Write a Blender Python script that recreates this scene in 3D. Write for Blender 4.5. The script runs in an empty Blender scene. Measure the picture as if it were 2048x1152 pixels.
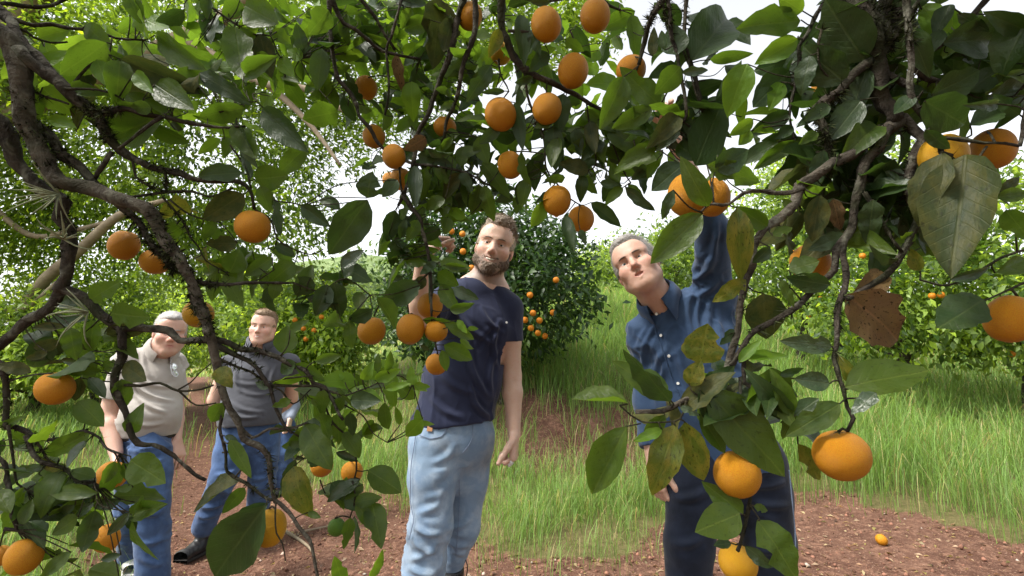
import bpy, bmesh, math, random
import numpy as np
from mathutils import Vector, Matrix

random.seed(7)
RNG = np.random.default_rng(7)
scene = bpy.context.scene
COL = scene.collection

# ------------------------------------------------------------------ camera
CAM_Z = 1.30
PITCH = math.atan(134.0 / 1000.0)
cam_data = bpy.data.cameras.new("camera")
cam = bpy.data.objects.new("camera", cam_data)
COL.objects.link(cam)
cam.location = (0.0, 0.0, CAM_Z)
cam.rotation_euler = (math.radians(90) + PITCH, 0.0, 0.0)
cam_data.sensor_width = 36.0
cam_data.lens = 36.0 * 1000.0 / 2048.0
cam_data.clip_start = 0.02
cam_data.clip_end = 3000.0
scene.camera = cam

# ------------------------------------------------------------------ sky, sun, exposure
SUN_EL, SUN_AZ = math.radians(56), math.radians(248)      # azimuth measured clockwise from +Y
world = bpy.data.worlds.new("World")
scene.world = world
world.use_nodes = True
wn = world.node_tree
wn.nodes.clear()
sky = wn.nodes.new("ShaderNodeTexSky")
sky.sky_type = 'NISHITA'
sky.sun_disc = False
sky.sun_elevation = SUN_EL
sky.sun_rotation = SUN_AZ
sky.dust_density = 3.0
sky.air_density = 1.0
hsv = wn.nodes.new("ShaderNodeHueSaturation")             # thin overcast: the blue is washed out
hsv.inputs['Saturation'].default_value = 0.15
hsv.inputs['Value'].default_value = 1.0
bg = wn.nodes.new("ShaderNodeBackground")
bg.inputs['Strength'].default_value = 0.15
wo = wn.nodes.new("ShaderNodeOutputWorld")
wn.links.new(sky.outputs[0], hsv.inputs['Color'])
wn.links.new(hsv.outputs[0], bg.inputs['Color'])
wn.links.new(bg.outputs[0], wo.inputs['Surface'])

sun_d = bpy.data.lights.new("sun", 'SUN')
sun_d.energy = 2.2
sun_d.angle = math.radians(10.0)
sun_d.color = (1.0, 0.95, 0.86)
sun = bpy.data.objects.new("sun", sun_d)
COL.objects.link(sun)
sd = Vector((math.sin(SUN_AZ) * math.cos(SUN_EL), math.cos(SUN_AZ) * math.cos(SUN_EL), math.sin(SUN_EL)))
sun.rotation_euler = (-sd).to_track_quat('-Z', 'Y').to_euler()

vs = scene.view_settings
vs.view_transform = 'Standard'
vs.look = 'None'
vs.gamma = 1.0
vs.use_curve_mapping = False
vs.exposure = 1.38
scene.cycles.max_bounces = 8
scene.cycles.diffuse_bounces = 4
scene.cycles.transmission_bounces = 6
scene.cycles.transparent_max_bounces = 8

# ------------------------------------------------------------------ helpers
CP, SP = math.cos(PITCH), math.sin(PITCH)
CAM = np.array([0.0, 0.0, CAM_Z])
RIGHT = np.array([1.0, 0, 0]); FWD = np.array([0, CP, SP]); UPV = np.array([0, -SP, CP])

def ray(px, py):
    return RIGHT * ((px - 1024.0) / 1000.0) + UPV * ((576.0 - py) / 1000.0) + FWD

def P(px, py, d):
    """the place seen at a survey pixel of the photograph, d metres away along the view axis"""
    return CAM + ray(px, py) * d

def PY(px, py, y):
    """the same, in the upright plane y metres in front of the photographer"""
    r = ray(px, py)
    return CAM + r * (y / r[1])

def nrm(v):
    v = np.asarray(v, float)
    return v / max(1e-9, np.linalg.norm(v))

def mesh_np(name, V, faces, mat=None, smooth=True, uv=None, col=None):
    """faces: list of (m,k) int arrays"""
    me = bpy.data.meshes.new(name)
    V = np.asarray(V, np.float32)
    me.vertices.add(len(V))
    me.vertices.foreach_set("co", V.ravel())
    loops = np.concatenate([f.ravel() for f in faces]).astype(np.int32)
    sizes = np.concatenate([np.full(len(f), f.shape[1]) for f in faces]).astype(np.int32)
    starts = np.concatenate([[0], np.cumsum(sizes)[:-1]]).astype(np.int32)
    me.loops.add(len(loops)); me.loops.foreach_set("vertex_index", loops)
    me.polygons.add(len(sizes)); me.polygons.foreach_set("loop_start", starts)
    me.update(calc_edges=True)
    if smooth:
        me.polygons.foreach_set("use_smooth", np.ones(len(sizes), bool))
    if uv is not None:
        l = me.uv_layers.new(name="UVMap")
        l.data.foreach_set("uv", np.asarray(uv, np.float32)[loops].ravel())
    if col is not None:
        a = me.color_attributes.new("Col", 'FLOAT_COLOR', 'POINT')
        c = np.ones((len(V), 4), np.float32); c[:, :np.asarray(col).shape[1]] = col
        a.data.foreach_set("color", c.ravel())
    if mat is not None:
        me.materials.append(mat)
    me.validate()
    return me

def obj(name, me, parent=None, label=None, cat=None, group=None, kind=None):
    o = bpy.data.objects.new(name, me)
    COL.objects.link(o)
    if parent is not None:
        o.parent = parent
    tag(o, label, cat, group, kind)
    return o

def tag(o, label=None, cat=None, group=None, kind=None):
    if label: o['label'] = label
    if cat: o['category'] = cat
    if group: o['group'] = group
    if kind: o['kind'] = kind

def empty(name, label=None, cat=None, group=None, loc=(0, 0, 0)):
    o = bpy.data.objects.new(name, None)
    o.empty_display_size = 0.1
    COL.objects.link(o)
    o.location = loc
    tag(o, label, cat, group)
    return o

_W = RNG.normal(size=(24, 3)); _PH = RNG.uniform(0, 6.28, 24)
def snoise(p, freq, seed=0, octaves=3):
    """cheap smooth noise about -1..1 of points (n,3)"""
    p = np.asarray(p)
    out = np.zeros(p.shape[:-1], np.float32); amp = 1.0; tot = 0
    for o in range(octaves):
        for j in range(4):
            i = (seed * 5 + o * 4 + j) % 24
            w = _W[i] * freq * (1.9 ** o)
            out += amp * np.sin(p @ w + _PH[(i + seed) % 24] + 1.3 * np.sin(p @ (_W[(i + 7) % 24] * freq * 0.7 * (1.9 ** o))))
        tot += amp * 2.2; amp *= 0.5
    return out / tot

def tubes(paths, sides=8):
    """paths: list of (pts(n,3), radii(n)) -> V, quads"""
    VV, FF, off = [], [], 0
    for pts, rad in paths:
        pts = np.asarray(pts, float); rad = np.asarray(rad, float); n = len(pts)
        t = np.gradient(pts, axis=0); t /= np.maximum(np.linalg.norm(t, axis=1, keepdims=True), 1e-9)
        a = np.array([0.31, 0.2, 0.93]); a = a if abs(a @ t[0]) < .9 else np.array([1., 0, 0])
        u = nrm(np.cross(t[0], a)); rings = []
        ang = np.linspace(0, 2 * np.pi, sides, endpoint=False)
        for i in range(n):
            u = nrm(u - t[i] * (u @ t[i])); v = np.cross(t[i], u)
            rings.append(pts[i] + rad[i] * (np.cos(ang)[:, None] * u + np.sin(ang)[:, None] * v))
        V = np.concatenate(rings + [pts[:1], pts[-1:]])
        i = np.arange(n - 1)[:, None] * sides; j = np.arange(sides)[None]; k = (j + 1) % sides
        F = np.stack([i + j, i + k, i + sides + k, i + sides + j], -1).reshape(-1, 4)
        jj = np.arange(sides); kk = (jj + 1) % sides; c0 = n * sides; c1 = c0 + 1; e = (n - 1) * sides
        caps = np.concatenate([np.stack([kk, jj, np.full(sides, c0), np.full(sides, c0)], -1)[:, :3],
                               np.stack([e + jj, e + kk, np.full(sides, c1)], -1)])
        VV.append(V); FF.append((F + off, caps + off)); off += len(V)
    return np.concatenate(VV), [np.concatenate([f[0] for f in FF]), np.concatenate([f[1] for f in FF])]

def spline(pts, rad, step=0.02):
    """Catmull-Rom resample of a polyline with radii"""
    pts = np.asarray(pts, float); rad = np.asarray(rad, float)
    if len(pts) == 2:
        n = max(2, int(np.linalg.norm(pts[1] - pts[0]) / step)); t = np.linspace(0, 1, n + 1)[:, None]
        return pts[0] + (pts[1] - pts[0]) * t, rad[0] + (rad[1] - rad[0]) * t[:, 0]
    A = np.concatenate([[2 * pts[0] - pts[1]], pts, [2 * pts[-1] - pts[-2]]]); out, ro = [], []
    for i in range(len(pts) - 1):
        p0, p1, p2, p3 = A[i:i + 4]; n = max(1, int(np.linalg.norm(p2 - p1) / step))
        t = (np.arange(n) / n)[:, None]
        out.append(.5 * ((2 * p1) + (-p0 + p2) * t + (2 * p0 - 5 * p1 + 4 * p2 - p3) * t ** 2 + (-p0 + 3 * p1 - 3 * p2 + p3) * t ** 3))
        ro.append(rad[i] + (rad[i + 1] - rad[i]) * t[:, 0])
    return np.concatenate(out + [pts[-1:]]), np.concatenate(ro + [rad[-1:]])
# ------------------------------------------------------------------ materials
class NT:
    def __init__(s, name):
        s.m = bpy.data.materials.new(name); s.m.use_nodes = True
        s.t = s.m.node_tree; s.t.nodes.clear()
        s.out = s.n("ShaderNodeOutputMaterial")
    def n(s, k, **kw):
        x = s.t.nodes.new(k)
        for a, b in kw.items(): setattr(x, a, b)
        return x
    def l(s, a, b): s.t.links.new(a, b)
    def val(s, sock, v):
        if hasattr(v, 'is_output') or hasattr(v, 'links'): s.l(v, sock)
        else: sock.default_value = v if not isinstance(v, (tuple, list)) else tuple(v) + ((1,) if len(v) == 3 and sock.type == 'RGBA' else ())
    def noise(s, scale, detail=4, rough=.6, vec=None, dist=0.0, out='Fac'):
        x = s.n("ShaderNodeTexNoise"); x.inputs['Scale'].default_value = scale; x.inputs['Detail'].default_value = detail
        x.inputs['Roughness'].default_value = rough; x.inputs['Distortion'].default_value = dist
        if vec is not None: s.l(vec, x.inputs['Vector'])
        return x.outputs[out]
    def ramp(s, fac, stops):
        x = s.n("ShaderNodeValToRGB"); cr = x.color_ramp
        while len(cr.elements) < len(stops): cr.elements.new(.5)
        for e, (p, c) in zip(cr.elements, stops):
            e.position = p; e.color = tuple(c) + (1,) if len(c) == 3 else c
        s.l(fac, x.inputs[0]); return x.outputs[0]
    def mix(s, f, a, b, blend='MIX'):
        x = s.n("ShaderNodeMix", data_type='RGBA', blend_type=blend)
        s.val(x.inputs[0], f); s.val(x.inputs[6], a); s.val(x.inputs[7], b); return x.outputs[2]
    def math(s, op, a, b=0.0, c=0.0):
        x = s.n("ShaderNodeMath", operation=op)
        s.val(x.inputs[0], a); s.val(x.inputs[1], b); s.val(x.inputs[2], c); return x.outputs[0]
    def mrange(s, v, a, b, c=0.0, d=1.0):
        x = s.n("ShaderNodeMapRange"); s.val(x.inputs[0], v)
        for i, q in enumerate((a, b, c, d)): x.inputs[i + 1].default_value = q
        return x.outputs[0]
    def bump(s, h, strength=.3, dist=.01):
        x = s.n("ShaderNodeBump"); x.inputs['Strength'].default_value = strength; x.inputs['Distance'].default_value = dist
        s.l(h, x.inputs['Height']); return x.outputs[0]
    def coord(s, o='Object'): return s.n("ShaderNodeTexCoord").outputs[o]
    def attr(s, name='Col'):
        return s.n("ShaderNodeAttribute", attribute_name=name).outputs['Color']
    def pbsdf(s, color, rough=.6, normal=None, spec=.4, **kw):
        b = s.n("ShaderNodeBsdfPrincipled"); s.val(b.inputs['Base Color'], color); s.val(b.inputs['Roughness'], rough)
        b.inputs['Specular IOR Level'].default_value = spec
        if normal is not None: s.l(normal, b.inputs['Normal'])
        for k, v in kw.items(): s.val(b.inputs[k.replace('_', ' ')], v)
        return b.outputs[0]
    def done(s, sh):
        s.l(sh, s.out.inputs['Surface']); return s.m

def leaf_mat(name, dark, light, trans, tf=.35, rough=.38, spots=0.0, spotcol=(.012, .01, .005), yellow=0.0, spec=.45, fine=True, under=(1.35, 1.25, 1.5)):
    """leaf blade: colour varies leaf by leaf, midrib and side veins, scattered spots; a paler lower side"""
    t = NT(name)
    lv = t.n("ShaderNodeAttribute", attribute_name='Col').outputs['Fac']
    rnd = t.math('FRACT', t.math('ADD', t.n("ShaderNodeObjectInfo").outputs['Random'], lv))
    uv = t.coord('UV')
    sep = t.n("ShaderNodeSeparateXYZ"); t.l(uv, sep.inputs[0]); u, v = sep.outputs[0], sep.outputs[1]
    base = t.mix(rnd, dark, light)
    vec = t.n("ShaderNodeVectorMath", operation='ADD'); t.l(t.coord('UV'), vec.inputs[0])
    cmb = t.n("ShaderNodeCombineXYZ"); t.l(t.math('MULTIPLY', rnd, 37.0), cmb.inputs[0]); t.l(t.math('MULTIPLY', rnd, 91.0), cmb.inputs[1]); t.l(cmb.outputs[0], vec.inputs[1])
    n1 = t.noise(2.2, 3, .6, vec.outputs[0])
    base = t.mix(t.mrange(n1, .35, .75), base, t.mix(.5, light, (light[0] * 1.5, light[1] * 1.15, light[2])))
    if yellow > 0:
        n3 = t.noise(2.8, 4, .7, vec.outputs[0], .6)
        base = t.mix(t.math('MULTIPLY', t.mrange(n3, .42, .62), yellow), base, (.30, .22, .03))
    du = t.math('ABSOLUTE', t.math('SUBTRACT', u, .5))
    if fine:
        mid = t.mrange(du, .012, .03, 1, 0)
        w = t.math('SINE', t.math('MULTIPLY', t.math('SUBTRACT', v, t.math('MULTIPLY', du, .55)), 62.0))
        veins = t.math('MULTIPLY', t.mrange(w, .90, 1.0), .22)
        vn = t.math('MAXIMUM', mid, veins)
        base = t.mix(t.math('MULTIPLY', vn, .38), base, (light[0] * 2.2 + .02, light[1] * 1.7 + .02, light[2] * 1.6 + .01))
        bmp = t.bump(t.math('ADD', t.math('MULTIPLY', vn, -1.0), t.math('MULTIPLY', t.noise(5, 3, .6, vec.outputs[0]), .6)), .22, .02)
    else:
        bmp = None
    if spots > 0:
        sp = t.noise(13, 2, .5, vec.outputs[0], .3)
        sp2 = t.noise(34, 2, .5, vec.outputs[0])
        m = t.math('MULTIPLY', t.math('MAXIMUM', t.mrange(sp, .63, .67), t.mrange(sp2, .645, .68)), spots)
        base = t.mix(m, base, spotcol)
    geo = t.n("ShaderNodeNewGeometry").outputs['Backfacing']
    pale = t.mix(1.0, base, under, 'MULTIPLY')
    colr = t.mix(geo, base, pale)
    rg = t.math('ADD', t.math('MULTIPLY', geo, .22), rough)
    pb = t.pbsdf(colr, rg, bmp, spec)
    tr = t.n("ShaderNodeBsdfTranslucent"); t.l(t.mix(.75, base, trans), tr.inputs[0])
    ms = t.n("ShaderNodeMixShader"); ms.inputs[0].default_value = tf
    t.l(pb, ms.inputs[1]); t.l(tr.outputs[0], ms.inputs[2])
    return t.done(ms.outputs[0])

def mass_leaf_mat(name, trans_gain=2.2, tf=.4, rough=.45, spec=.4):
    """for leaves joined into one crown: each leaf's own colour is stored on its corners"""
    t = NT(name); c = t.attr()
    pb = t.pbsdf(c, rough, None, spec)
    tr = t.n("ShaderNodeBsdfTranslucent"); t.l(t.mix(1.0, c, (trans_gain * 1.1, trans_gain, trans_gain * .6), 'MULTIPLY'), tr.inputs[0])
    ms = t.n("ShaderNodeMixShader"); ms.inputs[0].default_value = tf
    t.l(pb, ms.inputs[1]); t.l(tr.outputs[0], ms.inputs[2])
    return t.done(ms.outputs[0])

def bark_mat(name, a, b, lichen=.35, moss=.3, scale=1.0):
    t = NT(name); o = t.coord('Object')
    n1 = t.noise(38 * scale, 6, .65, o); n2 = t.noise(16 * scale, 4, .6, o, .8); n3 = t.noise(9 * scale, 4, .7, o)
    c = t.mix(t.mrange(n1, .3, .7), a, b)
    c = t.mix(t.math('MULTIPLY', t.mrange(n2, .54, .64), lichen), c, (.19, .185, .145))
    c = t.mix(t.math('MULTIPLY', t.mrange(n3, .52, .64), moss), c, (.020, .025, .008))
    h = t.math('ADD', n1, t.math('MULTIPLY', n2, 1.5))
    return t.done(t.pbsdf(c, .9, t.bump(h, 1.0, .012), .2))

M = {}
M['leaf_g'] = leaf_mat('leaf_green', (.026, .056, .010), (.058, .100, .013), (.19, .34, .018), .46, .40, spots=.7, spec=.4)
M['leaf_d'] = leaf_mat('leaf_dark_green', (.013, .034, .011), (.030, .058, .015), (.09, .18, .018), .28, .40, spots=.35, spec=.4)
M['leaf_l'] = leaf_mat('leaf_young_green', (.065, .150, .010), (.10, .205, .016), (.30, .47, .025), .45, .42, spots=.1, spec=.35)
M['leaf_y'] = leaf_mat('leaf_yellow_mottled', (.038, .072, .008), (.070, .105, .012), (.28, .31, .02), .38, .45, spots=1.0, yellow=.55, spec=.35)
M['leaf_o'] = leaf_mat('leaf_old_olive', (.018, .034, .010), (.036, .048, .013), (.10, .14, .025), .26, .55, spots=.5, yellow=.14, spec=.25)
M['leaf_b'] = leaf_mat('leaf_dead_brown', (.016, .010, .007), (.12, .080, .040), (.14, .085, .035), .22, .8, spots=1.0, yellow=.12, spec=.15, under=(1.1, 1.1, 1.1))
M['leaf_w'] = leaf_mat('leaf_glossy_green', (.022, .048, .018), (.040, .070, .028), (.10, .18, .025), .2, .27, spots=.3, spec=.6, under=(1.9, 1.7, 2.1))
M['crown'] = mass_leaf_mat('crown_leaves')
M['canopy'] = mass_leaf_mat('canopy_leaves', 2.6, .42)
M['grass'] = mass_leaf_mat('grass_blades', 1.7, .42, .5, .3)
M['bark_mossy'] = bark_mat('mossy_bark', (.015, .012, .009), (.062, .050, .039), .5, .75)
M['bark_grey'] = bark_mat('grey_bark', (.026, .021, .016), (.105, .088, .068), .65, .4)
M['bark_far'] = bark_mat('pale_bark', (.16, .12, .08), (.34, .28, .20), .3, .25, .12)
M['twig'] = bark_mat('twig_bark', (.020, .018, .011), (.065, .055, .032), .15, .5, 2.0)

def orange_mat(name, base, deep, blem=.5, rough=.5):
    t = NT(name); o = t.coord('Object'); rnd = t.n("ShaderNodeObjectInfo").outputs['Random']
    vec = t.n("ShaderNodeVectorMath", operation='ADD'); t.l(o, vec.inputs[0])
    cmb = t.n("ShaderNodeCombineXYZ"); t.l(t.math('MULTIPLY', rnd, 50.0), cmb.inputs[0]); t.l(t.math('MULTIPLY', rnd, 23.0), cmb.inputs[2]); t.l(cmb.outputs[0], vec.inputs[1])
    n1 = t.noise(18, 3, .6, vec.outputs[0]); n2 = t.noise(45, 4, .7, vec.outputs[0], .5); n3 = t.noise(150, 3, .6, vec.outputs[0])
    c = t.mix(t.mrange(n1, .3, .7), base, deep)
    c = t.mix(t.math('MULTIPLY', rnd, .45), c, deep)
    c = t.mix(t.math('MULTIPLY', t.mrange(t.noise(26, 3, .6, vec.outputs[0]), .52, .70), .45), c, (base[0] * .78, base[1] * 1.12, base[2] * 1.3))
    c = t.mix(t.math('MULTIPLY', t.mrange(n2, .54, .72), blem), c, (.16, .065, .010))
    c = t.mix(t.math('MULTIPLY', t.mrange(n3, .66, .72), .5 * blem), c, (.05, .025, .008))
    vor = t.n("ShaderNodeTexVoronoi"); vor.inputs['Scale'].default_value = 420; t.l(o, vor.inputs['Vector'])
    h = t.math('ADD', t.math('MULTIPLY', t.mrange(vor.outputs['Distance'], 0, .6), 1.0), t.math('MULTIPLY', n2, .8))
    return t.done(t.pbsdf(c, rough, t.bump(h, .5, .0016), .28, Subsurface_Weight=.03, Subsurface_Radius=(.01, .005, .002), Subsurface_Scale=.3))
M['orange'] = orange_mat('orange_peel', (.56, .255, .008), (.46, .160, .005), .8)
M['orange_y'] = orange_mat('orange_peel_yellow', (.58, .32, .012), (.52, .235, .008), .6)
M['orange_g'] = orange_mat('unripe_peel', (.06, .15, .014), (.10, .19, .02), .3)
M['orange_far'] = orange_mat('far_orange_peel', (.56, .21, .010), (.48, .14, .006), .2, .5)
def flat(name, c, rough=.6, spec=.4, bump=None, scale=200, var=.15, **kw):
    t = NT(name); o = t.coord('Object'); n = t.noise(scale, 3, .6, o)
    cc = t.mix(t.mrange(n, .25, .75), tuple(x * (1 - var) for x in c), tuple(min(1, x * (1 + var)) for x in c))
    return t.done(t.pbsdf(cc, rough, t.bump(n, bump, .002) if bump else None, spec, **kw))
M['calyx'] = flat('calyx_green', (.10, .12, .035), .8, .2, .4)
# ------------------------------------------------------------------ ground
_ctl = [(0, 0, 0.0), (-2.5, -3, -.05), (2.5, -3, .1), (0, -9, .1), (-10, -4, -.1), (10, -4, .5), (-8, 3, .1), (8, 3, .55)]
for px, py, d in [(860, 1335, 2.0), (1440, 1320, 2.0), (400, 1078, 3.7), (300, 1195, 2.95), (565, 983, 6.0), (380, 895, 7.4), (390, 800, 15), (390, 755, 30),
                  (60, 900, 6), (60, 770, 14), (0, 1105, 3), (1000, 1085, 3.2), (1000, 985, 4.2), (1100, 925, 5.2), (1100, 805, 5.9), (1150, 700, 8.5),
                  (1200, 625, 14), (1230, 598, 24), (700, 975, 4.5), (690, 850, 7.0), (650, 755, 14), (650, 725, 26), (1800, 965, 4.4), (1800, 1105, 3.0),
                  (1900, 840, 7), (1720, 735, 11), (2040, 1005, 3.9), (1600, 900, 5.2), (1330, 930, 5.0), (1350, 790, 6.6), (2040, 720, 12), (1600, 700, 12), (0, 735, 26)]:
    _ctl.append(tuple(P(px, py, d)))
_ctl += [(40, 60, 7), (-40, 60, 2), (0, 80, 5), (60, 20, 5), (-60, 20, 2), (0, -60, -1), (50, -40, 1), (-50, -40, -1), (-60, 80, 4), (70, 80, 8)]
_ctl = np.array(_ctl, float)
def _tps(r2): return np.where(r2 > 1e-9, r2 * np.log(r2 + 1e-12), 0)
_cx = _ctl[:, :2]
_K = _tps(((_cx[:, None] - _cx[None]) ** 2).sum(-1)) + np.eye(len(_cx)) * .25
_Pm = np.concatenate([np.ones((len(_cx), 1)), _cx], 1)
_A = np.block([[_K, _Pm], [_Pm.T, np.zeros((3, 3))]])
_sol = np.linalg.solve(_A, np.concatenate([_ctl[:, 2], np.zeros(3)]))
def ground_z(x, y, detail=True):
    x = np.atleast_1d(np.asarray(x, float)); y = np.atleast_1d(np.asarray(y, float))
    out = np.empty(len(x))
    r = np.hypot(x, y); s = np.where(r > 80, 80 / np.maximum(r, 1e-9), 1.0)
    qx, qy = x * s, y * s
    for i in range(0, len(x), 20000):
        q = np.stack([qx[i:i + 20000], qy[i:i + 20000]], -1)
        out[i:i + 20000] = _tps(((q[:, None] - _cx[None]) ** 2).sum(-1)) @ _sol[:len(_cx)] + _sol[-3] + q @ _sol[-2:]
    if detail:
        p3 = np.stack([x, y, 0 * x], -1)
        sm = soil_mask(x, y)
        near = np.clip(1 - r / 14, 0, 1)
        out += near * (.018 * snoise(p3, 4.0, 1) + (.006 + .012 * sm) * snoise(p3, 18.0, 2))
        out += bank_mask(x, y) * (.10 * snoise(p3, 3.2, 3) + .08 * snoise(p3, 9.0, 4))
    return out

def _poly(pts):
    return np.array([P(px, py, d)[:2] for px, py, d in pts])
def _inpoly(x, y, poly):
    ins = np.zeros(len(x), bool); n = len(poly)
    for i in range(n):
        x1, y1 = poly[i]; x2, y2 = poly[(i + 1) % n]
        c = ((y1 > y) != (y2 > y)) & (x < (x2 - x1) * (y - y1) / (y2 - y1 + 1e-12) + x1)
        ins ^= c
    return ins
SOIL = _poly([(150, 1152, 2.7), (235, 1030, 3.7), (320, 900, 7.2), (352, 800, 15), (370, 765, 24), (412, 765, 24), (445, 800, 15), (450, 880, 7.8), (590, 965, 6.1),
              (690, 1000, 4.4), (800, 1010, 4.1), (960, 1085, 3.2), (1250, 1115, 3.0), (1330, 1010, 3.6), (1420, 985, 4.1), (1600, 985, 4.3), (1800, 1010, 4.0), (1950, 1065, 3.5), (2080, 1150, 3.0), (2500, 1250, 2.6)])
SOIL = np.concatenate([SOIL, np.array([[7, 2.2], [7, -5], [-4, -5], [-2.6, 1.2]])])
BANK = _poly([(760, 925, 5.4), (760, 800, 6.4), (1080, 792, 6.0), (1140, 805, 5.9), (1300, 845, 5.8), (1345, 1000, 4.3), (1230, 985, 4.4), (1100, 960, 4.7), (950, 948, 4.8)])
def _soft(x, y, poly, amp, seed):
    p3 = np.stack([x, y, 0 * x], -1)
    ox = amp * snoise(p3, 2.4, seed); oy = amp * snoise(p3, 2.7, seed + 3)
    return _inpoly(x + ox, y + oy, poly).astype(float)
def soil_mask(x, y): return _soft(np.atleast_1d(x), np.atleast_1d(y), SOIL, .28, 5)
def bank_mask(x, y): return _soft(np.atleast_1d(x), np.atleast_1d(y), BANK, .22, 9)

def gz(x, y): return float(ground_z(x, y)[0])

def make_ground():
    n = 420
    t = np.linspace(-1, 1, n)
    ax = np.sinh(t * 6.4) / np.sinh(6.4) * 900
    X, Y = np.meshgrid(ax, ax + 2.5, indexing='ij')
    x, y = X.ravel(), Y.ravel()
    z = ground_z(x, y)
    m = np.maximum(soil_mask(x, y), bank_mask(x, y) * .9)
    i = np.arange(n - 1)[:, None] * n + np.arange(n - 1)[None]
    F = np.stack([i, i + n, i + n + 1, i + 1], -1).reshape(-1, 4)
    t_ = NT('orchard_soil'); o = t_.coord('Object')
    n1 = t_.noise(3.0, 6, .65, o); n2 = t_.noise(22, 5, .7, o); n3 = t_.noise(90, 3, .6, o)
    soil = t_.mix(t_.mrange(n1, .3, .7), (.076, .036, .025), (.158, .084, .058))
    soil = t_.mix(t_.mrange(n2, .50, .72), soil, (.27, .15, .10))
    soil = t_.mix(t_.mrange(n2, .25, .42, 1, 0), soil, (.05, .023, .016))
    soil = t_.mix(t_.mrange(n3, .6, .7), soil, (.38, .25, .18))
    sward = t_.mix(t_.mrange(n2, .3, .7), (.085, .085, .030), (.17, .135, .065))
    fac = t_.n("ShaderNodeAttribute", attribute_name='Col').outputs['Fac']
    fac = t_.mrange(t_.math('ADD', fac, t_.math('MULTIPLY', t_.math('SUBTRACT', n2, .5), .8)), .3, .6)
    c = t_.mix(fac, sward, soil)
    h = t_.math('ADD', t_.math('MULTIPLY', n2, 1.0), t_.math('MULTIPLY', n3, .5))
    mat = t_.done(t_.pbsdf(c, .95, t_.bump(h, .8, .03), .1))
    me = mesh_np('ground', np.stack([x, y, z], -1), [F], mat, True, col=np.stack([m, m, m], -1))
    obj('ground', me, kind='structure')
make_ground()

def leafquads(C, L, W, D, N, colr, bend=.15):
    """folded leaf, 4 triangles each: centres C, lengths, widths, directions D, normals N"""
    n = len(C); L = np.asarray(L)[:, None]; W = np.asarray(W)[:, None]
    S = np.cross(D, N); S /= np.maximum(np.linalg.norm(S, axis=1, keepdims=True), 1e-9)
    N2 = np.cross(S, D)
    b = C - D * L * .5; t = C + D * L * .5 - N2 * L * bend
    m = C + N2 * L * .03
    l = C + S * W * .5 + N2 * W * .22 - D * L * .04; r = C - S * W * .5 + N2 * W * .22 - D * L * .04
    V = np.stack([b, l, t, r, m], 1).reshape(-1, 3)
    k = np.arange(n)[:, None] * 5
    F = np.concatenate([k + np.array([[0, 4, 1]]), k + np.array([[1, 4, 2]]), k + np.array([[2, 4, 3]]), k + np.array([[3, 4, 0]])])
    return V, F, np.repeat(colr, 5, 0)

# ------------------------------------------------------------------ grass
def project(x, y, z):
    q = np.stack([x, y, z], -1) - CAM
    d = q @ FWD
    return 1024 + 1000 * (q @ RIGHT) / np.maximum(d, .01), 576 - 1000 * (q @ UPV) / np.maximum(d, .01), d

def blades(x, y, z, h, w, seed, dry=.1, hue=0.0):
    """curved grass blades, three segments each"""
    r = np.random.default_rng(seed); n = len(x)
    a = r.uniform(0, 6.283, n); lean = r.uniform(.10, 1.05, n) * h
    dx, dy = np.cos(a), np.sin(a); sx, sy = -dy, dx
    V = np.empty((n, 7, 3), np.float32)
    for i, (f, hh, ww) in enumerate([(0, 0, 1), (.18, .52, .9), (.58, .90, .6)]):
        for s, k in ((-1, 0), (1, 1)):
            V[:, i * 2 + k, 0] = x + dx * lean * f + s * sx * w * ww * .5
            V[:, i * 2 + k, 1] = y + dy * lean * f + s * sy * w * ww * .5
            V[:, i * 2 + k, 2] = z - .01 + h * hh
    V[:, 6, 0] = x + dx * lean * 1.15; V[:, 6, 1] = y + dy * lean * 1.15; V[:, 6, 2] = z + h * r.uniform(.62, 1.05, n)
    k = np.arange(n)[:, None] * 7
    Q = np.concatenate([k + np.array([[0, 1, 3, 2]]), k + np.array([[2, 3, 5, 4]])]); T = k + np.array([[4, 5, 6]])
    c = np.array([.112, .212, .042]) * r.uniform(.6, 1.5, (n, 1)) + r.uniform(0, 1, (n, 1)) * np.array([.075, .075, .04])
    d = r.uniform(0, 1, n) < dry
    c[d] = np.array([.42, .36, .18]) * r.uniform(.6, 1.2, (d.sum(), 1))
    return V.reshape(-1, 3), Q, T, np.repeat(c, 7, 0)

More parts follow.
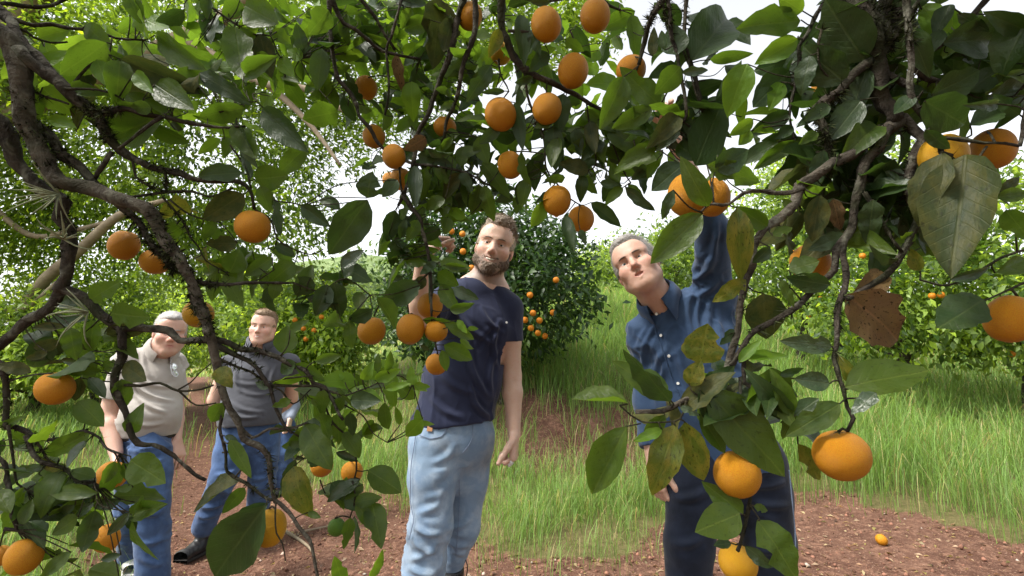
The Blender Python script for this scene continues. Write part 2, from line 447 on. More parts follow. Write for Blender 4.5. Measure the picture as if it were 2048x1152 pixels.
def make_grass(name, nseed, N, region, hfun, wpx=1.3, dry=.1, tint=(1, 1, 1)):
    r = np.random.default_rng(nseed)
    # equal spread over distance rings so near and far ground carry about the same blades per unit of view
    xs, ys = region(r, N)
    z = ground_z(xs, ys)
    px, py, d = project(xs, ys, z)
    keep = (d > 1.2) & (px > -250) & (px < 2300) & (py > 380) & (py < 1500)
    jx, jy = r.normal(0, .16, len(xs)), r.normal(0, .16, len(xs))
    keep &= soil_mask(xs + jx, ys + jy) < .5
    keep &= (bank_mask(xs + jx, ys + jy) < .5) | (r.uniform(0, 1, len(xs)) < .30 * (snoise(np.stack([xs, ys, 0 * xs], -1), 7, 6) > .12))
    xs, ys, z, d = xs[keep], ys[keep], z[keep], d[keep]
    p3 = np.stack([xs, ys, 0 * xs], -1)
    patch = snoise(p3, 1.6, 11) * .5 + snoise(p3, .5, 13) * .6
    fine = snoise(p3, 5.5, 15)
    h = hfun(xs, ys, d) * np.clip(1 + .55 * patch + .35 * fine, .25, 1.9) * r.uniform(.45, 1.3, len(xs))
    keep2 = r.uniform(0, 1, len(xs)) < np.clip(np.where(d < 4.6, .48, .66) + .6 * patch + .6 * fine, .05, 1)
    xs, ys, z, d, h = [q[keep2] for q in (xs, ys, z, d, h)]
    w = np.maximum(.0032, d * .001 * wpx) * r.uniform(.7, 1.4, len(xs))
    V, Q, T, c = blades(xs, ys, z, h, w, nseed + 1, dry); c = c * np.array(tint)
    obj(name, mesh_np(name, V, [Q, T], M['grass'], True, col=c), kind='stuff')

def fan(dmin, dmax, a0=-50, a1=50):
    def f(r, N):
        d = np.exp(r.uniform(math.log(dmin), math.log(dmax), N)); a = np.radians(r.uniform(a0, a1, N))
        return d * np.sin(a), d * np.cos(a)
    return f
make_grass('grass', 21, 190000, fan(2.2, 16), lambda x, y, d: np.where(x > 1.5, .27, .12) + .026 * np.minimum(d, 8) + .10 * np.clip((d - 5) / 2, 0, 1) * (x > -1), .95, .08)
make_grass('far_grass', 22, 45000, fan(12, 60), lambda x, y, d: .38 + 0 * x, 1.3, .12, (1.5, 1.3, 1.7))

# ------------------------------------------------------------------ litter, gravel on the soil
def make_litter():
    r = np.random.default_rng(31)
    x, y = fan(1.6, 9)(r, 17000)
    k = (soil_mask(x, y) > .5) | (r.uniform(0, 1, len(x)) < .03); x, y = x[k], y[k]
    z = ground_z(x, y) + .006; n = len(x)
    a = r.uniform(0, 6.28, n); D = np.stack([np.cos(a), np.sin(a), r.normal(0, .2, n)], -1); D /= np.linalg.norm(D, axis=1, keepdims=True)
    N = np.stack([r.normal(0, .35, n), r.normal(0, .35, n), np.ones(n)], -1)
    L = .008 + .042 * r.uniform(0, 1, n) ** 1.8; W = L * r.uniform(.3, .55, n)
    pal = np.array([[.30, .19, .115], [.40, .30, .20], [.17, .095, .06], [.44, .37, .21], [.13, .075, .05], [.24, .21, .07]])
    c = pal[r.integers(0, 6, n)] * r.uniform(.5, 1.3, (n, 1))
    V, F, c = leafquads(np.stack([x, y, z], -1), L, W, D, N, c)
    obj('fallen_leaves', mesh_np('fallen_leaves', V, [F], M['crown'], True, col=c), kind='stuff')
    x, y = fan(1.6, 8)(r, 9000); k = soil_mask(x, y) > .5; x, y = x[k], y[k]; n = len(x); z = ground_z(x, y)
    s = .003 + .016 * r.uniform(0, 1, n) ** 3
    ico = np.array([[0, 0, 1], [.9, 0, .2], [.28, .85, .2], [-.72, .53, .2], [-.72, -.53, .2], [.28, -.85, .2], [0, 0, -.6]])
    fc = np.array([[0, i, i % 5 + 1] for i in range(1, 6)] + [[6, i % 5 + 1, i] for i in range(1, 6)])
    V = np.stack([x, y, z], -1)[:, None] + ico[None] * (s[:, None] * r.uniform(.6, 1.3, (n, 3)))[:, None] + r.normal(0, .12, (n, 7, 3)) * s[:, None, None]
    F = (np.arange(n)[:, None, None] * 7 + fc[None]).reshape(-1, 3)
    c = np.array([.17, .085, .058]) * r.uniform(.5, 1.8, (n, 1)) + (r.uniform(0, 1, (n, 1)) < .06) * np.array([.25, .25, .22])
    t = NT('clod'); m = t.done(t.pbsdf(t.attr(), .95, None, .1))
    obj('gravel', mesh_np('gravel', V.reshape(-1, 3), [F], m, False, col=np.repeat(c, 7, 0)), kind='stuff')
make_litter()
# ------------------------------------------------------------------ background trees
def limb_paths(base, top, r0, nb, spread, seed, up=.5):
    """a tapered trunk and its limbs"""
    r = np.random.default_rng(seed); base = np.array(base, float); top = np.array(top, float)
    mid = (base + top) / 2 + r.normal(0, .06, 3) * np.linalg.norm(top - base)
    tr = spline([base - [0, 0, .15], base + (mid - base) * .1, mid, top], [r0 * 1.5, r0 * 1.1, r0 * .8, r0 * .45], .12)
    out = [[tr]]; limbs = []
    for i in range(nb):
        j = int(len(tr[0]) * r.uniform(.35, .98)); p = tr[0][min(j, len(tr[0]) - 1)]
        a = r.uniform(0, 6.28); L = spread * r.uniform(.6, 1.1)
        e = p + np.array([math.cos(a) * L, math.sin(a) * L, up * L * r.uniform(.4, 1.4)])
        m = p + (e - p) * .5 + np.array([0, 0, .12 * L]) + r.normal(0, .06 * L, 3)
        ra = tr[1][min(j, len(tr[0]) - 1)] * .6
        limbs.append(spline([p, m, e], [ra, ra * .6, ra * .2], .12))
    return tr, limbs

def crown(ells, n, L, colA, colB, seed, clump=.12, droop=.25, shell=.55, holes=0.0, young=.08):
    """leaf clumps spread through a union of ellipsoids (centre, radii)"""
    r = np.random.default_rng(seed)
    vol = np.array([np.prod(e[1]) ** (2 / 3) for e in ells]); which = r.choice(len(ells), n // 9 + 1, p=vol / vol.sum())
    d = r.normal(size=(len(which), 3)); d /= np.linalg.norm(d, axis=1, keepdims=True)
    rad = 1 - (1 - shell) * r.uniform(0, 1, len(which)) ** 1.6 * r.uniform(.3, 1.6, len(which))
    ce = np.array([e[0] for e in ells])[which]; re = np.array([e[1] for e in ells])[which]
    bump_ = 1 + .22 * snoise(d * 2 + which[:, None] * 3.1, 1.7, seed % 9)
    cc = ce + d * re * (np.clip(rad, .15, 1) * bump_)[:, None]
    if holes > 0:
        cc = cc[snoise(cc, holes, 3) > -.30]
    tone = r.uniform(0, 1, len(cc)); m = 9
    C = np.repeat(cc, m, 0) + r.normal(0, clump, (len(cc) * m, 3))
    k = len(C); out = np.repeat((cc - ce[:len(cc)] if holes == 0 else cc - cc.mean(0)), m, 0)
    out = out / np.maximum(np.linalg.norm(out, axis=1, keepdims=True), 1e-6)
    D = out * .7 + r.normal(0, .6, (k, 3)) - np.array([0, 0, droop]); D /= np.linalg.norm(D, axis=1, keepdims=True)
    N = np.array([0, 0, 1.0]) + out * .5 + r.normal(0, .5, (k, 3))
    ll = L * r.uniform(.6, 1.25, k)
    tt = np.clip(np.repeat(tone, m) + r.normal(0, .18, k), 0, 1)[:, None]
    c = np.array(colA) * (1 - tt) + np.array(colB) * tt
    yk = np.repeat(r.uniform(0, 1, len(cc)) < young, m); c[yk] = c[yk] * np.array([2.3, 2.1, 1.3])
    return leafquads(C, ll, ll * r.uniform(.36, .52, k), D, N, c)

FAR_ORANGE = None
def orange_sphere():
    bm = bmesh.new(); bmesh.ops.create_uvsphere(bm, u_segments=14, v_segments=9, radius=1.0)
    for v in bm.verts:
        if v.co.z > .9: v.co.z -= .07
    me = bpy.data.meshes.new('orange_fruit'); bm.to_mesh(me); bm.free()
    me.polygons.foreach_set("use_smooth", np.ones(len(me.polygons), bool)); me.materials.append(M['orange_far'])
    return me
FAR_ORANGE = orange_sphere()

def tree(name, label, cat, base, top, r0, ells, n, L, ca, cb, seed, nb=7, spread=1.0, group=None, mat='crown', bark='bark_far', **kw):
    base = np.array(base, float)
    e = empty(name, label, cat, group)
    e.location = base
    tr, limbs = limb_paths(base, top, r0, nb, spread, seed)
    V, F = tubes([tr], 10); obj('trunk', mesh_np('trunk', V - base, F, M[bark]), e)
    for l in limbs:
        V, F = tubes([l], 7); obj('limb', mesh_np('limb', V - base, F, M[bark]), e)
    V, F, c = crown(ells, n, L, ca, cb, seed + 1, **kw)
    o = obj('crown', mesh_np('crown', V - base, [F], M[mat], True, col=c), e); o['kind'] = 'stuff'
    return e

def base_at(px, d):
    p = P(px, 700, d); return np.array([p[0], p[1], gz(p[0], p[1])])

def hang_far(tree_ells, pix, d, labels, group, s=.038):
    for (px, py), label in zip(pix, labels):
        p = P(px, py, d)
        # settle on the crown's outer face toward the path
        best = p
        for c, rr in tree_ells:
            c = np.array(c); rr = np.array(rr) * .98; v = ray(px, py); q = (CAM - c) / rr; w = v / rr
            A, B, Cc = w @ w, 2 * q @ w, q @ q - 1; disc = B * B - 4 * A * Cc
            if disc > 0:
                t = (-B - math.sqrt(disc)) / (2 * A); cand = CAM + v * t
                if np.linalg.norm(cand - CAM) < np.linalg.norm(best - CAM) or best is p: best = cand
        o = obj('orange_fruit', FAR_ORANGE, label=label, cat='orange', group=group)
        o.location = best; o.scale = (s, s, s * 1.02); o.rotation_euler = (RNG.uniform(-.4, .4), RNG.uniform(-.4, .4), RNG.uniform(0, 6))

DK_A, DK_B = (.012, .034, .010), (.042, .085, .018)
# the dark orange tree behind the man in navy
b = base_at(1010, 6.3); c = P(985, 560, 6.3)
ORA = [((c[0], c[1], c[2] - .1), (1.30, 1.25, .98)), (tuple(P(1080, 560, 6.2)), (.74, .8, .75)), (tuple(P(900, 500, 6.4)), (.75, .8, .68)), (tuple(P(1010, 470, 6.4)), (.72, .8, .55)), (tuple(P(860, 640, 6.2)), (.72, .8, .5))]
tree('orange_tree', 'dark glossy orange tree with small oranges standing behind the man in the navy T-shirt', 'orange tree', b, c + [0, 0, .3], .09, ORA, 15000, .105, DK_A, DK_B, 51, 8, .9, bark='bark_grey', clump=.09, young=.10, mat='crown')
t_ = ' in the dark tree'
hang_far(ORA, [(903, 463), (925, 468), (926, 503), (943, 536), (1113, 428), (1050, 640), (1066, 626), (1079, 641), (1062, 656), (1076, 666), (1106, 625), (1090, 672), (1112, 560), (962, 418), (1060, 590)], 5.4,
  ['small orange nearest the raised hand' + t_, 'small orange level with the bearded brow' + t_, 'lone small orange level with the bearded cheek' + t_, 'small orange touching the left edge of the beard' + t_,
   'small orange high up near the white sky' + t_, 'left end orange of the low cluster beside the navy sleeve', 'topmost orange of the low cluster beside the navy sleeve', 'middle right orange of the low cluster beside the navy sleeve',
   'middle left orange of the low cluster beside the navy sleeve', 'lower orange of the low cluster beside the navy sleeve', 'right end orange of the low cluster, apart from the rest', 'lowest orange of the low cluster beside the navy sleeve',
   'solitary small orange right of the beard' + t_, 'small orange above the bearded man\'s hair' + t_, 'small orange just over the navy shoulder' + t_],
         'oranges on the dark tree behind the navy T-shirt', .034)

# sunlit orange trees beyond the left-hand men
g = 'orange trees beyond the men on the path'
for i, (px, py, d, w, h, lab) in enumerate([
        (455, 640, 18, 2.2, 1.7, 'bright sunlit orange tree whose crown shows right behind the head of the man in grey'),
        (620, 660, 8.6, 1.0, .85, 'orange tree with scattered fruit between the man in grey and the hanging leaves'),
        (215, 665, 10.0, 1.6, 1.05, 'pale green orange tree behind the shoulder of the man in beige'),
        (60, 690, 8.0, 1.3, .8, 'low leafy orange tree at the grassy edge behind the forked mossy branch')]):
    b = base_at(px, d); c = P(px, py, d)
    E = [(tuple(c), (w, w, h)), (tuple(c + [w * .6, -.2, -h * .3]), (w * .6, w * .6, h * .6)), (tuple(c + [-w * .6, -.1, -h * .2]), (w * .6, w * .6, h * .65)), (tuple(c + [.1, 0, h * .5]), (w * .55, w * .6, h * .6))]
    tree('orange_tree', lab, 'orange tree', b, c, .09, E, 9500, .12 if d < 12 else .2, (.05, .10, .016), (.23, .33, .05), 60 + i, 6, .8, g, bark='bark_grey', clump=.11 if d < 12 else .2, young=.14, shell=.6, mat='canopy')
    if i == 1: hang_far(E, [(590, 640), (607, 657), (628, 661), (643, 634), (612, 678)], 7.9, [q + ' in the tree beside the charcoal polo' for q in ('small orange nearest the face', 'small orange second from the face', 'small orange at the middle of the crown', 'highest small orange', 'lowest small orange')], 'oranges on the tree beside the man in grey', .04)
    if i == 2: hang_far(E, [(195, 695), (172, 713), (352, 706), (344, 640)], 9.2, ['small orange left of the beige collar in the pale tree, upper one', 'small orange left of the beige collar in the pale tree, lower one', 'small orange just past the spectacles of the man in beige', 'small orange behind the silver hair of the man in beige'], 'oranges on the tree behind the man in beige', .042)

# right-hand row, light and sunlit
g = 'sunlit orange trees on the grassy slope'
for i, (px, py, d, w, h, lab, hang) in enumerate([
        (1590, 490, 9.0, 1.25, 1.5, 'yellowish green orange tree on the slope just beyond the man in the blue shirt', [(1617, 633), (1642, 596), (1585, 505)]),
        (1800, 560, 7.2, 1.3, 1.25, 'sunlit orange tree with pale shining leaves behind the dead brown leaf', [(1746, 487), (1700, 470), (1864, 592), (1882, 590), (1725, 512)]),
        (2040, 530, 6.6, 1.3, 1.35, 'dense orange tree over the tall grass at the edge of the slope', [(2012, 447), (2023, 708), (1930, 640)]),
        (1240, 560, 20, 1.9, 1.5, 'distant rounded orange tree beyond the grassy bank', []),
        (1350, 540, 19, 1.8, 1.5, 'distant light green orange tree seen past the collar of the blue shirt', []),
        (1700, 400, 15, 2.6, 2.2, 'tall pale orange tree at the top of the slope', [])]):
    b = base_at(px, d); c = P(px, py, d)
    E = [(tuple(c), (w, w, h)), (tuple(c + [w * .55, -.2, -h * .35]), (w * .65, w * .6, h * .6)), (tuple(c + [-w * .6, -.1, -h * .3]), (w * .6, w * .6, h * .6)), (tuple(c + [.05, 0, h * .5]), (w * .6, w * .6, h * .6))]
    tree('orange_tree', lab, 'orange tree', b, c, .09, E, 9000 if d < 12 else 6000, .12 if d < 12 else .2, (.035, .075, .014), (.19, .28, .05), 80 + i, 6, .8, g, bark='bark_grey', clump=.12 if d < 12 else .2, young=.16, shell=.6, mat='canopy')
    if hang: hang_far(E, hang, d - .8, [['low small orange under the forked branch, near the grass', 'small orange behind the forked branch, beside the blue shoulder', 'small orange high in the yellowish tree behind the branches'],
        ['bright small orange above the dead brown leaf in the sunlit tree', 'small orange between the two forking dark branches in the sunlit tree', 'left one of two small oranges right of the dead brown leaf', 'right one of two small oranges right of the dead brown leaf', 'small orange just above the dead leaf stalk in the sunlit tree'],
        ['small orange beside the big olive hanging leaf in the dense tree', 'low small orange under the big cut-off orange, over tall grass', 'small orange left of the big cut-off orange in the dense tree']][i],
                      ['oranges on the yellowish tree', 'oranges on the sunlit tree', 'oranges on the dense tree'][i], .04)

# the big fine-leaved tree arching over the path at upper left
b = base_at(-150, 8.5); t1 = P(150, 120, 8.0)
e = empty('shade_tree', 'huge fine-leaved tree arching over the path with pale limbs and sky gaps', 'tree'); e.location = b
T = [spline([b - [0, 0, .3], P(-110, 500, 8.3), P(-20, 120, 8.2), P(40, -120, 8.2)], [.42, .36, .33, .26], .2)]
V, F = tubes(T, 14); obj('trunk', mesh_np('trunk', V - b, F, M['bark_far']), e)
for pts, rr in [([P(20, 230, 8.2), P(250, 130, 7.6), P(360, 78, 7.2), P(455, 30, 6.8), P(560, -60, 6.4)], [.17, .13, .12, .10, .08]),
                ([P(360, 78, 7.2), P(420, 105, 7.0), P(520, 165, 6.8), P(620, 180, 6.6), P(700, 230, 6.4)], [.06, .055, .05, .045, .03]),
                ([P(500, 145, 6.9), P(560, 190, 6.8), P(625, 255, 6.7), P(680, 330, 6.6)], [.05, .045, .035, .02]),
                ([P(30, 640, 8.3), P(90, 560, 8.0), P(160, 500, 7.8), P(240, 430, 7.6), P(330, 400, 7.4)], [.10, .09, .08, .06, .03]),
                ([P(-30, 400, 8.3), P(60, 470, 8.2), P(150, 460, 8.0), P(230, 440, 7.8)], [.05, .045, .04, .03]),
                ([P(-10, 100, 8.2), P(90, -20, 7.6), P(200, -120, 7.2)], [.2, .16, .12]),
                ([P(-60, 600, 8.4), P(40, 620, 8.0), P(120, 560, 7.6)], [.06, .05, .03])]:
    V, F = tubes([spline(pts, rr, .15)], 9); obj('limb', mesh_np('limb', V - b, F, M['bark_far']), e)
E = [(tuple(P(px, py, d)), r_) for px, py, d, r_ in [
    (60, 120, 8.6, (2.0, 1.6, 1.7)), (300, 60, 8.4, (2.0, 1.6, 1.6)), (560, 60, 8.2, (1.9, 1.6, 1.5)), (330, 330, 8.6, (1.6, 1.2, 1.3)), (120, 400, 9.2, (1.7, 1.2, 1.1)),
    (560, 330, 8.0, (1.0, .9, 1.0)), (620, 460, 7.8, (.55, .6, .45)), (430, 490, 8.8, (1.1, 1.0, .8)), (760, 150, 8.6, (1.2, 1.2, 1.2)), (880, 60, 9.0, (1.3, 1.3, 1.2)), (700, 270, 8.4, (.7, .8, .7)),
    (-120, 250, 8.2, (1.8, 1.4, 1.9)), (200, 540, 9.8, (1.5, 1.0, .6)), (1040, 40, 9.4, (1.2, 1.2, .9)), (1150, 60, 9.6, (.8, 1.0, .7))]]
E += [(tuple(P(px, py, d)), r_) for px, py, d, r_ in [(60, 480, 9.0, (1.3, 1.0, .8)), (320, 450, 9.2, (1.2, 1.0, .7)), (480, 200, 8.8, (1.4, 1.1, 1.1))]]
V, F, c = crown(E, 46000, .125, (.040, .080, .012), (.13, .20, .022), 97, clump=.17, droop=.15, shell=.2, holes=1.1, young=.12)
o = obj('crown', mesh_np('crown', V - b, [F], M['canopy'], True, col=c), e); o['kind'] = 'stuff'
V, F, c = crown(E, 75000, .095, (.075, .14, .014), (.20, .30, .03), 98, clump=.16, droop=.1, shell=.2, holes=1.3, young=.12)
o = obj('sprays', mesh_np('sprays', V - b, [F], M['canopy'], True, col=c), e); o['kind'] = 'stuff'

# darker wood and hill beyond
r = np.random.default_rng(5)
E = []
for i in range(26):
    x = -34 + i * 2.2; y = 44 + 5 * math.sin(i * 1.7)
    if -8 < x < 0.5 : continue
    E.append(((x, y, gz(x, y) + 2.6 + 1.5 * r.uniform()), (2.4 + r.uniform(), 2, 3.6 + 2.2 * r.uniform() * (x < -9))))
V, F, c = crown(E, 30000, .55, (.045, .085, .035), (.12, .18, .07), 33, clump=.5, shell=.6, young=.05)
o = obj('far_wood', mesh_np('far_wood', V, [F], M['crown'], True, col=c), kind='stuff')
def make_hill():
    n = 60; u = np.linspace(-1, 1, n); X, Y = np.meshgrid(u, u, indexing='ij')
    cx, cy = -200., 620.
    H = 125 * np.exp(-(X ** 2 * 2.6 + Y ** 2 * 3)) + 5 * snoise(np.stack([X, Y, 0 * X], -1), 6, 2)
    x = cx + X * 420; y = cy + Y * 230
    t = NT('wooded_hill'); o_ = t.coord('Object'); nz = t.noise(.09, 5, .7, o_)
    m = t.done(t.pbsdf(t.mix(t.mrange(nz, .35, .65), (.12, .18, .07), (.24, .30, .14)), 1.0, t.bump(nz, 1.0, 6), .05))
    i = np.arange(n - 1)[:, None] * n + np.arange(n - 1)[None]
    F = np.stack([i, i + n, i + n + 1, i + 1], -1).reshape(-1, 4)
    obj('hill', mesh_np('hill', np.stack([x, y, H - 2], -1).reshape(-1, 3), [F], m), kind='structure')
make_hill()
# ------------------------------------------------------------------ people: smooth-blended volumes meshed with surface nets
def axis(lo, hi, h, fine=()):
    """cell lines from lo to hi at spacing h, closer inside the fine (lo, hi, step) spans"""
    pts = [lo]
    while pts[-1] < hi:
        st = h
        for a, b, s in fine:
            if a - h * .5 <= pts[-1] <= b: st = min(st, s)
        pts.append(pts[-1] + st)
    return np.array(pts, np.float32)

class Vol:
    def __init__(s, ax, ay, az):
        s.a = [ax, ay, az]; s.D = np.full((len(ax), len(ay), len(az)), 1.0, np.float32)
    def region(s, lo, hi):
        sl = tuple(slice(max(0, np.searchsorted(a, l) - 2), min(len(a), np.searchsorted(a, h) + 2)) for a, l, h in zip(s.a, lo, hi))
        if any(q.stop - q.start < 2 for q in sl): return None, None, None, None
        X, Y, Z = np.meshgrid(*[a[q] for a, q in zip(s.a, sl)], indexing='ij', sparse=True)
        return sl, X, Y, Z
    def put(s, sl, d, k, op):
        D = s.D[sl]
        if op == 'u':
            if k > 0:
                h = np.clip(.5 + .5 * (D - d) / k, 0, 1); s.D[sl] = D * (1 - h) + d * h - k * h * (1 - h)
            else: s.D[sl] = np.minimum(D, d)
        else:
            d = -d
            if k > 0:
                h = np.clip(.5 - .5 * (D - d) / k, 0, 1); s.D[sl] = D * (1 - h) + d * h + k * h * (1 - h)
            else: s.D[sl] = np.maximum(D, d)
    def cap(s, a, b, ra, rb, k=.02, op='u'):
        a = np.asarray(a, float); b = np.asarray(b, float); R = max(ra, rb) + k + .012
        sl, X, Y, Z = s.region(np.minimum(a, b) - R, np.maximum(a, b) + R)
        if sl is None: return
        ab = b - a; L2 = max(ab @ ab, 1e-12)
        t = np.clip(((X - a[0]) * ab[0] + (Y - a[1]) * ab[1] + (Z - a[2]) * ab[2]) / L2, 0, 1)
        d = np.sqrt((X - a[0] - t * ab[0]) ** 2 + (Y - a[1] - t * ab[1]) ** 2 + (Z - a[2] - t * ab[2]) ** 2) - (ra + (rb - ra) * t)
        s.put(sl, d, k, op)
    def chain(s, pts, rs, k=.02):
        for i in range(len(pts) - 1): s.cap(pts[i], pts[i + 1], rs[i], rs[i + 1], k)
    def ell(s, c, r, R=None, k=.02, op='u'):
        c = np.asarray(c, float); r = np.asarray(r, float); m = r.max() + k + .012
        sl, X, Y, Z = s.region(c - m, c + m)
        if sl is None: return
        x, y, z = X - c[0], Y - c[1], Z - c[2]
        if R is None: R = np.eye(3)
        q = [(x * R[0, i] + y * R[1, i] + z * R[2, i]) / r[i] for i in range(3)]
        k0 = np.sqrt(q[0] ** 2 + q[1] ** 2 + q[2] ** 2); k1 = np.sqrt((q[0] / r[0]) ** 2 + (q[1] / r[1]) ** 2 + (q[2] / r[2]) ** 2)
        s.put(sl, k0 * (k0 - 1) / np.maximum(k1, 1e-6), k, op)
    def slab(s, a, b, wa, wb, X_, F_, k=.03):
        """trunk piece: elliptical section (half width, half depth) at a and at b"""
        a = np.asarray(a, float); b = np.asarray(b, float); m = max(wa + wb) + k + .015
        sl, X, Y, Z = s.region(np.minimum(a, b) - m, np.maximum(a, b) + m)
        if sl is None: return
        ab = b - a; L2 = ab @ ab; N = ab / math.sqrt(L2)
        Xp = nrm(X_ - N * (X_ @ N)); Fp = np.cross(N, Xp)
        x, y, z = X - a[0], Y - a[1], Z - a[2]
        t = np.clip((x * ab[0] + y * ab[1] + z * ab[2]) / L2, 0, 1)
        x, y, z = x - t * ab[0], y - t * ab[1], z - t * ab[2]
        W = wa[0] + (wb[0] - wa[0]) * t; Dp = wa[1] + (wb[1] - wa[1]) * t
        u = (x * Xp[0] + y * Xp[1] + z * Xp[2]) / W; v = (x * Fp[0] + y * Fp[1] + z * Fp[2]) / Dp; w = (x * N[0] + y * N[1] + z * N[2]) / Dp
        k0 = np.sqrt(u * u + v * v + w * w); k1 = np.sqrt((u / W) ** 2 + (v / Dp) ** 2 + (w / Dp) ** 2)
        s.put(sl, k0 * (k0 - 1) / np.maximum(k1, 1e-6), k, 'u')
    def cut(s, p, n):
        """keep what lies behind the plane"""
        p = np.asarray(p, float); n = nrm(n)
        X, Y, Z = np.meshgrid(*s.a, indexing='ij', sparse=True)
        s.D = np.maximum(s.D, (X - p[0]) * n[0] + (Y - p[1]) * n[1] + (Z - p[2]) * n[2]).astype(np.float32)
    def mesh(s):
        D = s.D; S = D < 0; ax, ay, az = s.a
        n = D.shape
        idx = [slice(0, -1), slice(1, None)]
        cnt = np.zeros(tuple(q - 1 for q in n), np.uint8)
        for i in (0, 1):
            for j in (0, 1):
                for k in (0, 1): cnt += S[idx[i], idx[j], idx[k]]
        act = (cnt > 0) & (cnt < 8)
        I = np.argwhere(act); vid = np.full(act.shape, -1, np.int64); vid[act] = np.arange(len(I))
        acc = np.zeros((len(I), 3)); num = np.zeros(len(I))
        corners = [(i, j, k) for i in (0, 1) for j in (0, 1) for k in (0, 1)]
        val = {c: D[I[:, 0] + c[0], I[:, 1] + c[1], I[:, 2] + c[2]] for c in corners}
        for c in corners:
            for a in range(3):
                if c[a] == 0:
                    e = list(c); e[a] = 1; e = tuple(e); v0, v1 = val[c], val[e]
                    m = (v0 < 0) != (v1 < 0); t = np.where(m, v0 / np.where(m, v0 - v1, 1), 0)
                    p = np.array(c, float)[None].repeat(len(I), 0); p[:, a] += t
                    acc += p * m[:, None]; num += m
        g = I + acc / np.maximum(num, 1)[:, None]
        V = np.stack([np.interp(g[:, a], np.arange(n[a]), s.a[a]) for a in range(3)], -1)
        Q = []
        for a in range(3):
            b, c = (a + 1) % 3, (a + 2) % 3
            lo = [slice(None)] * 3; hi = [slice(None)] * 3; lo[a] = slice(0, -1); hi[a] = slice(1, None)
            s0, s1 = S[tuple(lo)], S[tuple(hi)]
            E = np.argwhere(s0 != s1); E = E[(E[:, b] > 0) & (E[:, c] > 0) & (E[:, b] < n[b] - 1) & (E[:, c] < n[c] - 1)]
            if not len(E): continue
            def at(db, dc):
                q = E.copy(); q[:, b] += db; q[:, c] += dc; return vid[q[:, 0], q[:, 1], q[:, 2]]
            quad = np.stack([at(-1, -1), at(0, -1), at(0, 0), at(-1, 0)], -1)
            fl = ~s0[E[:, 0], E[:, 1], E[:, 2]]
            quad[fl] = quad[fl][:, ::-1]
            Q.append(quad)
        return V, np.concatenate(Q)

def vnormals(V, Q):
    n = np.cross(V[Q[:, 2]] - V[Q[:, 0]], V[Q[:, 3]] - V[Q[:, 1]]); N = np.zeros_like(V)
    for i in range(4): np.add.at(N, Q[:, i], n)
    return N / np.maximum(np.linalg.norm(N, axis=1, keepdims=True), 1e-12)

def relax(V, Q, it=1, f=.5):
    for _ in range(it):
        A = np.zeros_like(V); C = np.zeros(len(V))
        for i in range(4):
            for j in (1, 3):
                np.add.at(A, Q[:, i], V[Q[:, (i + j) % 4]]); np.add.at(C, Q[:, i], 1)
        V = V + f * (A / np.maximum(C, 1)[:, None] - V)
    return V

# ---- materials for people
def skin_mat():
    t = NT('skin'); o = t.coord('Object'); c = t.attr()
    n = t.noise(55, 5, .7, o); n2 = t.noise(320, 3, .6, o); n3 = t.noise(150, 4, .7, o)
    c = t.mix(t.math('MULTIPLY', t.mrange(n, .4, .7), .35), c, t.mix(1.0, c, (1.0, .80, .74), 'MULTIPLY'))
    c = t.mix(t.math('MULTIPLY', t.mrange(n3, .52, .72), .35), c, t.mix(1.0, c, (.80, .62, .55), 'MULTIPLY'))
    return t.done(t.pbsdf(c, .45, t.bump(t.math('ADD', n2, t.math('MULTIPLY', n3, .7)), .35, .003), .45, Subsurface_Weight=.18, Subsurface_Radius=(.012, .004, .002), Subsurface_Scale=.5))
def cloth_mat(name, a, b, weave=900, rough=.85, big=3.0, fade=None):
    t = NT(name); o = t.coord('Object')
    n = t.noise(big, 4, .6, o); n2 = t.noise(weave, 2, .5, o); n3 = t.noise(40, 4, .65, o)
    c = t.mix(t.mrange(n, .3, .7), a, b)
    c = t.mix(t.math('MULTIPLY', t.mrange(n2, .35, .65), .25), c, t.mix(1.0, c, (1.5, 1.5, 1.5), 'MULTIPLY'))
    if fade is not None:
        c = t.mix(t.math('MULTIPLY', t.mrange(t.noise(14, 5, .65, o, .3), .42, .72), .55), c, fade)
    h = t.math('ADD', t.math('MULTIPLY', n2, .35), n3)
    return t.done(t.pbsdf(c, rough, t.bump(h, .35, .004), .2, Sheen_Weight=.15))
M['skin'] = skin_mat()
M['navy_cotton'] = cloth_mat('navy_cotton', (.014, .018, .045), (.022, .028, .062))
M['light_denim'] = cloth_mat('light_denim', (.12, .185, .285), (.20, .28, .385), 700, .85, 4, (.42, .48, .55))
M['blue_denim'] = cloth_mat('blue_denim', (.026, .052, .125), (.046, .086, .185), 700, .85, 7, (.09, .16, .32))
M['dark_denim'] = cloth_mat('dark_denim', (.004, .007, .015), (.008, .012, .026), 700, .85, 7, (.018, .026, .05))
M['beige_knit'] = cloth_mat('beige_knit', (.33, .305, .28), (.39, .36, .33))
M['grey_knit'] = cloth_mat('grey_knit', (.050, .052, .062), (.072, .075, .088))
M['blue_shirt'] = cloth_mat('blue_shirting', (.018, .039, .088), (.028, .057, .120), 1000, .8, 4, (.048, .085, .155))
M['jacket'] = cloth_mat('grey_blue_jacket', (.16, .19, .25), (.22, .25, .31))
M['boot'] = flat('black_leather', (.018, .018, .019), .42, .5, .3, 60)
M['rubber'] = flat('black_rubber', (.012, .012, .014), .5, .4, .15, 60)
M['sneaker'] = flat('white_sneaker', (.62, .62, .62), .6, .3, .2, 60)
M['sole'] = flat('boot_sole', (.030, .027, .025), .9, .2, .3, 80)
M['belt'] = flat('dark_leather_belt', (.016, .013, .012), .5, .4)
M['button'] = flat('shirt_button', (.75, .75, .72), .35, .5)
M['white'] = flat('white_item', (.75, .75, .74), .6, .3)
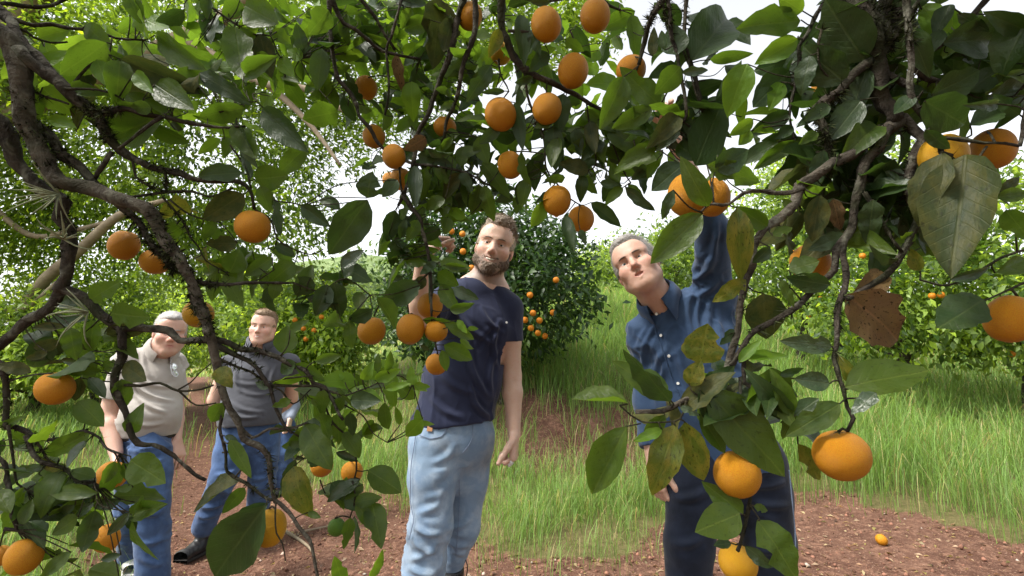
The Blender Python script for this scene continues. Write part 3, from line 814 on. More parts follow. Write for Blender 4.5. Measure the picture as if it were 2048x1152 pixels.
M['patch'] = flat('leather_patch', (.34, .17, .075), .7, .3)
M['stitch'] = flat('seam_stitching', (.16, .20, .28), .9, .1)
M['eye_white'] = flat('eye_white', (.62, .58, .55), .25, .5)
M['iris'] = flat('iris', (.035, .045, .05), .15, .6)
M['teeth'] = flat('teeth', (.66, .62, .54), .3, .5)
M['metal'] = flat('steel', (.6, .6, .62), .25, .5, Metallic=1.0)
M['black_plastic'] = flat('black_plastic', (.012, .012, .013), .35, .5)
M['lens'] = flat('lens_glass', (.75, .78, .80), .05, .5, Transmission_Weight=.9)
def hair_mat(name, a, b):
    t = NT(name); o = t.coord('Object'); n = t.noise(140, 4, .7, o); n2 = t.noise(22, 3, .6, o)
    c = t.mix(t.mrange(n, .3, .7), a, b); c = t.mix(t.math('MULTIPLY', t.mrange(n2, .4, .7), .4), c, b)
    return t.done(t.pbsdf(c, .55, t.bump(n, .6, .004), .35))
M['hair_blond'] = hair_mat('ash_brown_hair', (.15, .112, .082), (.36, .29, .225))
M['hair_beard'] = hair_mat('brown_beard', (.065, .042, .028), (.17, .118, .08))
M['hair_grey'] = hair_mat('grey_hair', (.12, .105, .095), (.34, .32, .30))
M['hair_white'] = hair_mat('silver_hair', (.24, .23, .22), (.48, .46, .44))
M['hair_sandy'] = hair_mat('sandy_hair', (.17, .11, .065), (.30, .215, .14))
M['brow'] = hair_mat('eyebrow_hair', (.06, .042, .030), (.12, .085, .06))

class Head:
    """a head in its own frame: x to the viewer's right when it faces the viewer, y forward out of the face, z up"""
    def __init__(s, C, F, U, sc, smile=0.0, jaw=1.0, open_=0.0, squint=0.0, fat=0.0, age=0.0):
        s.age = age
        F = nrm(F); U = nrm(np.asarray(U) - F * (np.asarray(U) @ F)); X = np.cross(U, F)
        s.R = np.stack([X, F, U], 1); s.C = np.asarray(C, float); s.s = sc
        s.smile, s.jaw, s.open, s.squint, s.fat = smile, jaw, open_, squint, fat
    def w(s, p): return s.C + s.R @ (np.asarray(p, float) * s.s)
    def loc(s, V): return (V - s.C) @ s.R / s.s
    def carve(s, v):
        c, w, k_ = s.s, s.w, s.R
        def E(p, r, k=.02, op='u'): v.ell(w(p), np.array(r) * c, k_, k * c, op)
        def K(a, b, ra, rb, k=.02, op='u'): v.cap(w(a), w(b), ra * c, rb * c, k * c, op)
        j, f = s.jaw, s.fat
        E((0, -.020, .042), (.076, .096, .088), 0)
        E((0, .012, -.012), (.069 + f * .4, .078, .088), .03)
        E((0, .040, -.045), (.050 * j + f * .5, .050, .066), .03)
        for q in (-1, 1):
            K((q * .058 * j, .000, -.060), (q * .020, .070, -.100), .020 + f, .019 + f * .6, .035)
            E((q * .046, .060, -.024), (.022 + f * .5, .022, .022), .03)
            K((q * .052, .062, .030), (q * .014, .084, .026), .012, .012, .018)
            E((q * .052, .0, .050), (.020, .046, .036), .03)
        E((0, .072, -.102), (.024 * j, .020, .018), .025)
        E((0, .060, .062), (.055, .030, .040), .035)
        # sockets, lids
        for q in (-1, 1):
            E((q * .032, .092, .007), (.019, .016, .0125), .014, 's')
            E((q * .032, .0665, .006), (.0155, .0165, .0150), .004)
            E((q * .032, .084, .0055), (.0125, .010, .0032 * (1 - s.squint)), .002, 's')
            K((q * .049, .068, .013), (q * .020, .080, .0155), .0042, .0042, .006)
        # nose
        K((0, .081, .022), (0, .107, -.022), .0080, .0108, .015)
        E((0, .111, -.029), (.0115, .0125, .0100), .012)
        for q in (-1, 1):
            E((q * .0120, .098, -.034), (.0078, .0105, .0080), .008)
            E((q * .0065, .104, -.0415), (.0042, .006, .0035), .003, 's')
        # mouth
        sm = s.smile
        E((0, .078, -.062), (.030, .020, .022), .02)
        for q in (-1, 1):
            K((q * (.024 + .007 * sm), .080 - .003 * sm, -.063 + .009 * sm), (0, .0945, -.0590 + .001 * sm), .0034, .0050, .007)
            K((q * (.023 + .007 * sm), .079 - .003 * sm, -.066 + .008 * sm), (0, .0930, -.0735 - .006 * s.open - .003 * sm), .0034, .0060, .007)
            K((q * (.025 + .008 * sm), .0875 - .003 * sm, -.0645 + .009 * sm), (0, .1020, -.0662 - .002 * sm), .0014, .0024 + .0046 * s.open + .0028 * sm, .0025, 's')
            if sm > 0: K((q * .034, .068, -.040), (q * .034, .066, -.068), .009, .008, .02)
            K((q * .024, .084, -.036), (q * (.036 + .003 * sm), .070, -.064), .0012, .0026, .011, 's')
        if s.age > 0:                  # brow lines, bags under the eyes, frown
            g = s.age
            for i, z in enumerate((.046, .059, .071)): K((-.040, .066 - .1 * (z - .046), z), (.040, .066 - .1 * (z - .046), z + .002), .0018 * g, .0018 * g, .007, 's')
            for q in (-1, 1):
                E((q * .034, .078, -.010), (.014, .006, .0045 * g), .006); K((q * .022, .086, -.016), (q * .046, .068, -.012), .0016 * g, .0016 * g, .006, 's')
                K((q * .058, .056, .004), (q * .072, .036, .000), .0014 * g, .0014 * g, .005, 's')
        # ears
        for q in (-1, 1):
            E((q * .079, -.012, -.002), (.010, .020, .034), .008)
            E((q * .087, -.006, .004), (.005, .010, .018), .005, 's')
    def color(s, V, base, red=1.0, stubble=0.0):
        p = s.loc(V); c = np.repeat(np.array([base]), len(V), 0)
        def blob(q, r, f, col):
            d = (((p - np.array(q)) / np.array(r)) ** 2).sum(1); m = (np.exp(-d) * f)[:, None]
            return m, np.array(col)
        for q, r, f, col in [((0, .11, -.028), (.02, .03, .02), .55 * red, (.80, .38, .29)), ((.046, .07, -.022), (.03, .03, .024), .5 * red, (.78, .36, .28)),
                             ((-.046, .07, -.022), (.03, .03, .024), .5 * red, (.78, .36, .28)), ((.085, -.01, 0), (.012, .03, .04), .6 * red, (.75, .32, .24)),
                             ((-.085, -.01, 0), (.012, .03, .04), .6 * red, (.75, .32, .24)), ((0, .10, -.066), (.027, .014, .0095), .85, (.52, .20, .17)),
                             ((.032, .08, .006), (.022, .02, .012), .35, (.45, .25, .19)), ((-.032, .08, .006), (.022, .02, .012), .35, (.45, .25, .19))]:
            m, col = blob(q, r, f, col); c = c * (1 - m) + np.array(col) * np.array(base) / np.array((.60, .40, .31)) * m * .86
        if stubble > 0:
            m = np.clip((-.035 - p[:, 2]) / .03, 0, 1) * np.clip((p[:, 1] + .03) / .05, 0, 1) * (np.abs(p[:, 2]) < .16) * (np.linalg.norm(p, axis=1) < .17)
            lip = np.exp(-(((p - np.array((0, .10, -.066))) / np.array((.026, .02, .012))) ** 2).sum(1))
            m = (m * (1 - lip) * stubble)[:, None]; c = c * (1 - m) + np.array([.22, .17, .145]) * m
        return c
    def extras(s, par, brow='brow', teeth=False):
        for q in (-1, 1):
            bm = bmesh.new(); bmesh.ops.create_uvsphere(bm, u_segments=20, v_segments=18, radius=.0145 * s.s)
            me = bpy.data.meshes.new('eye'); bm.to_mesh(me); bm.free(); me.materials.append(M['eye_white']); me.materials.append(M['iris'])
            for p_ in me.polygons: p_.use_smooth = True; p_.material_index = 1 if p_.center.z > .0132 * s.s else 0
            o = obj('eye', me, par); g = nrm(s.R @ np.array([0, 1, -.06])); o.location = Vector(s.w((q * .032, .0675, .006))) - par.location
            o.rotation_mode = 'QUATERNION'; o.rotation_quaternion = Vector(g).to_track_quat('Z', 'Y')
            pts = [(q * .054, .0730, .0225), (q * .045, .0822, .0278), (q * .034, .0912, .0290), (q * .022, .0965, .0275), (q * .013, .0985, .0255)]
            V, F = tubes([spline([s.w(p) for p in pts], np.array([.0010, .0023, .0030, .0031, .0018]) * s.s, .003)], 7)
            obj('eyebrow', mesh_np('eyebrow', V - np.array(par.location), F, M[brow]), par)
        if teeth:
            pts = [(-.024, .0860, -.0590), (-.013, .0945, -.0645), (0, .0972, -.0660), (.013, .0945, -.0645), (.024, .0860, -.0590)]
            V, F = tubes([spline([s.w(p) for p in pts], np.array([.0018, .0042, .0048, .0042, .0018]) * s.s, .003)], 8)
            obj('teeth', mesh_np('teeth', V - np.array(par.location), F, M['teeth']), par)

def hair_cap(h, par, mat, thick=.010, top=.0, front=.062, side=.02, back=-.06, name='hair', seed=3, rough=.004, strands=0, slen=.02, swept=(0, -.3, .5), temple=.05, szmin=.055):
    """hair as a shell over the skull, trimmed at the hairline and round the ears, with loose strands on it"""
    lo, hi = np.array([-.11, -.15, -.10]), np.array([.11, .12, .18 + top])
    st = .0032
    v = Vol(*[axis(a, b, st) for a, b in zip(lo, hi)])
    v.ell((0, -.022, .043), (.0775 + thick, .096 + thick, .089 + thick), None, 0)
    v.ell((0, -.016, .0), (.0755 + thick, .088 + thick * .6, .07), None, .02)
    if top > 0: v.ell((0, .022, .098 + top * .45), (.058, .068, .030 + top * .55), None, .025)
    X, Y, Z = np.meshgrid(*v.a, indexing='ij', sparse=True)
    nz = snoise(np.stack(np.broadcast_arrays(X, Y, Z), -1), 60, seed, 2) * .006
    line = front + .020 * (np.abs(X) / .06) ** 2 * (1 if temple >= 0 else -1) - temple * .2
    face = np.minimum(Y - (.030 + .25 * np.maximum(Z - front, 0) + 1.1 * np.clip(np.abs(X) - .047, 0, .03)), (line - Z))         # in front and below the hairline
    cutf = -face
    low = (side - .55 * np.clip(-.02 - Y, 0, .09)) - Z                                                                                       # under the side line
    low = np.maximum(low, back - Z) if False else low
    v.D = np.maximum(v.D, np.maximum(-cutf * 1.0, low) + nz).astype(np.float32)
    V, Q = v.mesh(); V = relax(V, Q, 1, .5); N = vnormals(V, Q)
    V = V + N * (rough * (snoise(V * [1, .35, 1], 170, seed, 2) + .6 * snoise(V, 60, seed + 2, 2)))[:, None]
    Wd = h.C + (V * h.s) @ h.R.T - np.array(par.location)
    o = obj(name, mesh_np(name, Wd, [Q], M[mat]), par)
    if strands:
        strand_mesh(h, par, o, V, N, mat, strands, slen, swept, seed, zmin=szmin, wd=.0009)
    return o

def strand_mesh(h, par, o, V, N, mat, n, ln, swept, seed, zmin=-1, wd=.0011, nw=.35):
    r = np.random.default_rng(seed); i = r.choice(len(V), n); ok = V[i][:, 2] > zmin; i = i[ok]; n = len(i)
    p = V[i]; d = N[i] * nw + np.array(swept) + r.normal(0, .22, (n, 3)); d /= np.linalg.norm(d, axis=1, keepdims=True)
    L = ln * r.uniform(.5, 1.2, n)[:, None]; side = np.cross(d, N[i] + .01); side /= np.maximum(np.linalg.norm(side, axis=1, keepdims=True), 1e-6)
    curl = np.cross(d, side) * r.normal(0, .18, (n, 1))
    A = p - N[i] * .002; B = p + d * L * .55 + curl * L * .15; C = p + d * L + curl * L * .7 + np.array([0, 0, -.15]) * L
    VV = np.stack([A - side * wd, A + side * wd, B - side * wd * .8, B + side * wd * .8, C], 1).reshape(-1, 3); k = np.arange(n)[:, None] * 5
    Q = k + np.array([[0, 1, 3, 2]]); T = k + np.array([[2, 3, 4]])
    W = h.C + (VV * h.s) @ h.R.T - np.array(par.location)
    q = obj('hair_strands', mesh_np('hair_strands', W, [Q, T], M[mat]), o); q['kind'] = 'stuff'
    o.parent = par

def beard(h, par, mat, seed=4, strands=2600):
    v = Vol(axis(-.09, .09, .0030), axis(-.04, .13, .0030), axis(-.17, .03, .0030))
    v.ell((0, .035, -.053), (.061, .0585, .065), None, 0)
    for q in (-1, 1):
        v.cap((q * .070, .004, -.012), (q * .056, .020, -.066), .0095, .016, .02)
        v.cap((q * .056, .020, -.066), (0, .077, -.100), .0195, .0235, .03)
    v.cap((-.028, .0845, -.054), (.028, .0855, -.054), .0075, .0075, .01)
    v.cap((0, .094, -.049), (0, .0955, -.050), .0072, .0072, .01)
    X, Y, Z = np.meshgrid(*v.a, indexing='ij', sparse=True)
    nz = snoise(np.stack(np.broadcast_arrays(X, Y, Z), -1), 80, seed, 2) * .004
    cheek = -.030 - .22 * (Y - .02) + .95 * np.clip(np.abs(X) - .052, 0, .05) * (1) - .30 * np.clip(.052 - np.abs(X), 0, .035)  # upper edge runs from sideburn to moustache
    v.D = np.maximum(v.D, np.maximum(Z - np.where(np.abs(X) + 0 * Z < .030, -.044, cheek), -(Y + .030)) + nz).astype(np.float32)
    v.ell((0, .108, -.0650), (.040, .05, .0135), None, .004, 's')
    v.ell((0, -.03, -.10), (.05, .06, .07), None, .01, 's')
    V, Q = v.mesh(); V = relax(V, Q, 1, .5); N = vnormals(V, Q)
    V = V + N * (.0025 * snoise(V, 190, seed, 2))[:, None]
    W = h.C + (V * h.s) @ h.R.T - np.array(par.location)
    o = obj('beard', mesh_np('beard', W, [Q], M[mat]), par)
    strand_mesh(h, par, o, V, N, mat, strands, .011, (0, .15, -.75), seed, wd=.0008)
    return o

def hand(v, wrist, dirv, palm_n, sc=1.0, curl=(.5, .5, .55, .6), thumb_side=1, thumb_in=.35, spread=.10):
    """palm, four unequal fingers bent at the knuckles, a thumb leaving the side of the palm; returns finger tips"""
    d = nrm(dirv); n = nrm(np.asarray(palm_n) - d * (np.asarray(palm_n) @ d)); sx = np.cross(d, n) * thumb_side
    w = np.asarray(wrist, float); tips = []
    kn = w + d * .088 * sc
    for q in (-1, -.33, .33, 1):
        v.cap(w + sx * q * .018 * sc + d * .012 * sc, kn + sx * q * .030 * sc, .0155 * sc, .0125 * sc, .014 * sc)
    for i, (q, L) in enumerate([(1, .072), (.36, .082), (-.30, .076), (-.92, .060)]):
        p = kn + sx * q * .031 * sc; dd = nrm(d + sx * q * spread); a = 0
        r0 = .0092 * sc
        for f in (.45, .32, .23):
            a += curl[i] * (1.0 if f == .45 else 1.15)
            e = dd * math.cos(a) + n * math.sin(a)
            p2 = p + nrm(e) * L * f * sc; v.cap(p, p2, r0, r0 * .92, .003 * sc); p = p2; r0 *= .92
        tips.append(p)
    p = w + sx * .026 * sc + d * .022 * sc
    for f, r0, ang in ((.046, .0150, .75), (.034, .0112, .40), (.026, .0100, .15)):
        e = nrm(d * math.cos(ang) + sx * math.sin(ang) + n * thumb_in * (1.1 if f < .04 else .8)); p2 = p + e * f * sc
        v.cap(p, p2, r0 * sc, r0 * .88 * sc, .006 * sc); p = p2
    tips.append(p)
    return tips

def bounds(pts, pad):
    p = np.array(pts); return p.min(0) - pad, p.max(0) + pad

def garment(name, par, mat, v, wr=(.004, .0), seed=1, it=1, folds=(), dirn=None, calm=()):
    V, Q = v.mesh(); V = relax(V, Q, it, .5); N = vnormals(V, Q)
    d = np.zeros(len(V)); sc_ = np.array(dirn) if dirn is not None else np.ones(3)
    if wr[0]:
        g = V * sc_; g = g + .035 * np.stack([snoise(g, 9, seed + 1, 1), snoise(g, 8, seed + 2, 1), snoise(g, 10, seed + 4, 1)], -1)
        n1 = np.abs(snoise(g, 9, seed, 2)); n2 = np.abs(snoise(g, 21, seed + 5, 2)); msk = np.clip(.6 + .9 * snoise(V, 5, seed + 7, 1), .1, 1.3)
        d += wr[0] * (1.5 * np.exp(-n1 * 5.5) + .7 * np.exp(-n2 * 5) * msk - .8) * 1.25 * msk
    if wr[1]: d += wr[1] * snoise(V, 38, seed + 3, 2)
    for a, b, wd, h in folds:          # a raised crease running over the cloth between two points seen from the front
        def onto(p):
            r = nrm(np.asarray(p) - CAM); w = V - CAM; t = w @ r; e = np.linalg.norm(w - t[:, None] * r, axis=1); m = e < max(.012, e.min() + .003)
            i = np.where(m)[0][np.argmin(t[m])]; return V[i], r
        (a, ra), (b, rb) = onto(a), onto(b); r = nrm(ra + rb); ab = b - a; ab = ab - r * (ab @ r); L2 = max(ab @ ab, 1e-9)
        w = V - a; w = w - (w @ r)[:, None] * r; t = np.clip((w @ ab) / L2, 0, 1)
        side = nrm(np.cross(ab, r)); bow = .10 * math.sqrt(L2) * np.sin(t * np.pi)
        ds = np.linalg.norm(w - t[:, None] * ab + side * bow[:, None], axis=1); front = np.clip(-(N @ r) * 3, 0, 1) * (np.abs((V - a) @ r) < .16)
        d += 1.15 * h * front * (np.exp(-(ds / wd) ** 2) - .45 * np.exp(-((ds - 1.9 * wd) / wd) ** 2)) * np.sin(np.clip(t, .02, .98) * np.pi) ** .5
    d = np.clip(d, -.010, .03)
    for c, r0 in calm:                 # hems and necklines lie flat
        d *= np.clip((np.linalg.norm(V - np.asarray(c), axis=1) - r0 * .75) / (r0 * .5), .05, 1)
    V = V + N * d[:, None]
    return obj(name, mesh_np(name, V - np.array(par.location), [Q], M[mat]), par)

def shoe(par, heel, toe_dir, L=.28, mat='boot', shaft=None, name='boot', sole='sole'):
    heel = np.asarray(heel, float); f = nrm([toe_dir[0], toe_dir[1], 0]); s_ = np.array([-f[1], f[0], 0])
    lo, hi = bounds([heel - .1, heel + f * L + .1, heel + [0, 0, .42 if shaft is not None else .16]], .06)
    v = Vol(*[axis(a, b, .006) for a, b in zip(lo, hi)])
    v.cap(heel + f * .035 + [0, 0, .050], heel + f * .10 + [0, 0, .052], .040, .040, .02)
    v.cap(heel + f * .10 + [0, 0, .055], heel + f * (L - .06) + [0, 0, .036], .046, .036, .03)
    v.ell(heel + f * (L - .055) + [0, 0, .036], (.048, .048, .034), None, .03)
    top = np.asarray(shaft) if shaft is not None else heel + f * .05 + [0, 0, .13]
    v.cap(heel + f * .05 + [0, 0, .06], top, .044, .058 if shaft is not None else .046, .03)
    v.cut(heel + [0, 0, .012], (0, 0, -1))
    if shaft is not None: v.cut(top, top - heel)
    o = garment(name, par, mat, v, (.002, .001), 5)
    v = Vol(*[axis(a, b, .006) for a, b in zip(lo, hi)])
    v.cap(heel + f * .045 + [0, 0, .012], heel + f * .10 + [0, 0, .012], .045, .042, .01)
    v.cap(heel + f * .10 + [0, 0, .012], heel + f * (L - .055) + [0, 0, .012], .042, .050, .01)
    v.cut(heel + [0, 0, .020], (0, 0, 1)); v.cut(heel + [0, 0, -.004], (0, 0, -1))
    V, Q = v.mesh(); obj('sole', mesh_np('sole', V - np.array(par.location), [Q], M[sole]), o)
    return o

SKIN = (.60, .41, .32)
def person_root(label, base):
    me = bpy.data.meshes.new('person'); o = obj('person', me, label=label, cat='person'); o.location = Vector(base)
    bpy.context.view_layer.update()
    return o
def set_skin(o, v, heads, base=SKIN, arms=None, stubble=0.0, red=1.0):
    V, Q = v.mesh(); V = relax(V, Q, 1, .4)
    c = heads.color(V, base, red, stubble)
    me = mesh_np('person', V - np.array(o.location), [Q], M['skin'], True, col=c); old = o.data; o.data = me; bpy.data.meshes.remove(old)
def cut_local(v, p, n, R, depth=.07):
    p = np.asarray(p, float); n = nrm(n); c = p + n * depth * .5
    sl, X, Y, Z = v.region(c - R - depth, c + R + depth)
    if sl is None: return
    x, y, z = X - p[0], Y - p[1], Z - p[2]; t = x * n[0] + y * n[1] + z * n[2]
    rr = np.sqrt(np.maximum(x * x + y * y + z * z - t * t, 0))
    m = (rr < R) & (t < depth)
    v.D[sl] = np.where(m, np.maximum(v.D[sl], t), v.D[sl])

def small_disc(par, p, n, r, mat, name, th=.0018):
    bm = bmesh.new(); bmesh.ops.create_cone(bm, cap_ends=True, segments=14, radius1=r, radius2=r * .9, depth=th)
    me = bpy.data.meshes.new(name); bm.to_mesh(me); bm.free(); me.materials.append(M[mat])
    o = obj(name, me, par); o.location = Vector(np.asarray(p) - np.array(par.location)); o.rotation_mode = 'QUATERNION'
    o.rotation_quaternion = Vector(n).to_track_quat('Z', 'Y'); return o

def snap(o, par, px, py, out=.0015):
    """where the sight line through a survey pixel meets a garment: point and normal"""
    me = o.data; V = np.empty(len(me.vertices) * 3); me.vertices.foreach_get('co', V); V = V.reshape(-1, 3) + np.array(par.location)
    r = nrm(ray(px, py)); q = V - CAM; t = q @ r; d = np.linalg.norm(q - t[:, None] * r, axis=1)
    m = d < .012
    if not m.any(): m = d < d.min() + .004
    i = np.where(m)[0][np.argmin(t[m])]; n = np.array(me.vertices[int(i)].normal)
    if n @ r > 0: n = -n
    p = CAM + r * (t[i]) ; return p + n * out, n

def surf_line(o, par, pix, rad, mat, name, out=.0004):
    """a seam, edge or cord lying on a garment"""
    px_ = np.array(pix, float); k = np.linspace(0, len(px_) - 1, 5 * (len(px_) - 1) + 1)
    px_ = np.stack([np.interp(k, np.arange(len(px_)), px_[:, i]) for i in (0, 1)], -1)
    P_ = [snap(o, par, a, b, out)[0] for a, b in px_]
    P_ = [P_[0]] + [(P_[i - 1] + P_[i] * 2 + P_[i + 1]) / 4 for i in range(1, len(P_) - 1)] + [P_[-1]]
    V, F = tubes([spline(P_, [rad] * len(P_), .006)], 6)
    return obj(name, mesh_np(name, V - np.array(par.location), F, M[mat]), par)

def collar(par, c, ax, Xb, Fb, rw, rd, mat, open_=.5, h=.030, drop=.040, flare=.018, point=.03, lean=0.0):
    """a folded shirt collar round the neck: stands up inside, turns over and ends in two points at the front"""
    ax = nrm(ax); Xb = nrm(Xb - ax * (Xb @ ax)); Fb = nrm(Fb - ax * (Fb @ ax) - Xb * (Fb @ Xb))
    th = np.linspace(open_, 2 * np.pi - open_, 41); rows = []
    for j, (dr, dz) in enumerate([(0, -.02), (.001, h * .6), (.004, h), (.009, h * .98), (flare, h * .35), (flare + .004, -drop + h), (flare + .001, -drop + h - .003), (flare - .006, h * .3), (.003, h * .8)]):
        f = np.exp(-((np.minimum(th, 2 * np.pi - th) - open_) / .35) ** 2); tip = point * f * (1 if j in (5, 6) else 0)
        low = .022 * (1 - np.cos(th)) / 2
        z = dz - tip + low * .9 - .012 * f * (j > 3)
        r1, r2 = rw + dr + .004 * f * (j > 3), rd + dr + .012 * f * (j > 3)
        rows.append(np.asarray(c) + np.outer(np.sin(th) * r1, Xb) + np.outer(np.cos(th) * r2, Fb) + np.outer(z + lean * np.sin(th), ax))
    V = np.concatenate(rows); n = len(th); m = len(rows)
    F = np.array([[j * n + i, j * n + i + 1, ((j + 1) % m) * n + i + 1, ((j + 1) % m) * n + i] for j in range(m) for i in range(n - 1)])
    V += .0015 * snoise(V, 40, 3, 2)[:, None]
    return obj('collar', mesh_np('collar', V - np.array(par.location), [F], M[mat]), par)
# ================================================================== man in navy T-shirt
def man_navy():
    q = lambda px, py, y=2.0: PY(px, py, y)
    foot = q(868, 1330, 2.0); foot[2] = gz(foot[0], foot[1])
    o = person_root('bearded young man in navy T-shirt and pale jeans, arm raised behind hanging oranges', foot)
    H = Head(q(989, 497, 2.03), (.0, -1, -.03), (.24, 0, .97), .925, smile=1.25, squint=.30, jaw=.95)
    Xb, Fb = nrm((.96, .28, 0)), nrm((.28, -.96, 0))
    nb, ch, wa, hi = q(968, 574, 2.07), q(960, 650, 2.06), q(925, 760, 2.05), q(907, 868, 2.05)
    SL, EL, WL = q(1017, 616, 2.08), q(1024, 752, 2.09), q(1028, 868, 2.03)
    SR, ER, WR = q(902, 592, 2.02), q(838, 640, 1.86), q(846, 520, 1.74)
    HR, KR, AR = q(867, 900, 2.0), q(862, 1050, 1.93), q(830, 1270, 1.98)
    HL, KL, AL = q(940, 895, 2.10), q(925, 1055, 2.08), q(903, 1262, 2.16)
    lo, hi_ = bounds([H.w((0, 0, .2)), H.w((-.1, 0, 0)), H.w((.1, 0, 0)), SL, EL, WL - [0, 0, .22], SR, ER, WR + [.1, -.1, .15], AR, AL], .12)
    hl, hh = bounds([H.w((0, 0, .12)), H.w((0, .12, -.13)), H.w((-.1, -.1, 0)), H.w((.1, -.1, 0))], .01)
    v = Vol(axis(lo[0], hi_[0], .008, [(hl[0], hh[0], .0024), (WL[0] - .06, WL[0] + .06, .0035)]), axis(lo[1], hi_[1], .008, [(hl[1], hh[1], .0026), (WL[1] - .08, WL[1] + .05, .0035)]),
            axis(lo[2], hi_[2], .010, [(hl[2], hh[2], .0022), (WL[2] - .21, WL[2] + .03, .0035), (WR[2] - .06, WR[2] + .12, .0035)]))
    H.carve(v)
    v.cap(H.w((0, -.030, -.050)), nb, .060, .060, .03)
    v.slab(nb, ch, (.11, .06), (.135, .085), Xb, Fb, .04); v.slab(ch, wa, (.135, .085), (.13, .085), Xb, Fb, .04); v.slab(wa, hi, (.13, .085), (.14, .09), Xb, Fb, .04)
    v.cap(nb - [0, 0, .03], SL, .042, .046, .04); v.cap(nb - [0, 0, .03], SR, .042, .046, .04)
    v.chain([SL, SL + (EL - SL) * .5, EL, EL + (WL - EL) * .3, WL], [.046, .044, .038, .040, .0245], .015)
    v.chain([SR, ER, ER + (WR - ER) * .3, WR], [.046, .038, .040, .026], .015)
    hand(v, WL, (-.02, -.12, -1), (-1, .15, 0), 1.02, (1.0, 1.05, 1.1, 1.1), -1, .5, .05)
    hand(v, WR, (.55, .15, .75), (.75, .1, -.6), 1.02, (.9, .9, .9, .9), -1, .5, .06)
    for h_, k_, a_ in ((HR, KR, AR), (HL, KL, q(898, 1160, 2.10))): v.chain([h_, k_, a_], [.06, .042, .032], .02)
    set_skin(o, v, H, SKIN, stubble=.8)
    H.extras(o, 'hair_beard', teeth=True)
    hair_cap(H, o, 'hair_blond', .007, .019, .060, .0, name='hair', seed=3, rough=.0028, strands=6000, slen=.020, swept=(.45, .25, .35), temple=.03)
    beard(H, o, 'hair_beard')
    # T-shirt
    lo, hi_ = bounds([nb, SL, SR, ER, wa, hi], .2)
    v = Vol(*[axis(a, b, .0055) for a, b in zip(lo, hi_)])
    hem = q(908, 845, 2.05)
    v.slab(nb - [0, 0, .035], ch, (.105, .062), (.148, .103), Xb, Fb, .03); v.slab(ch, wa, (.148, .103), (.150, .108), Xb, Fb, .05); v.slab(wa, hem, (.150, .108), (.160, .118), Xb, Fb, .05)
    v.slab(hem, hem - [0, 0, .06], (.160, .118), (.160, .118), Xb, Fb, .03)
    v.cap(nb - [0, 0, .018], SL, .060, .056, .05); v.cap(nb - [.03, 0, .010], SR, .062, .058, .05)
    sl = SL + (EL - SL) * .50; sr = SR + (ER - SR) * .75
    v.cap(SL, sl + (EL - SL) * .08, .058, .054, .03); cut_local(v, sl, EL - SL, .075, .09)
    v.cap(SR, sr + (ER - SR) * .1, .060, .058, .03); cut_local(v, sr, ER - SR, .085, .09)
    v.cut(hem - [0, 0, .002], (.09, 0, -1))
    v.cap(nb + [0, 0, .0], nb + [.03, 0, .10], .062, .064, .004, 's'); v.cap(nb + Fb * .09 + [.01, 0, .03], nb + Fb * .085 + [.028, 0, -.022], .045, .020, .006, 's')
    L = lambda a, b, y=2.0: q(a, b, y - .06)
    sh = garment('shirt', o, 'navy_cotton', v, (.0062, .0008), 5, 1, [
        (L(905, 590), L(985, 690), .010, .010), (L(965, 610), L(1010, 665), .008, .007), (L(935, 680), L(985, 800), .010, .010), (L(1005, 640), L(1000, 740), .008, .009),
        (L(1000, 700), L(990, 800), .009, .008), (L(950, 800), L(990, 835), .010, .009), (L(860, 800), L(930, 838), .011, .008), (L(1010, 655), L(960, 700), .010, -.006), (L(945, 770), L(985, 840), .008, .008), (L(870, 740), L(960, 790), .012, .006)], (1.4, 1.4, .55), [(nb, .10)])
    p, n = snap(sh, o, 1013, 645); small_disc(o, p, n, .0045, 'white', 'chest_mark', .001)
    # jeans
    lo, hi_ = bounds([hi, KR, KL, AR, AL], .19)
    v = Vol(axis(lo[0], hi_[0], .006), axis(lo[1], hi_[1], .006), axis(lo[2], hi_[2], .007))
    wst = q(907, 838, 2.05)
    v.slab(wst, hi, (.142, .100), (.156, .112), Xb, Fb, .03)
    v.slab(hi, q(905, 900, 2.05), (.156, .112), (.150, .108), Xb, Fb, .05)
    v.chain([HR, HR + (KR - HR) * .4, KR, KR + (AR - KR) * .35, AR], [.098, .088, .074, .074, .068], .035)
    v.chain([HL, HL + (KL - HL) * .4, KL, q(904, 1128, 2.10)], [.092, .080, .064, .050], .035)
    v.cut(wst + [0, 0, .0], (0, 0, 1))
    J = lambda a, b, y=1.95: q(a, b, y - .04)
    je = garment('jeans', o, 'light_denim', v, (.0095, .0010), 8, 1, [
        (J(828, 1060), J(885, 1075), .010, .010), (J(820, 1085), J(880, 1110), .011, .012), (J(830, 1030), J(890, 1000), .012, .009), (J(815, 1120), J(875, 1095), .010, .010), (J(860, 945), J(905, 930), .012, .008),
        (J(862, 925), J(910, 900), .012, .008), (J(870, 965), J(905, 945), .010, .006), (J(850, 1000), J(895, 985), .012, .007), (J(905, 1060, 2.1), J(945, 1040, 2.1), .010, .008), (J(900, 1085, 2.1), J(935, 1100, 2.1), .010, .009), (J(905, 1105, 2.1), J(935, 1115, 2.1), .009, .008), (J(812, 1140), J(870, 1150), .010, .010)], (.8, .8, 1.3))
    surf_line(je, o, [(838, 870), (860, 878), (882, 874), (895, 858), (898, 845)], .0016, 'stitch', 'pocket_seam')
    surf_line(je, o, [(946, 848), (945, 875), (938, 890), (925, 906)], .0016, 'stitch', 'fly_seam')
    surf_line(je, o, [(832, 870), (822, 930), (820, 1000), (828, 1040), (818, 1080)], .0014, 'stitch', 'side_seam')
    surf_line(je, o, [(918, 960), (919, 1010), (916, 1060), (912, 1110)], .0014, 'stitch', 'inner_seam')
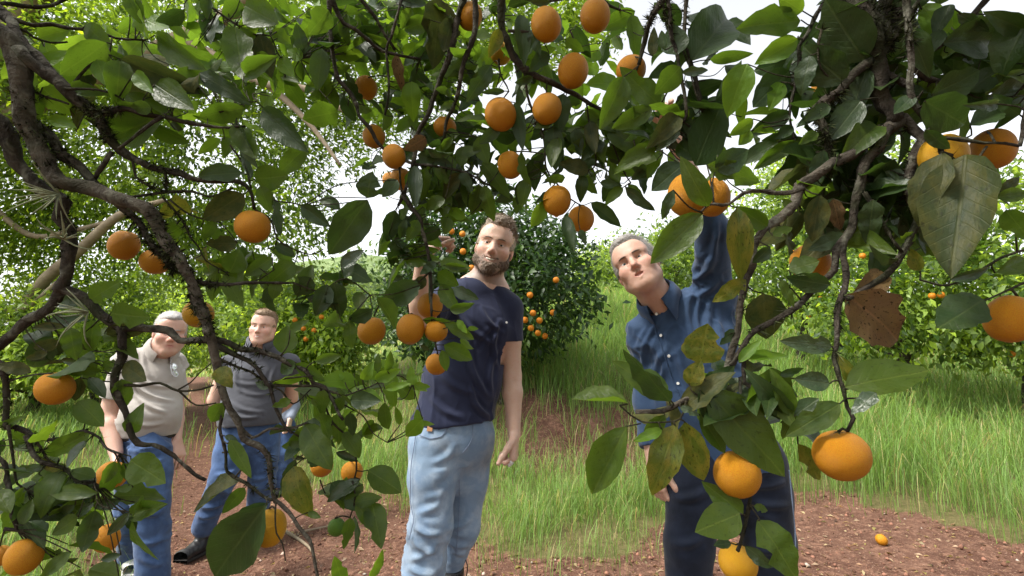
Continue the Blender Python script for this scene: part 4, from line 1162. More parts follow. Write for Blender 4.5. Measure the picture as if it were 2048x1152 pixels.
    p, n = snap(je, o, 860, 856); bm = bmesh.new(); bmesh.ops.create_cube(bm, size=1); bmesh.ops.scale(bm, vec=(.021, .026, .002), verts=bm.verts)
    me = bpy.data.meshes.new('leather_patch'); bm.to_mesh(me); bm.free(); me.materials.append(M['patch']); t = obj('leather_patch', me, o); t.location = Vector(p) - o.location; t.rotation_mode = 'QUATERNION'; t.rotation_quaternion = Vector(n).to_track_quat('Z', 'Y')
    # rubber boots
    f1 = np.array([AR[0], AR[1], gz(AR[0], AR[1])]) - nrm((.25, -1, 0)) * .05; f2 = np.array([AL[0], AL[1], gz(AL[0], AL[1])]) - nrm((.3, -.95, 0)) * .05
    shoe(o, f1, (.1, -1, 0), .30, 'rubber', None)
    b2 = q(899, 1132, 2.10)
    shoe(o, f2, (.35, -.95, 0), .30, 'rubber', b2)
    surf = [q(931, 1118, 2.08), q(935, 1135, 2.07), q(932, 1160, 2.07), q(934, 1180, 2.07)]
    V, F = tubes([spline(surf, [.0022] * 4, .01)], 6); obj('boot_lace', mesh_np('boot_lace', V - np.array(o.location), F, M['rubber']), o)
    # what he holds
    bm = bmesh.new(); bmesh.ops.create_icosphere(bm, subdivisions=3, radius=1)
    for w in bm.verts: w.co = Vector((w.co.x * .011, w.co.y * .016, w.co.z * .022)) * (1 + .12 * math.sin(7 * w.co.z + 3 * w.co.x))
    me = bpy.data.meshes.new('paper_scrap'); bm.to_mesh(me); bm.free(); me.materials.append(M['white'])
    t = obj('paper_scrap', me, label='small white scrap held in the lowered hand of the man in navy', cat='scrap'); t.location = Vector(WL + [-.012, -.035, -.098]); t.rotation_euler = (.3, .5, 0)
    c = empty('hand_tool', 'black hand tool with a bright steel blade in the raised hand behind the oranges', 'hand tool'); c.location = Vector(q(868, 475, 1.72))
    V, F = tubes([spline([q(862, 462, 1.70), q(872, 478, 1.70), q(888, 492, 1.71)], [.010, .012, .007], .01)], 9); obj('grip', mesh_np('grip', V - np.array(c.location), F, M['black_plastic']), c)
    V, F = tubes([spline([q(870, 472, 1.685), q(880, 492, 1.68), q(884, 502, 1.68)], [.0035, .0045, .001], .006)], 6); obj('blade', mesh_np('blade', V - np.array(c.location), F, M['metal']), c)
man_navy()

# ================================================================== man in blue shirt
def man_blue():
    q = lambda px, py, y=1.95: PY(px, py, y)
    foot = q(1460, 1320, 1.95); foot[2] = gz(foot[0], foot[1])
    o = person_root('older man in unbuttoned-cuff blue shirt and dark jeans leaning and reaching up among the leaves'.replace('unbuttoned-cuff ', ''), foot)
    H = Head(q(1274, 536, 1.95), (-.42, -.86, .16), (-.44, .10, .90), .98, smile=.15, open_=1.1, squint=.2, fat=.003, age=1.2, jaw=.93)
    Xb, Fb = nrm((.93, -.30, 0)), nrm((-.30, -.93, 0))
    nb, ch, wa, hi = q(1330, 618, 2.0), q(1372, 705, 2.0), q(1405, 800, 2.0), q(1450, 915, 2.0)
    SL, EL, WL = q(1428, 585, 1.98), q(1424, 455, 1.80), q(1352, 285, 1.62)
    SR, ER, WR = q(1296, 668, 2.02), q(1296, 800, 2.06), q(1307, 925, 1.98)
    HR, KR, AR = q(1398, 930, 1.97), q(1378, 1085, 1.93), q(1372, 1290, 1.98)
    HL, KL, AL = q(1512, 930, 1.98), q(1538, 1085, 1.95), q(1545, 1290, 2.02)
    lo, hi_ = bounds([H.w((0, 0, .2)), H.w((-.12, 0, 0)), SL, EL, WL + [-.1, 0, .2], SR, ER, WR - [0, 0, .2], AR, AL], .12)
    hl, hh = bounds([H.w((0, 0, .12)), H.w((0, .12, -.13)), H.w((-.1, -.1, 0)), H.w((.1, -.1, 0))], .005)
    v = Vol(axis(lo[0], hi_[0], .008, [(hl[0], hh[0], .0024), (WR[0] - .05, WR[0] + .06, .0035)]), axis(lo[1], hi_[1], .008, [(hl[1], hh[1], .0026), (WR[1] - .08, WR[1] + .05, .004)]),
            axis(lo[2], hi_[2], .010, [(hl[2], hh[2], .0024), (WR[2] - .21, WR[2] + .03, .0035), (WL[2] - .02, WL[2] + .2, .004)]))
    H.carve(v)
    v.cap(H.w((0, -.030, -.045)), nb, .064, .066, .03); v.cap(H.w((0, .035, -.085)), nb + Fb * .02, .036, .045, .035)
    v.slab(nb - [0, 0, .02], ch, (.095, .055), (.13, .080), Xb, Fb, .04); v.slab(ch, wa, (.13, .080), (.15, .10), Xb, Fb, .04); v.slab(wa, hi, (.15, .10), (.14, .09), Xb, Fb, .04)
    v.cap(nb - [0, 0, .04], SL, .040, .042, .03); v.cap(nb - [0, 0, .04], SR, .040, .042, .03)
    v.chain([SL, EL, EL + (WL - EL) * .3, WL], [.05, .042, .042, .028], .015)
    v.chain([SR, ER, ER + (WR - ER) * .3, WR], [.05, .042, .042, .027], .015)
    hand(v, WR, (.10, -.16, -1), (.9, .35, 0), 1.08, (.35, .45, .5, .55), 1, .3, .08)
    hand(v, WL, (-.45, -.15, .85), (-.3, -.8, .1), 1.05, (.6, .7, .7, .7), 1, .4, .1)
    for h_, k_, a_ in ((HR, KR, AR), (HL, KL, AL)): v.chain([h_, k_, a_], [.08, .055, .04], .02)
    set_skin(o, v, H, (.56, .355, .27), stubble=.0, red=1.1)
    H.extras(o)
    hair_cap(H, o, 'hair_grey', .010, .012, .074, -.005, name='hair', seed=6, rough=.0014, strands=6500, slen=.026, swept=(.35, -1.0, -.15), temple=.10, szmin=-.01)
    # shirt
    lo, hi_ = bounds([nb, SL, EL, EL + (WL - EL) * .5, SR, WR, wa, hi], .26)
    v = Vol(*[axis(a, b, .006) for a, b in zip(lo, hi_)])
    hem = q(1440, 925, 2.0)
    v.slab(nb - [0, 0, .03], ch, (.11, .075), (.168, .122), Xb, Fb, .04); v.slab(ch, wa, (.168, .122), (.200, .150), Xb, Fb, .05); v.slab(wa, hem, (.200, .150), (.215, .150), Xb, Fb, .05)
    v.slab(hem, hem - [0, 0, .08], (.215, .150), (.215, .15), Xb, Fb, .03)
    v.cap(nb - [0, 0, .035], SL, .060, .068, .06); v.cap(nb - [0, 0, .035], SR, .062, .064, .05)
    v.cap(SL, EL, .072, .061, .05); cf = EL + (WL - EL) * .32; v.cap(EL, cf, .061, .050, .02); cut_local(v, cf - (WL - EL) * .02, WL - EL, .09, .09)
    v.cap(SL - [0, 0, .02], ch + Xb * .13, .06, .06, .06)
    cf = ER + (WR - ER) * .82; v.cap(SR, ER, .064, .058, .03); v.cap(ER, cf, .058, .046, .03); cut_local(v, cf - (WR - ER) * .05, WR - ER, .07, .08)
    v.cut(hem - [0, 0, .01], (0, 0, -1))
    v.cap(nb - [0, 0, .03], nb + (H.w((0, 0, -.03)) - nb) * .9, .066, .070, .004, 's')
    L = lambda a, b, y=1.95: q(a, b, y - .10)
    sh = garment('shirt', o, 'blue_shirt', v, (.0090, .0010), 2, 1, [
        (L(1375, 560), L(1440, 500), .011, .012), (L(1385, 590), L(1445, 560), .011, .010), (L(1400, 540), L(1440, 470), .009, .010), (L(1380, 575), L(1390, 660), .010, .009), (L(1400, 580), L(1412, 680), .009, .010),
        (L(1425, 600), L(1440, 700), .012, .009), (L(1290, 650), L(1275, 720), .010, .008), (L(1310, 640), L(1280, 740), .009, .009), (L(1330, 690), L(1300, 790), .010, .008), (L(1440, 640), L(1490, 740), .012, .010), (L(1350, 700), L(1400, 800), .013, .008), (L(1410, 520), L(1440, 440), .010, .008)], (1, 1, .7), [(nb, .10)])
    collar(o, nb + (H.w((0, 0, -.05)) - nb) * .30, H.w((0, 0, -.02)) - nb, Xb, Fb, .068, .074, 'blue_shirt', .42, .030, .052, .020, .030)
    surf_line(sh, o, [(1302, 610), (1310, 660), (1325, 700), (1345, 760), (1362, 800)], .0022, 'blue_shirt', 'placket_edge', .0005)
    for a, b in [(1313, 628), (1322, 671), (1338, 712), (1356, 767)]:
        p, n = snap(sh, o, a, b, .002); small_disc(o, p, n, .0058, 'button', 'button', .0025)
    # jeans
    lo, hi_ = bounds([hi, KR, KL, AR, AL], .2)
    v = Vol(axis(lo[0], hi_[0], .007), axis(lo[1], hi_[1], .007), axis(lo[2], hi_[2], .008))
    v.slab(wa - [0, 0, .06], hi, (.17, .13), (.190, .135), Xb, Fb, .03); v.slab(hi, q(1452, 945, 2.0), (.190, .135), (.180, .13), Xb, Fb, .05)
    v.chain([HR, HR + (KR - HR) * .4, KR, AR], [.112, .104, .085, .078], .03); v.chain([HL, HL + (KL - HL) * .4, KL, AL], [.112, .102, .088, .080], .03)
    je = garment('jeans', o, 'dark_denim', v, (.0085, .0010), 12, 1, [(q(1500, 975, 1.85), q(1580, 960, 1.85), .012, .010), (q(1500, 1005, 1.85), q(1585, 1010, 1.85), .012, .010), (q(1345, 1000, 1.85), q(1420, 985, 1.85), .013, .010), (q(1340, 1090, 1.85), q(1410, 1080, 1.85), .013, .010), (q(1505, 1100, 1.85), q(1590, 1090, 1.85), .013, .010)], (.8, .8, 1.3))
    surf_line(je, o, [(1578, 940), (1584, 1000), (1590, 1060), (1592, 1130)], .0022, 'stitch', 'side_seam')
    for a_, dx in ((AR, -.15), (AL, .2)):
        f = np.array([a_[0], a_[1] + .05, gz(a_[0], a_[1])]); shoe(o, f, (dx, -1, 0), .29, 'boot')
man_blue()

# ================================================================== man in beige polo
def man_beige():
    Y0 = 2.9
    q = lambda px, py, y=2.9: PY(px, py, y)
    foot = q(305, 1190, 2.9); foot[2] = gz(foot[0], foot[1])
    o = person_root('grey-haired man in beige polo and blue jeans walking on the red path', foot)
    H = Head(q(340, 668, 2.92), (.62, -.78, -.08), (.10, -.05, 1), .96, smile=.2, squint=.4, fat=.003, age=1.2)
    Fb = nrm((.62, -.78, 0)); Xb = nrm(np.cross([0, 0, 1], Fb))
    nb, ch, wa, hi = q(318, 708, 2.96), q(304, 760, 2.95), q(298, 835, 2.92), q(288, 885, 2.95)
    SR, ER, WR = q(252, 722, 2.86), q(218, 828, 2.84), q(232, 905, 2.76)
    SL, EL, WL = q(350, 722, 3.10), q(352, 822, 3.10), q(352, 880, 2.98)
    HR, KR, AR = q(300, 905, 2.86), q(303, 1010, 2.80), q(306, 1165, 2.84)
    HL, KL, AL = q(272, 905, 3.0), q(262, 1010, 3.12), q(262, 1118, 3.35)
    lo, hi_ = bounds([H.w((0, 0, .2)), SL, EL, WL - [0, 0, .2], SR, ER, WR - [0, 0, .2], AR, AL], .12)
    hl, hh = bounds([H.w((0, 0, .12)), H.w((0, .12, -.13)), H.w((-.1, -.1, 0)), H.w((.1, -.1, 0))], .005)
    v = Vol(axis(lo[0], hi_[0], .009, [(hl[0], hh[0], .0032), (WL[0] - .05, WL[0] + .1, .005)]), axis(lo[1], hi_[1], .009, [(hl[1], hh[1], .0034), (WL[1] - .08, WL[1] + .05, .005)]),
            axis(lo[2], hi_[2], .011, [(hl[2], hh[2], .0032), (WL[2] - .2, WL[2] + .02, .005)]))
    H.carve(v)
    v.cap(H.w((0, -.030, -.045)), nb, .062, .064, .03); v.cap(H.w((0, .035, -.09)), nb + Fb * .03, .034, .045, .035)
    v.slab(nb - [0, 0, .02], ch, (.09, .055), (.12, .08), Xb, Fb, .04); v.slab(ch, wa, (.12, .08), (.11, .085), Xb, Fb, .04); v.slab(wa, hi, (.11, .085), (.11, .085), Xb, Fb, .04)
    v.cap(nb - [0, 0, .04], SL, .040, .042, .03); v.cap(nb - [0, 0, .04], SR, .040, .042, .03)
    v.chain([SR, ER, ER + (WR - ER) * .3, WR], [.056, .048, .046, .032], .015); v.chain([SL, EL, EL + (WL - EL) * .3, WL], [.05, .043, .042, .029], .015)
    hand(v, WR, (.15, -.2, -1), (.8, .5, 0), 1.08, (.5, .6, .6, .6), 1, .3)
    hand(v, WL, (.42, -.25, -.85), (-.8, .2, -.3), 1.05, (.25, .3, .35, .4), -1, .3, .14)
    for h_, k_, a_ in ((HR, KR, AR), (HL, KL, AL)): v.chain([h_, k_, a_], [.08, .055, .04], .02)
    set_skin(o, v, H, (.56, .35, .27), stubble=.1, red=1.2)
    H.extras(o, 'hair_white')
    hair_cap(H, o, 'hair_white', .006, .003, .078, -.005, name='hair', seed=8, rough=.0012, strands=3000, slen=.016, swept=(.1, -.9, -.1), temple=.10, szmin=-.01)
    lo, hi_ = bounds([nb, SL, SR, ER, EL, wa, hi], .22)
    v = Vol(*[axis(a, b, .0065) for a, b in zip(lo, hi_)]); hem = q(293, 868, 2.93)
    v.slab(nb - [0, 0, .03], ch, (.115, .08), (.156, .120), Xb, Fb, .04); v.slab(ch, wa, (.156, .120), (.150, .130), Xb, Fb, .05); v.slab(wa, hem, (.150, .130), (.146, .124), Xb, Fb, .04); v.slab(hem, hem - [0, 0, .06], (.142, .130), (.136, .115), Xb, Fb, .03)
    v.ell(q(304, 828, 2.90), (.11, .105, .09), None, .08)
    v.cap(nb - [0, 0, .035], SL, .056, .056, .05); v.cap(nb - [0, 0, .035], SR, .056, .058, .05)
    for S_, E_ in ((SR, ER), (SL, EL)):
        c_ = S_ + (E_ - S_) * .72; v.cap(S_, c_ + (E_ - S_) * .08, .058, .068, .04); cut_local(v, c_, E_ - S_, .10, .09)
    v.cut(hem - [0, 0, .004], (0, 0, -1))
    v.cap(nb - [0, 0, .02], H.w((0, 0, -.04)), .064, .066, .004, 's')
    L = lambda a, b: q(a, b, 2.74)
    sh = garment('polo_shirt', o, 'beige_knit', v, (.0085, .0010), 4, 1, [(L(262, 752), L(300, 790), .011, .010), (L(285, 700), L(300, 750), .010, .007), (L(255, 845), L(330, 850), .011, .007), (L(268, 768), L(350, 800), .010, .010), (L(266, 785), L(335, 822), .010, .010), (L(272, 755), L(352, 775), .010, .007), (L(262, 735), L(272, 800), .010, .009), (L(240, 700), L(262, 760), .010, .008)], (.7, .7, 1.4), [(nb, .10)])
    collar(o, nb + (H.w((0, 0, -.05)) - nb) * .30, H.w((0, 0, -.02)) - nb, Xb, Fb, .067, .072, 'beige_knit', .45, .026, .050, .022, .035)
    lo, hi_ = bounds([hi, KR, KL, AR, AL], .2)
    v = Vol(axis(lo[0], hi_[0], .008), axis(lo[1], hi_[1], .008), axis(lo[2], hi_[2], .009))
    v.slab(hem + [0, 0, .02], hi, (.138, .120), (.148, .125), Xb, Fb, .03); v.slab(hi, q(286, 905, 2.93), (.148, .125), (.145, .12), Xb, Fb, .05)
    v.chain([HR, HR + (KR - HR) * .4, KR, AR], [.108, .100, .086, .080], .03); v.chain([HL, HL + (KL - HL) * .4, KL, AL], [.105, .095, .080, .072], .03)
    garment('jeans', o, 'blue_denim', v, (.0095, .001), 15, 1, [(q(272, 930, 2.7), q(330, 915, 2.7), .012, .011), (q(275, 950, 2.7), q(325, 940, 2.7), .012, .009), (q(270, 1000, 2.7), q(325, 990, 2.7), .014, .010), (q(275, 1030, 2.7), q(330, 1020, 2.7), .014, .010), (q(280, 1090, 2.7), q(330, 1075, 2.7), .014, .010), (q(280, 1120, 2.7), q(330, 1130, 2.7), .014, .010)], (.8, .8, 1.4))
    v = Vol(*[axis(a, b, .007) for a, b in zip(*bounds([hem], .26))]); v.slab(hem + [0, 0, .010], hem - [0, 0, .026], (.151, .131), (.151, .131), Xb, Fb, .0)
    v.cut(hem - [0, 0, .022], (0, 0, -1)); v.cut(hem + [0, 0, .012], (0, 0, 1)); garment('belt', o, 'belt', v, (0, .0005), 2, 0)
    for a_ in (AR, AL):
        z = gz(a_[0], a_[1]); f = np.array([a_[0], a_[1], z if a_ is AR else z + .02]) - Fb * .06; shoe(o, f, Fb, .29, 'sneaker', None, 'sneaker', 'sneaker')
    # spectacles hooked into the neckline
    g = empty('eyeglasses', 'thin spectacles hooked into the neckline of the beige polo', 'glasses'); ps, n = snap(sh, o, 346, 742, .012); g.location = Vector(ps)
    u = nrm(np.cross(n, [0, 0, 1])); w = np.cross(u, n)
    for s_, nm in ((-1, 'lens_rim'), (1, 'lens_rim')):
        c_ = n * .004 + w * (-.022 if s_ > 0 else .022) ; ang = np.linspace(0, 2 * np.pi, 19)
        ring = [c_ + u * math.cos(a) * .016 + w * math.sin(a) * .020 for a in ang]
        V, F = tubes([(np.array(ring), np.full(19, .0016))], 5); r_ = obj(nm, mesh_np(nm, V, F, M['metal']), g)
        V = np.array([c_] + ring[:-1]); F = np.array([[0, i + 1, (i + 1) % 18 + 1] for i in range(18)]); obj('lens', mesh_np('lens', V, [F], M['lens'], False), r_)
    V, F = tubes([spline([w * .03 + u * .015, w * .055 + u * .012, w * .075 + u * .004], [.0018] * 3, .01)], 5); obj('temple', mesh_np('temple', V, F, M['metal']), g)
    V, F = tubes([spline([w * -.035 + u * .016, w * .0 + u * .02 + n * .006, w * .045 + u * .014], [.0018] * 3, .01)], 5); obj('temple', mesh_np('temple', V, F, M['metal']), g)
man_beige()

# ================================================================== man in grey polo
def man_grey():
    q = lambda px, py, y=3.65: PY(px, py, y)
    foot = q(455, 1085, 3.65); foot[2] = gz(foot[0], foot[1])
    o = person_root('young man in charcoal polo and blue jeans standing on the path, hands behind his back', foot)
    H = Head(q(526, 655, 3.65), (.14, -1, -.04), (.10, 0, 1), .98, smile=.35, squint=.4, jaw=1.05, fat=.004)
    Fb = nrm((.12, -1, 0)); Xb = nrm(np.cross([0, 0, 1], Fb))
    nb, ch, wa, hi = q(522, 694, 3.70), q(512, 755, 3.70), q(500, 830, 3.68), q(497, 862, 3.70)
    SR, ER, WR = q(456, 728, 3.70), q(430, 800, 3.74), q(462, 838, 3.90)
    SL, EL, WL = q(581, 726, 3.74), q(582, 795, 3.90), q(545, 832, 3.98)
    HR, KR, AR = q(468, 880, 3.65), q(448, 955, 3.55), q(408, 1052, 3.68)
    HL, KL, AL = q(528, 880, 3.72), q(524, 960, 3.72), q(506, 1065, 3.85)
    lo, hi_ = bounds([H.w((0, 0, .2)), SL, EL, WL, SR, ER, WR, AR, AL], .12)
    hl, hh = bounds([H.w((0, 0, .12)), H.w((0, .12, -.13)), H.w((-.1, -.1, 0)), H.w((.1, -.1, 0))], .005)
    v = Vol(axis(lo[0], hi_[0], .010, [(hl[0], hh[0], .0034)]), axis(lo[1], hi_[1], .010, [(hl[1], hh[1], .0036)]), axis(lo[2], hi_[2], .012, [(hl[2], hh[2], .0034)]))
    H.carve(v)
    v.cap(H.w((0, -.025, -.040)), nb, .070, .070, .03)
    v.slab(nb - [0, 0, .02], ch, (.11, .055), (.15, .09), Xb, Fb, .04); v.slab(ch, wa, (.15, .09), (.15, .11), Xb, Fb, .04); v.slab(wa, hi, (.15, .11), (.14, .10), Xb, Fb, .04)
    v.cap(nb - [0, 0, .04], SL, .042, .044, .03); v.cap(nb - [0, 0, .04], SR, .042, .044, .03)
    v.chain([SR, ER, ER + (WR - ER) * .3, WR], [.056, .050, .048, .032], .015); v.chain([SL, EL, EL + (WL - EL) * .3, WL], [.056, .050, .048, .032], .015)
    hand(v, WR, (.9, .2, -.3), (0, 1, 0), 1.05, (.5, .5, .5, .5), 1, .3); hand(v, WL, (-.9, .2, -.3), (0, 1, 0), 1.05, (.5, .5, .5, .5), -1, .3)
    for h_, k_, a_ in ((HR, KR, AR), (HL, KL, AL)): v.chain([h_, k_, a_], [.08, .055, .04], .02)
    set_skin(o, v, H, (.62, .40, .31), red=1.1)
    H.extras(o, 'hair_sandy', teeth=True)
    hair_cap(H, o, 'hair_sandy', .006, .010, .072, .0, name='hair', seed=9, rough=.0015, strands=2500, slen=.018, swept=(.5, .3, .2), temple=.06)
    lo, hi_ = bounds([nb, SL, SR, ER, EL, wa, hi], .24)
    v = Vol(*[axis(a, b, .007) for a, b in zip(lo, hi_)]); hem = q(498, 848, 3.68)
    v.slab(nb - [0, 0, .03], ch, (.13, .08), (.205, .135), Xb, Fb, .04); v.slab(ch, wa, (.205, .135), (.205, .165), Xb, Fb, .05); v.slab(wa, hem - [0, 0, .06], (.205, .165), (.205, .160), Xb, Fb, .04)
    v.cap(nb - [0, 0, .03], SL, .056, .058, .05); v.cap(nb - [0, 0, .03], SR, .056, .058, .05)
    for S_, E_ in ((SR, ER), (SL, EL)):
        c_ = S_ + (E_ - S_) * .42; v.cap(S_, c_ + (E_ - S_) * .12, .060, .070, .05); cut_local(v, c_, E_ - S_, .10, .09)
    v.cut(hem - [0, 0, .004], (0.04, 0, -1)); v.cap(nb - [0, 0, .025], H.w((0, 0, -.04)), .068, .074, .004, 's')
    L = lambda a, b: q(a, b, 3.5)
    garment('polo_shirt', o, 'grey_knit', v, (.0090, .0010), 7, 1, [(L(450, 755), L(520, 772), .013, .005), (L(455, 800), L(530, 822), .013, .006), (L(470, 778), L(550, 786), .012, .004), (L(470, 735), L(480, 780), .012, .008), (L(555, 730), L(548, 790), .012, .008), (L(450, 825), L(520, 835), .012, .009)], (.7, .7, 1.3), [(nb, .11)])
    collar(o, nb + (H.w((0, 0, -.05)) - nb) * .40, H.w((0, 0, -.02)) - nb, Xb, Fb, .078, .084, 'grey_knit', .45, .024, .046, .022, .025)
    lo, hi_ = bounds([hi, KR, KL, AR, AL], .2)
    v = Vol(axis(lo[0], hi_[0], .009), axis(lo[1], hi_[1], .009), axis(lo[2], hi_[2], .009))
    v.slab(hem + [0, 0, .03], hi, (.18, .14), (.19, .145), Xb, Fb, .03); v.slab(hi, q(497, 885, 3.7), (.19, .145), (.18, .14), Xb, Fb, .05)
    v.chain([HR, HR + (KR - HR) * .4, KR, AR], [.112, .104, .088, .078], .03); v.chain([HL, HL + (KL - HL) * .4, KL, AL], [.112, .104, .088, .078], .03)
    garment('jeans', o, 'blue_denim', v, (.0095, .001), 18, 1, [(q(450, 900, 3.5), q(500, 885, 3.5), .014, .010), (q(430, 950, 3.5), q(475, 940, 3.5), .014, .012), (q(425, 975, 3.5), q(465, 985, 3.5), .014, .012), (q(400, 1015, 3.5), q(445, 1010, 3.5), .014, .012), (q(395, 1035, 3.5), q(440, 1030, 3.5), .014, .012), (q(510, 900, 3.5), q(550, 915, 3.5), .014, .010), (q(500, 960, 3.5), q(545, 950, 3.5), .014, .010)], (.8, .8, 1.4))
    for a_, d_ in ((AR, (-.25, -1, 0)), (AL, (.2, -1, 0))):
        f = np.array([a_[0], a_[1] + .06, gz(a_[0], a_[1])]); shoe(o, f, d_, .265, 'boot')
man_grey()

# ================================================================== man mostly hidden behind the grey polo
def man_hidden():
    q = lambda px, py, y=5.9: PY(px, py, y)
    foot = q(560, 985, 5.9); foot[2] = gz(foot[0], foot[1])
    o = person_root('man in grey-blue jacket and jeans half hidden behind the man in charcoal polo', foot)
    H = Head(q(553, 748, 5.95), (-.4, -.9, 0), (0, 0, 1), .95)
    Fb = nrm((-.4, -.9, 0)); Xb = nrm(np.cross([0, 0, 1], Fb))
    nb, ch, wa, hi = q(556, 768, 5.98), q(557, 790, 5.98), q(558, 820, 5.95), q(558, 838, 5.95)
    SL, EL, WL = q(582, 774, 6.0), q(589, 812, 6.0), q(580, 838, 5.85); SR, ER, WR = q(532, 774, 5.9), q(528, 812, 5.9), q(535, 838, 5.8)
    HR, KR, AR = q(546, 850, 5.9), q(546, 905, 5.85), q(546, 965, 5.9); HL, KL, AL = q(573, 850, 5.95), q(573, 905, 5.9), q(567, 965, 5.95)
    lo, hi_ = bounds([H.w((0, 0, .2)), SL, EL, WL, SR, ER, WR, AR, AL], .14)
    v = Vol(axis(lo[0], hi_[0], .009), axis(lo[1], hi_[1], .009), axis(lo[2], hi_[2], .010)); H.carve(v); v.cap(H.w((0, -.025, -.04)), nb, .06, .06, .03)
    v.slab(nb, ch, (.11, .07), (.15, .10), Xb, Fb, .04); v.slab(ch, hi, (.15, .10), (.14, .10), Xb, Fb, .04)
    for a in ((SL, EL, WL), (SR, ER, WR)): v.cap(nb, a[0], .045, .05, .04); v.chain(a, [.05, .04, .028], .02); hand(v, a[2], (0, -.3, -1), (-1, 0, 0), 1.1, (.4, .4, .4, .4), 1, .3)
    for a in ((HR, KR, AR), (HL, KL, AL)): v.chain(a, [.08, .055, .04], .02)
    set_skin(o, v, H)
    H.extras(o); hair_cap(H, o, 'hair_beard', .007, .006, .07, 0, name='hair', seed=5)
    v = Vol(*[axis(a, b, .010) for a, b in zip(*bounds([nb, SL, SR, EL, ER, WL, WR, hi], .22))])
    v.slab(nb, ch, (.12, .08), (.18, .125), Xb, Fb, .04); v.slab(ch, hi, (.18, .125), (.185, .135), Xb, Fb, .04)
    for a in ((SL, EL, WL), (SR, ER, WR)): v.cap(nb - [0, 0, .03], a[0], .06, .07, .05); v.cap(a[0], a[1], .068, .06, .03); v.cap(a[1], a[1] + (a[2] - a[1]) * .85, .06, .05, .02)
    v.cut(hi - [0, 0, .02], (0, 0, -1)); v.cap(nb, H.w((0, 0, -.04)), .064, .066, .004, 's')
    garment('jacket', o, 'jacket', v, (.006, .002), 7)
    v = Vol(*[axis(a, b, .010) for a, b in zip(*bounds([hi, KR, KL, AR, AL], .2))])
    v.slab(hi, hi - [0, 0, .08], (.16, .12), (.16, .12), Xb, Fb, .03)
    for a in ((HR, KR, AR), (HL, KL, AL)): v.chain(a, [.10, .08, .075], .03)
    garment('jeans', o, 'blue_denim', v, (.0085, .001), 18)
    for a_ in (AR, AL): shoe(o, np.array([a_[0], a_[1] + .05, gz(a_[0], a_[1])]), (-.1, -1, 0), .28, 'boot')
man_hidden()
# ------------------------------------------------------------------ the fruit trees the photographer stands under
# limbs and twigs: survey points (px, py), half width in px at both ends, distance at both ends
LEFT_TRUNK = np.array([-2.35, .75, 0.0]); LEFT_TRUNK[2] = gz(-2.35, .75)
RIGHT_TRUNK = np.array([1.55, -1.05, 0.0]); RIGHT_TRUNK[2] = gz(1.55, -1.05)

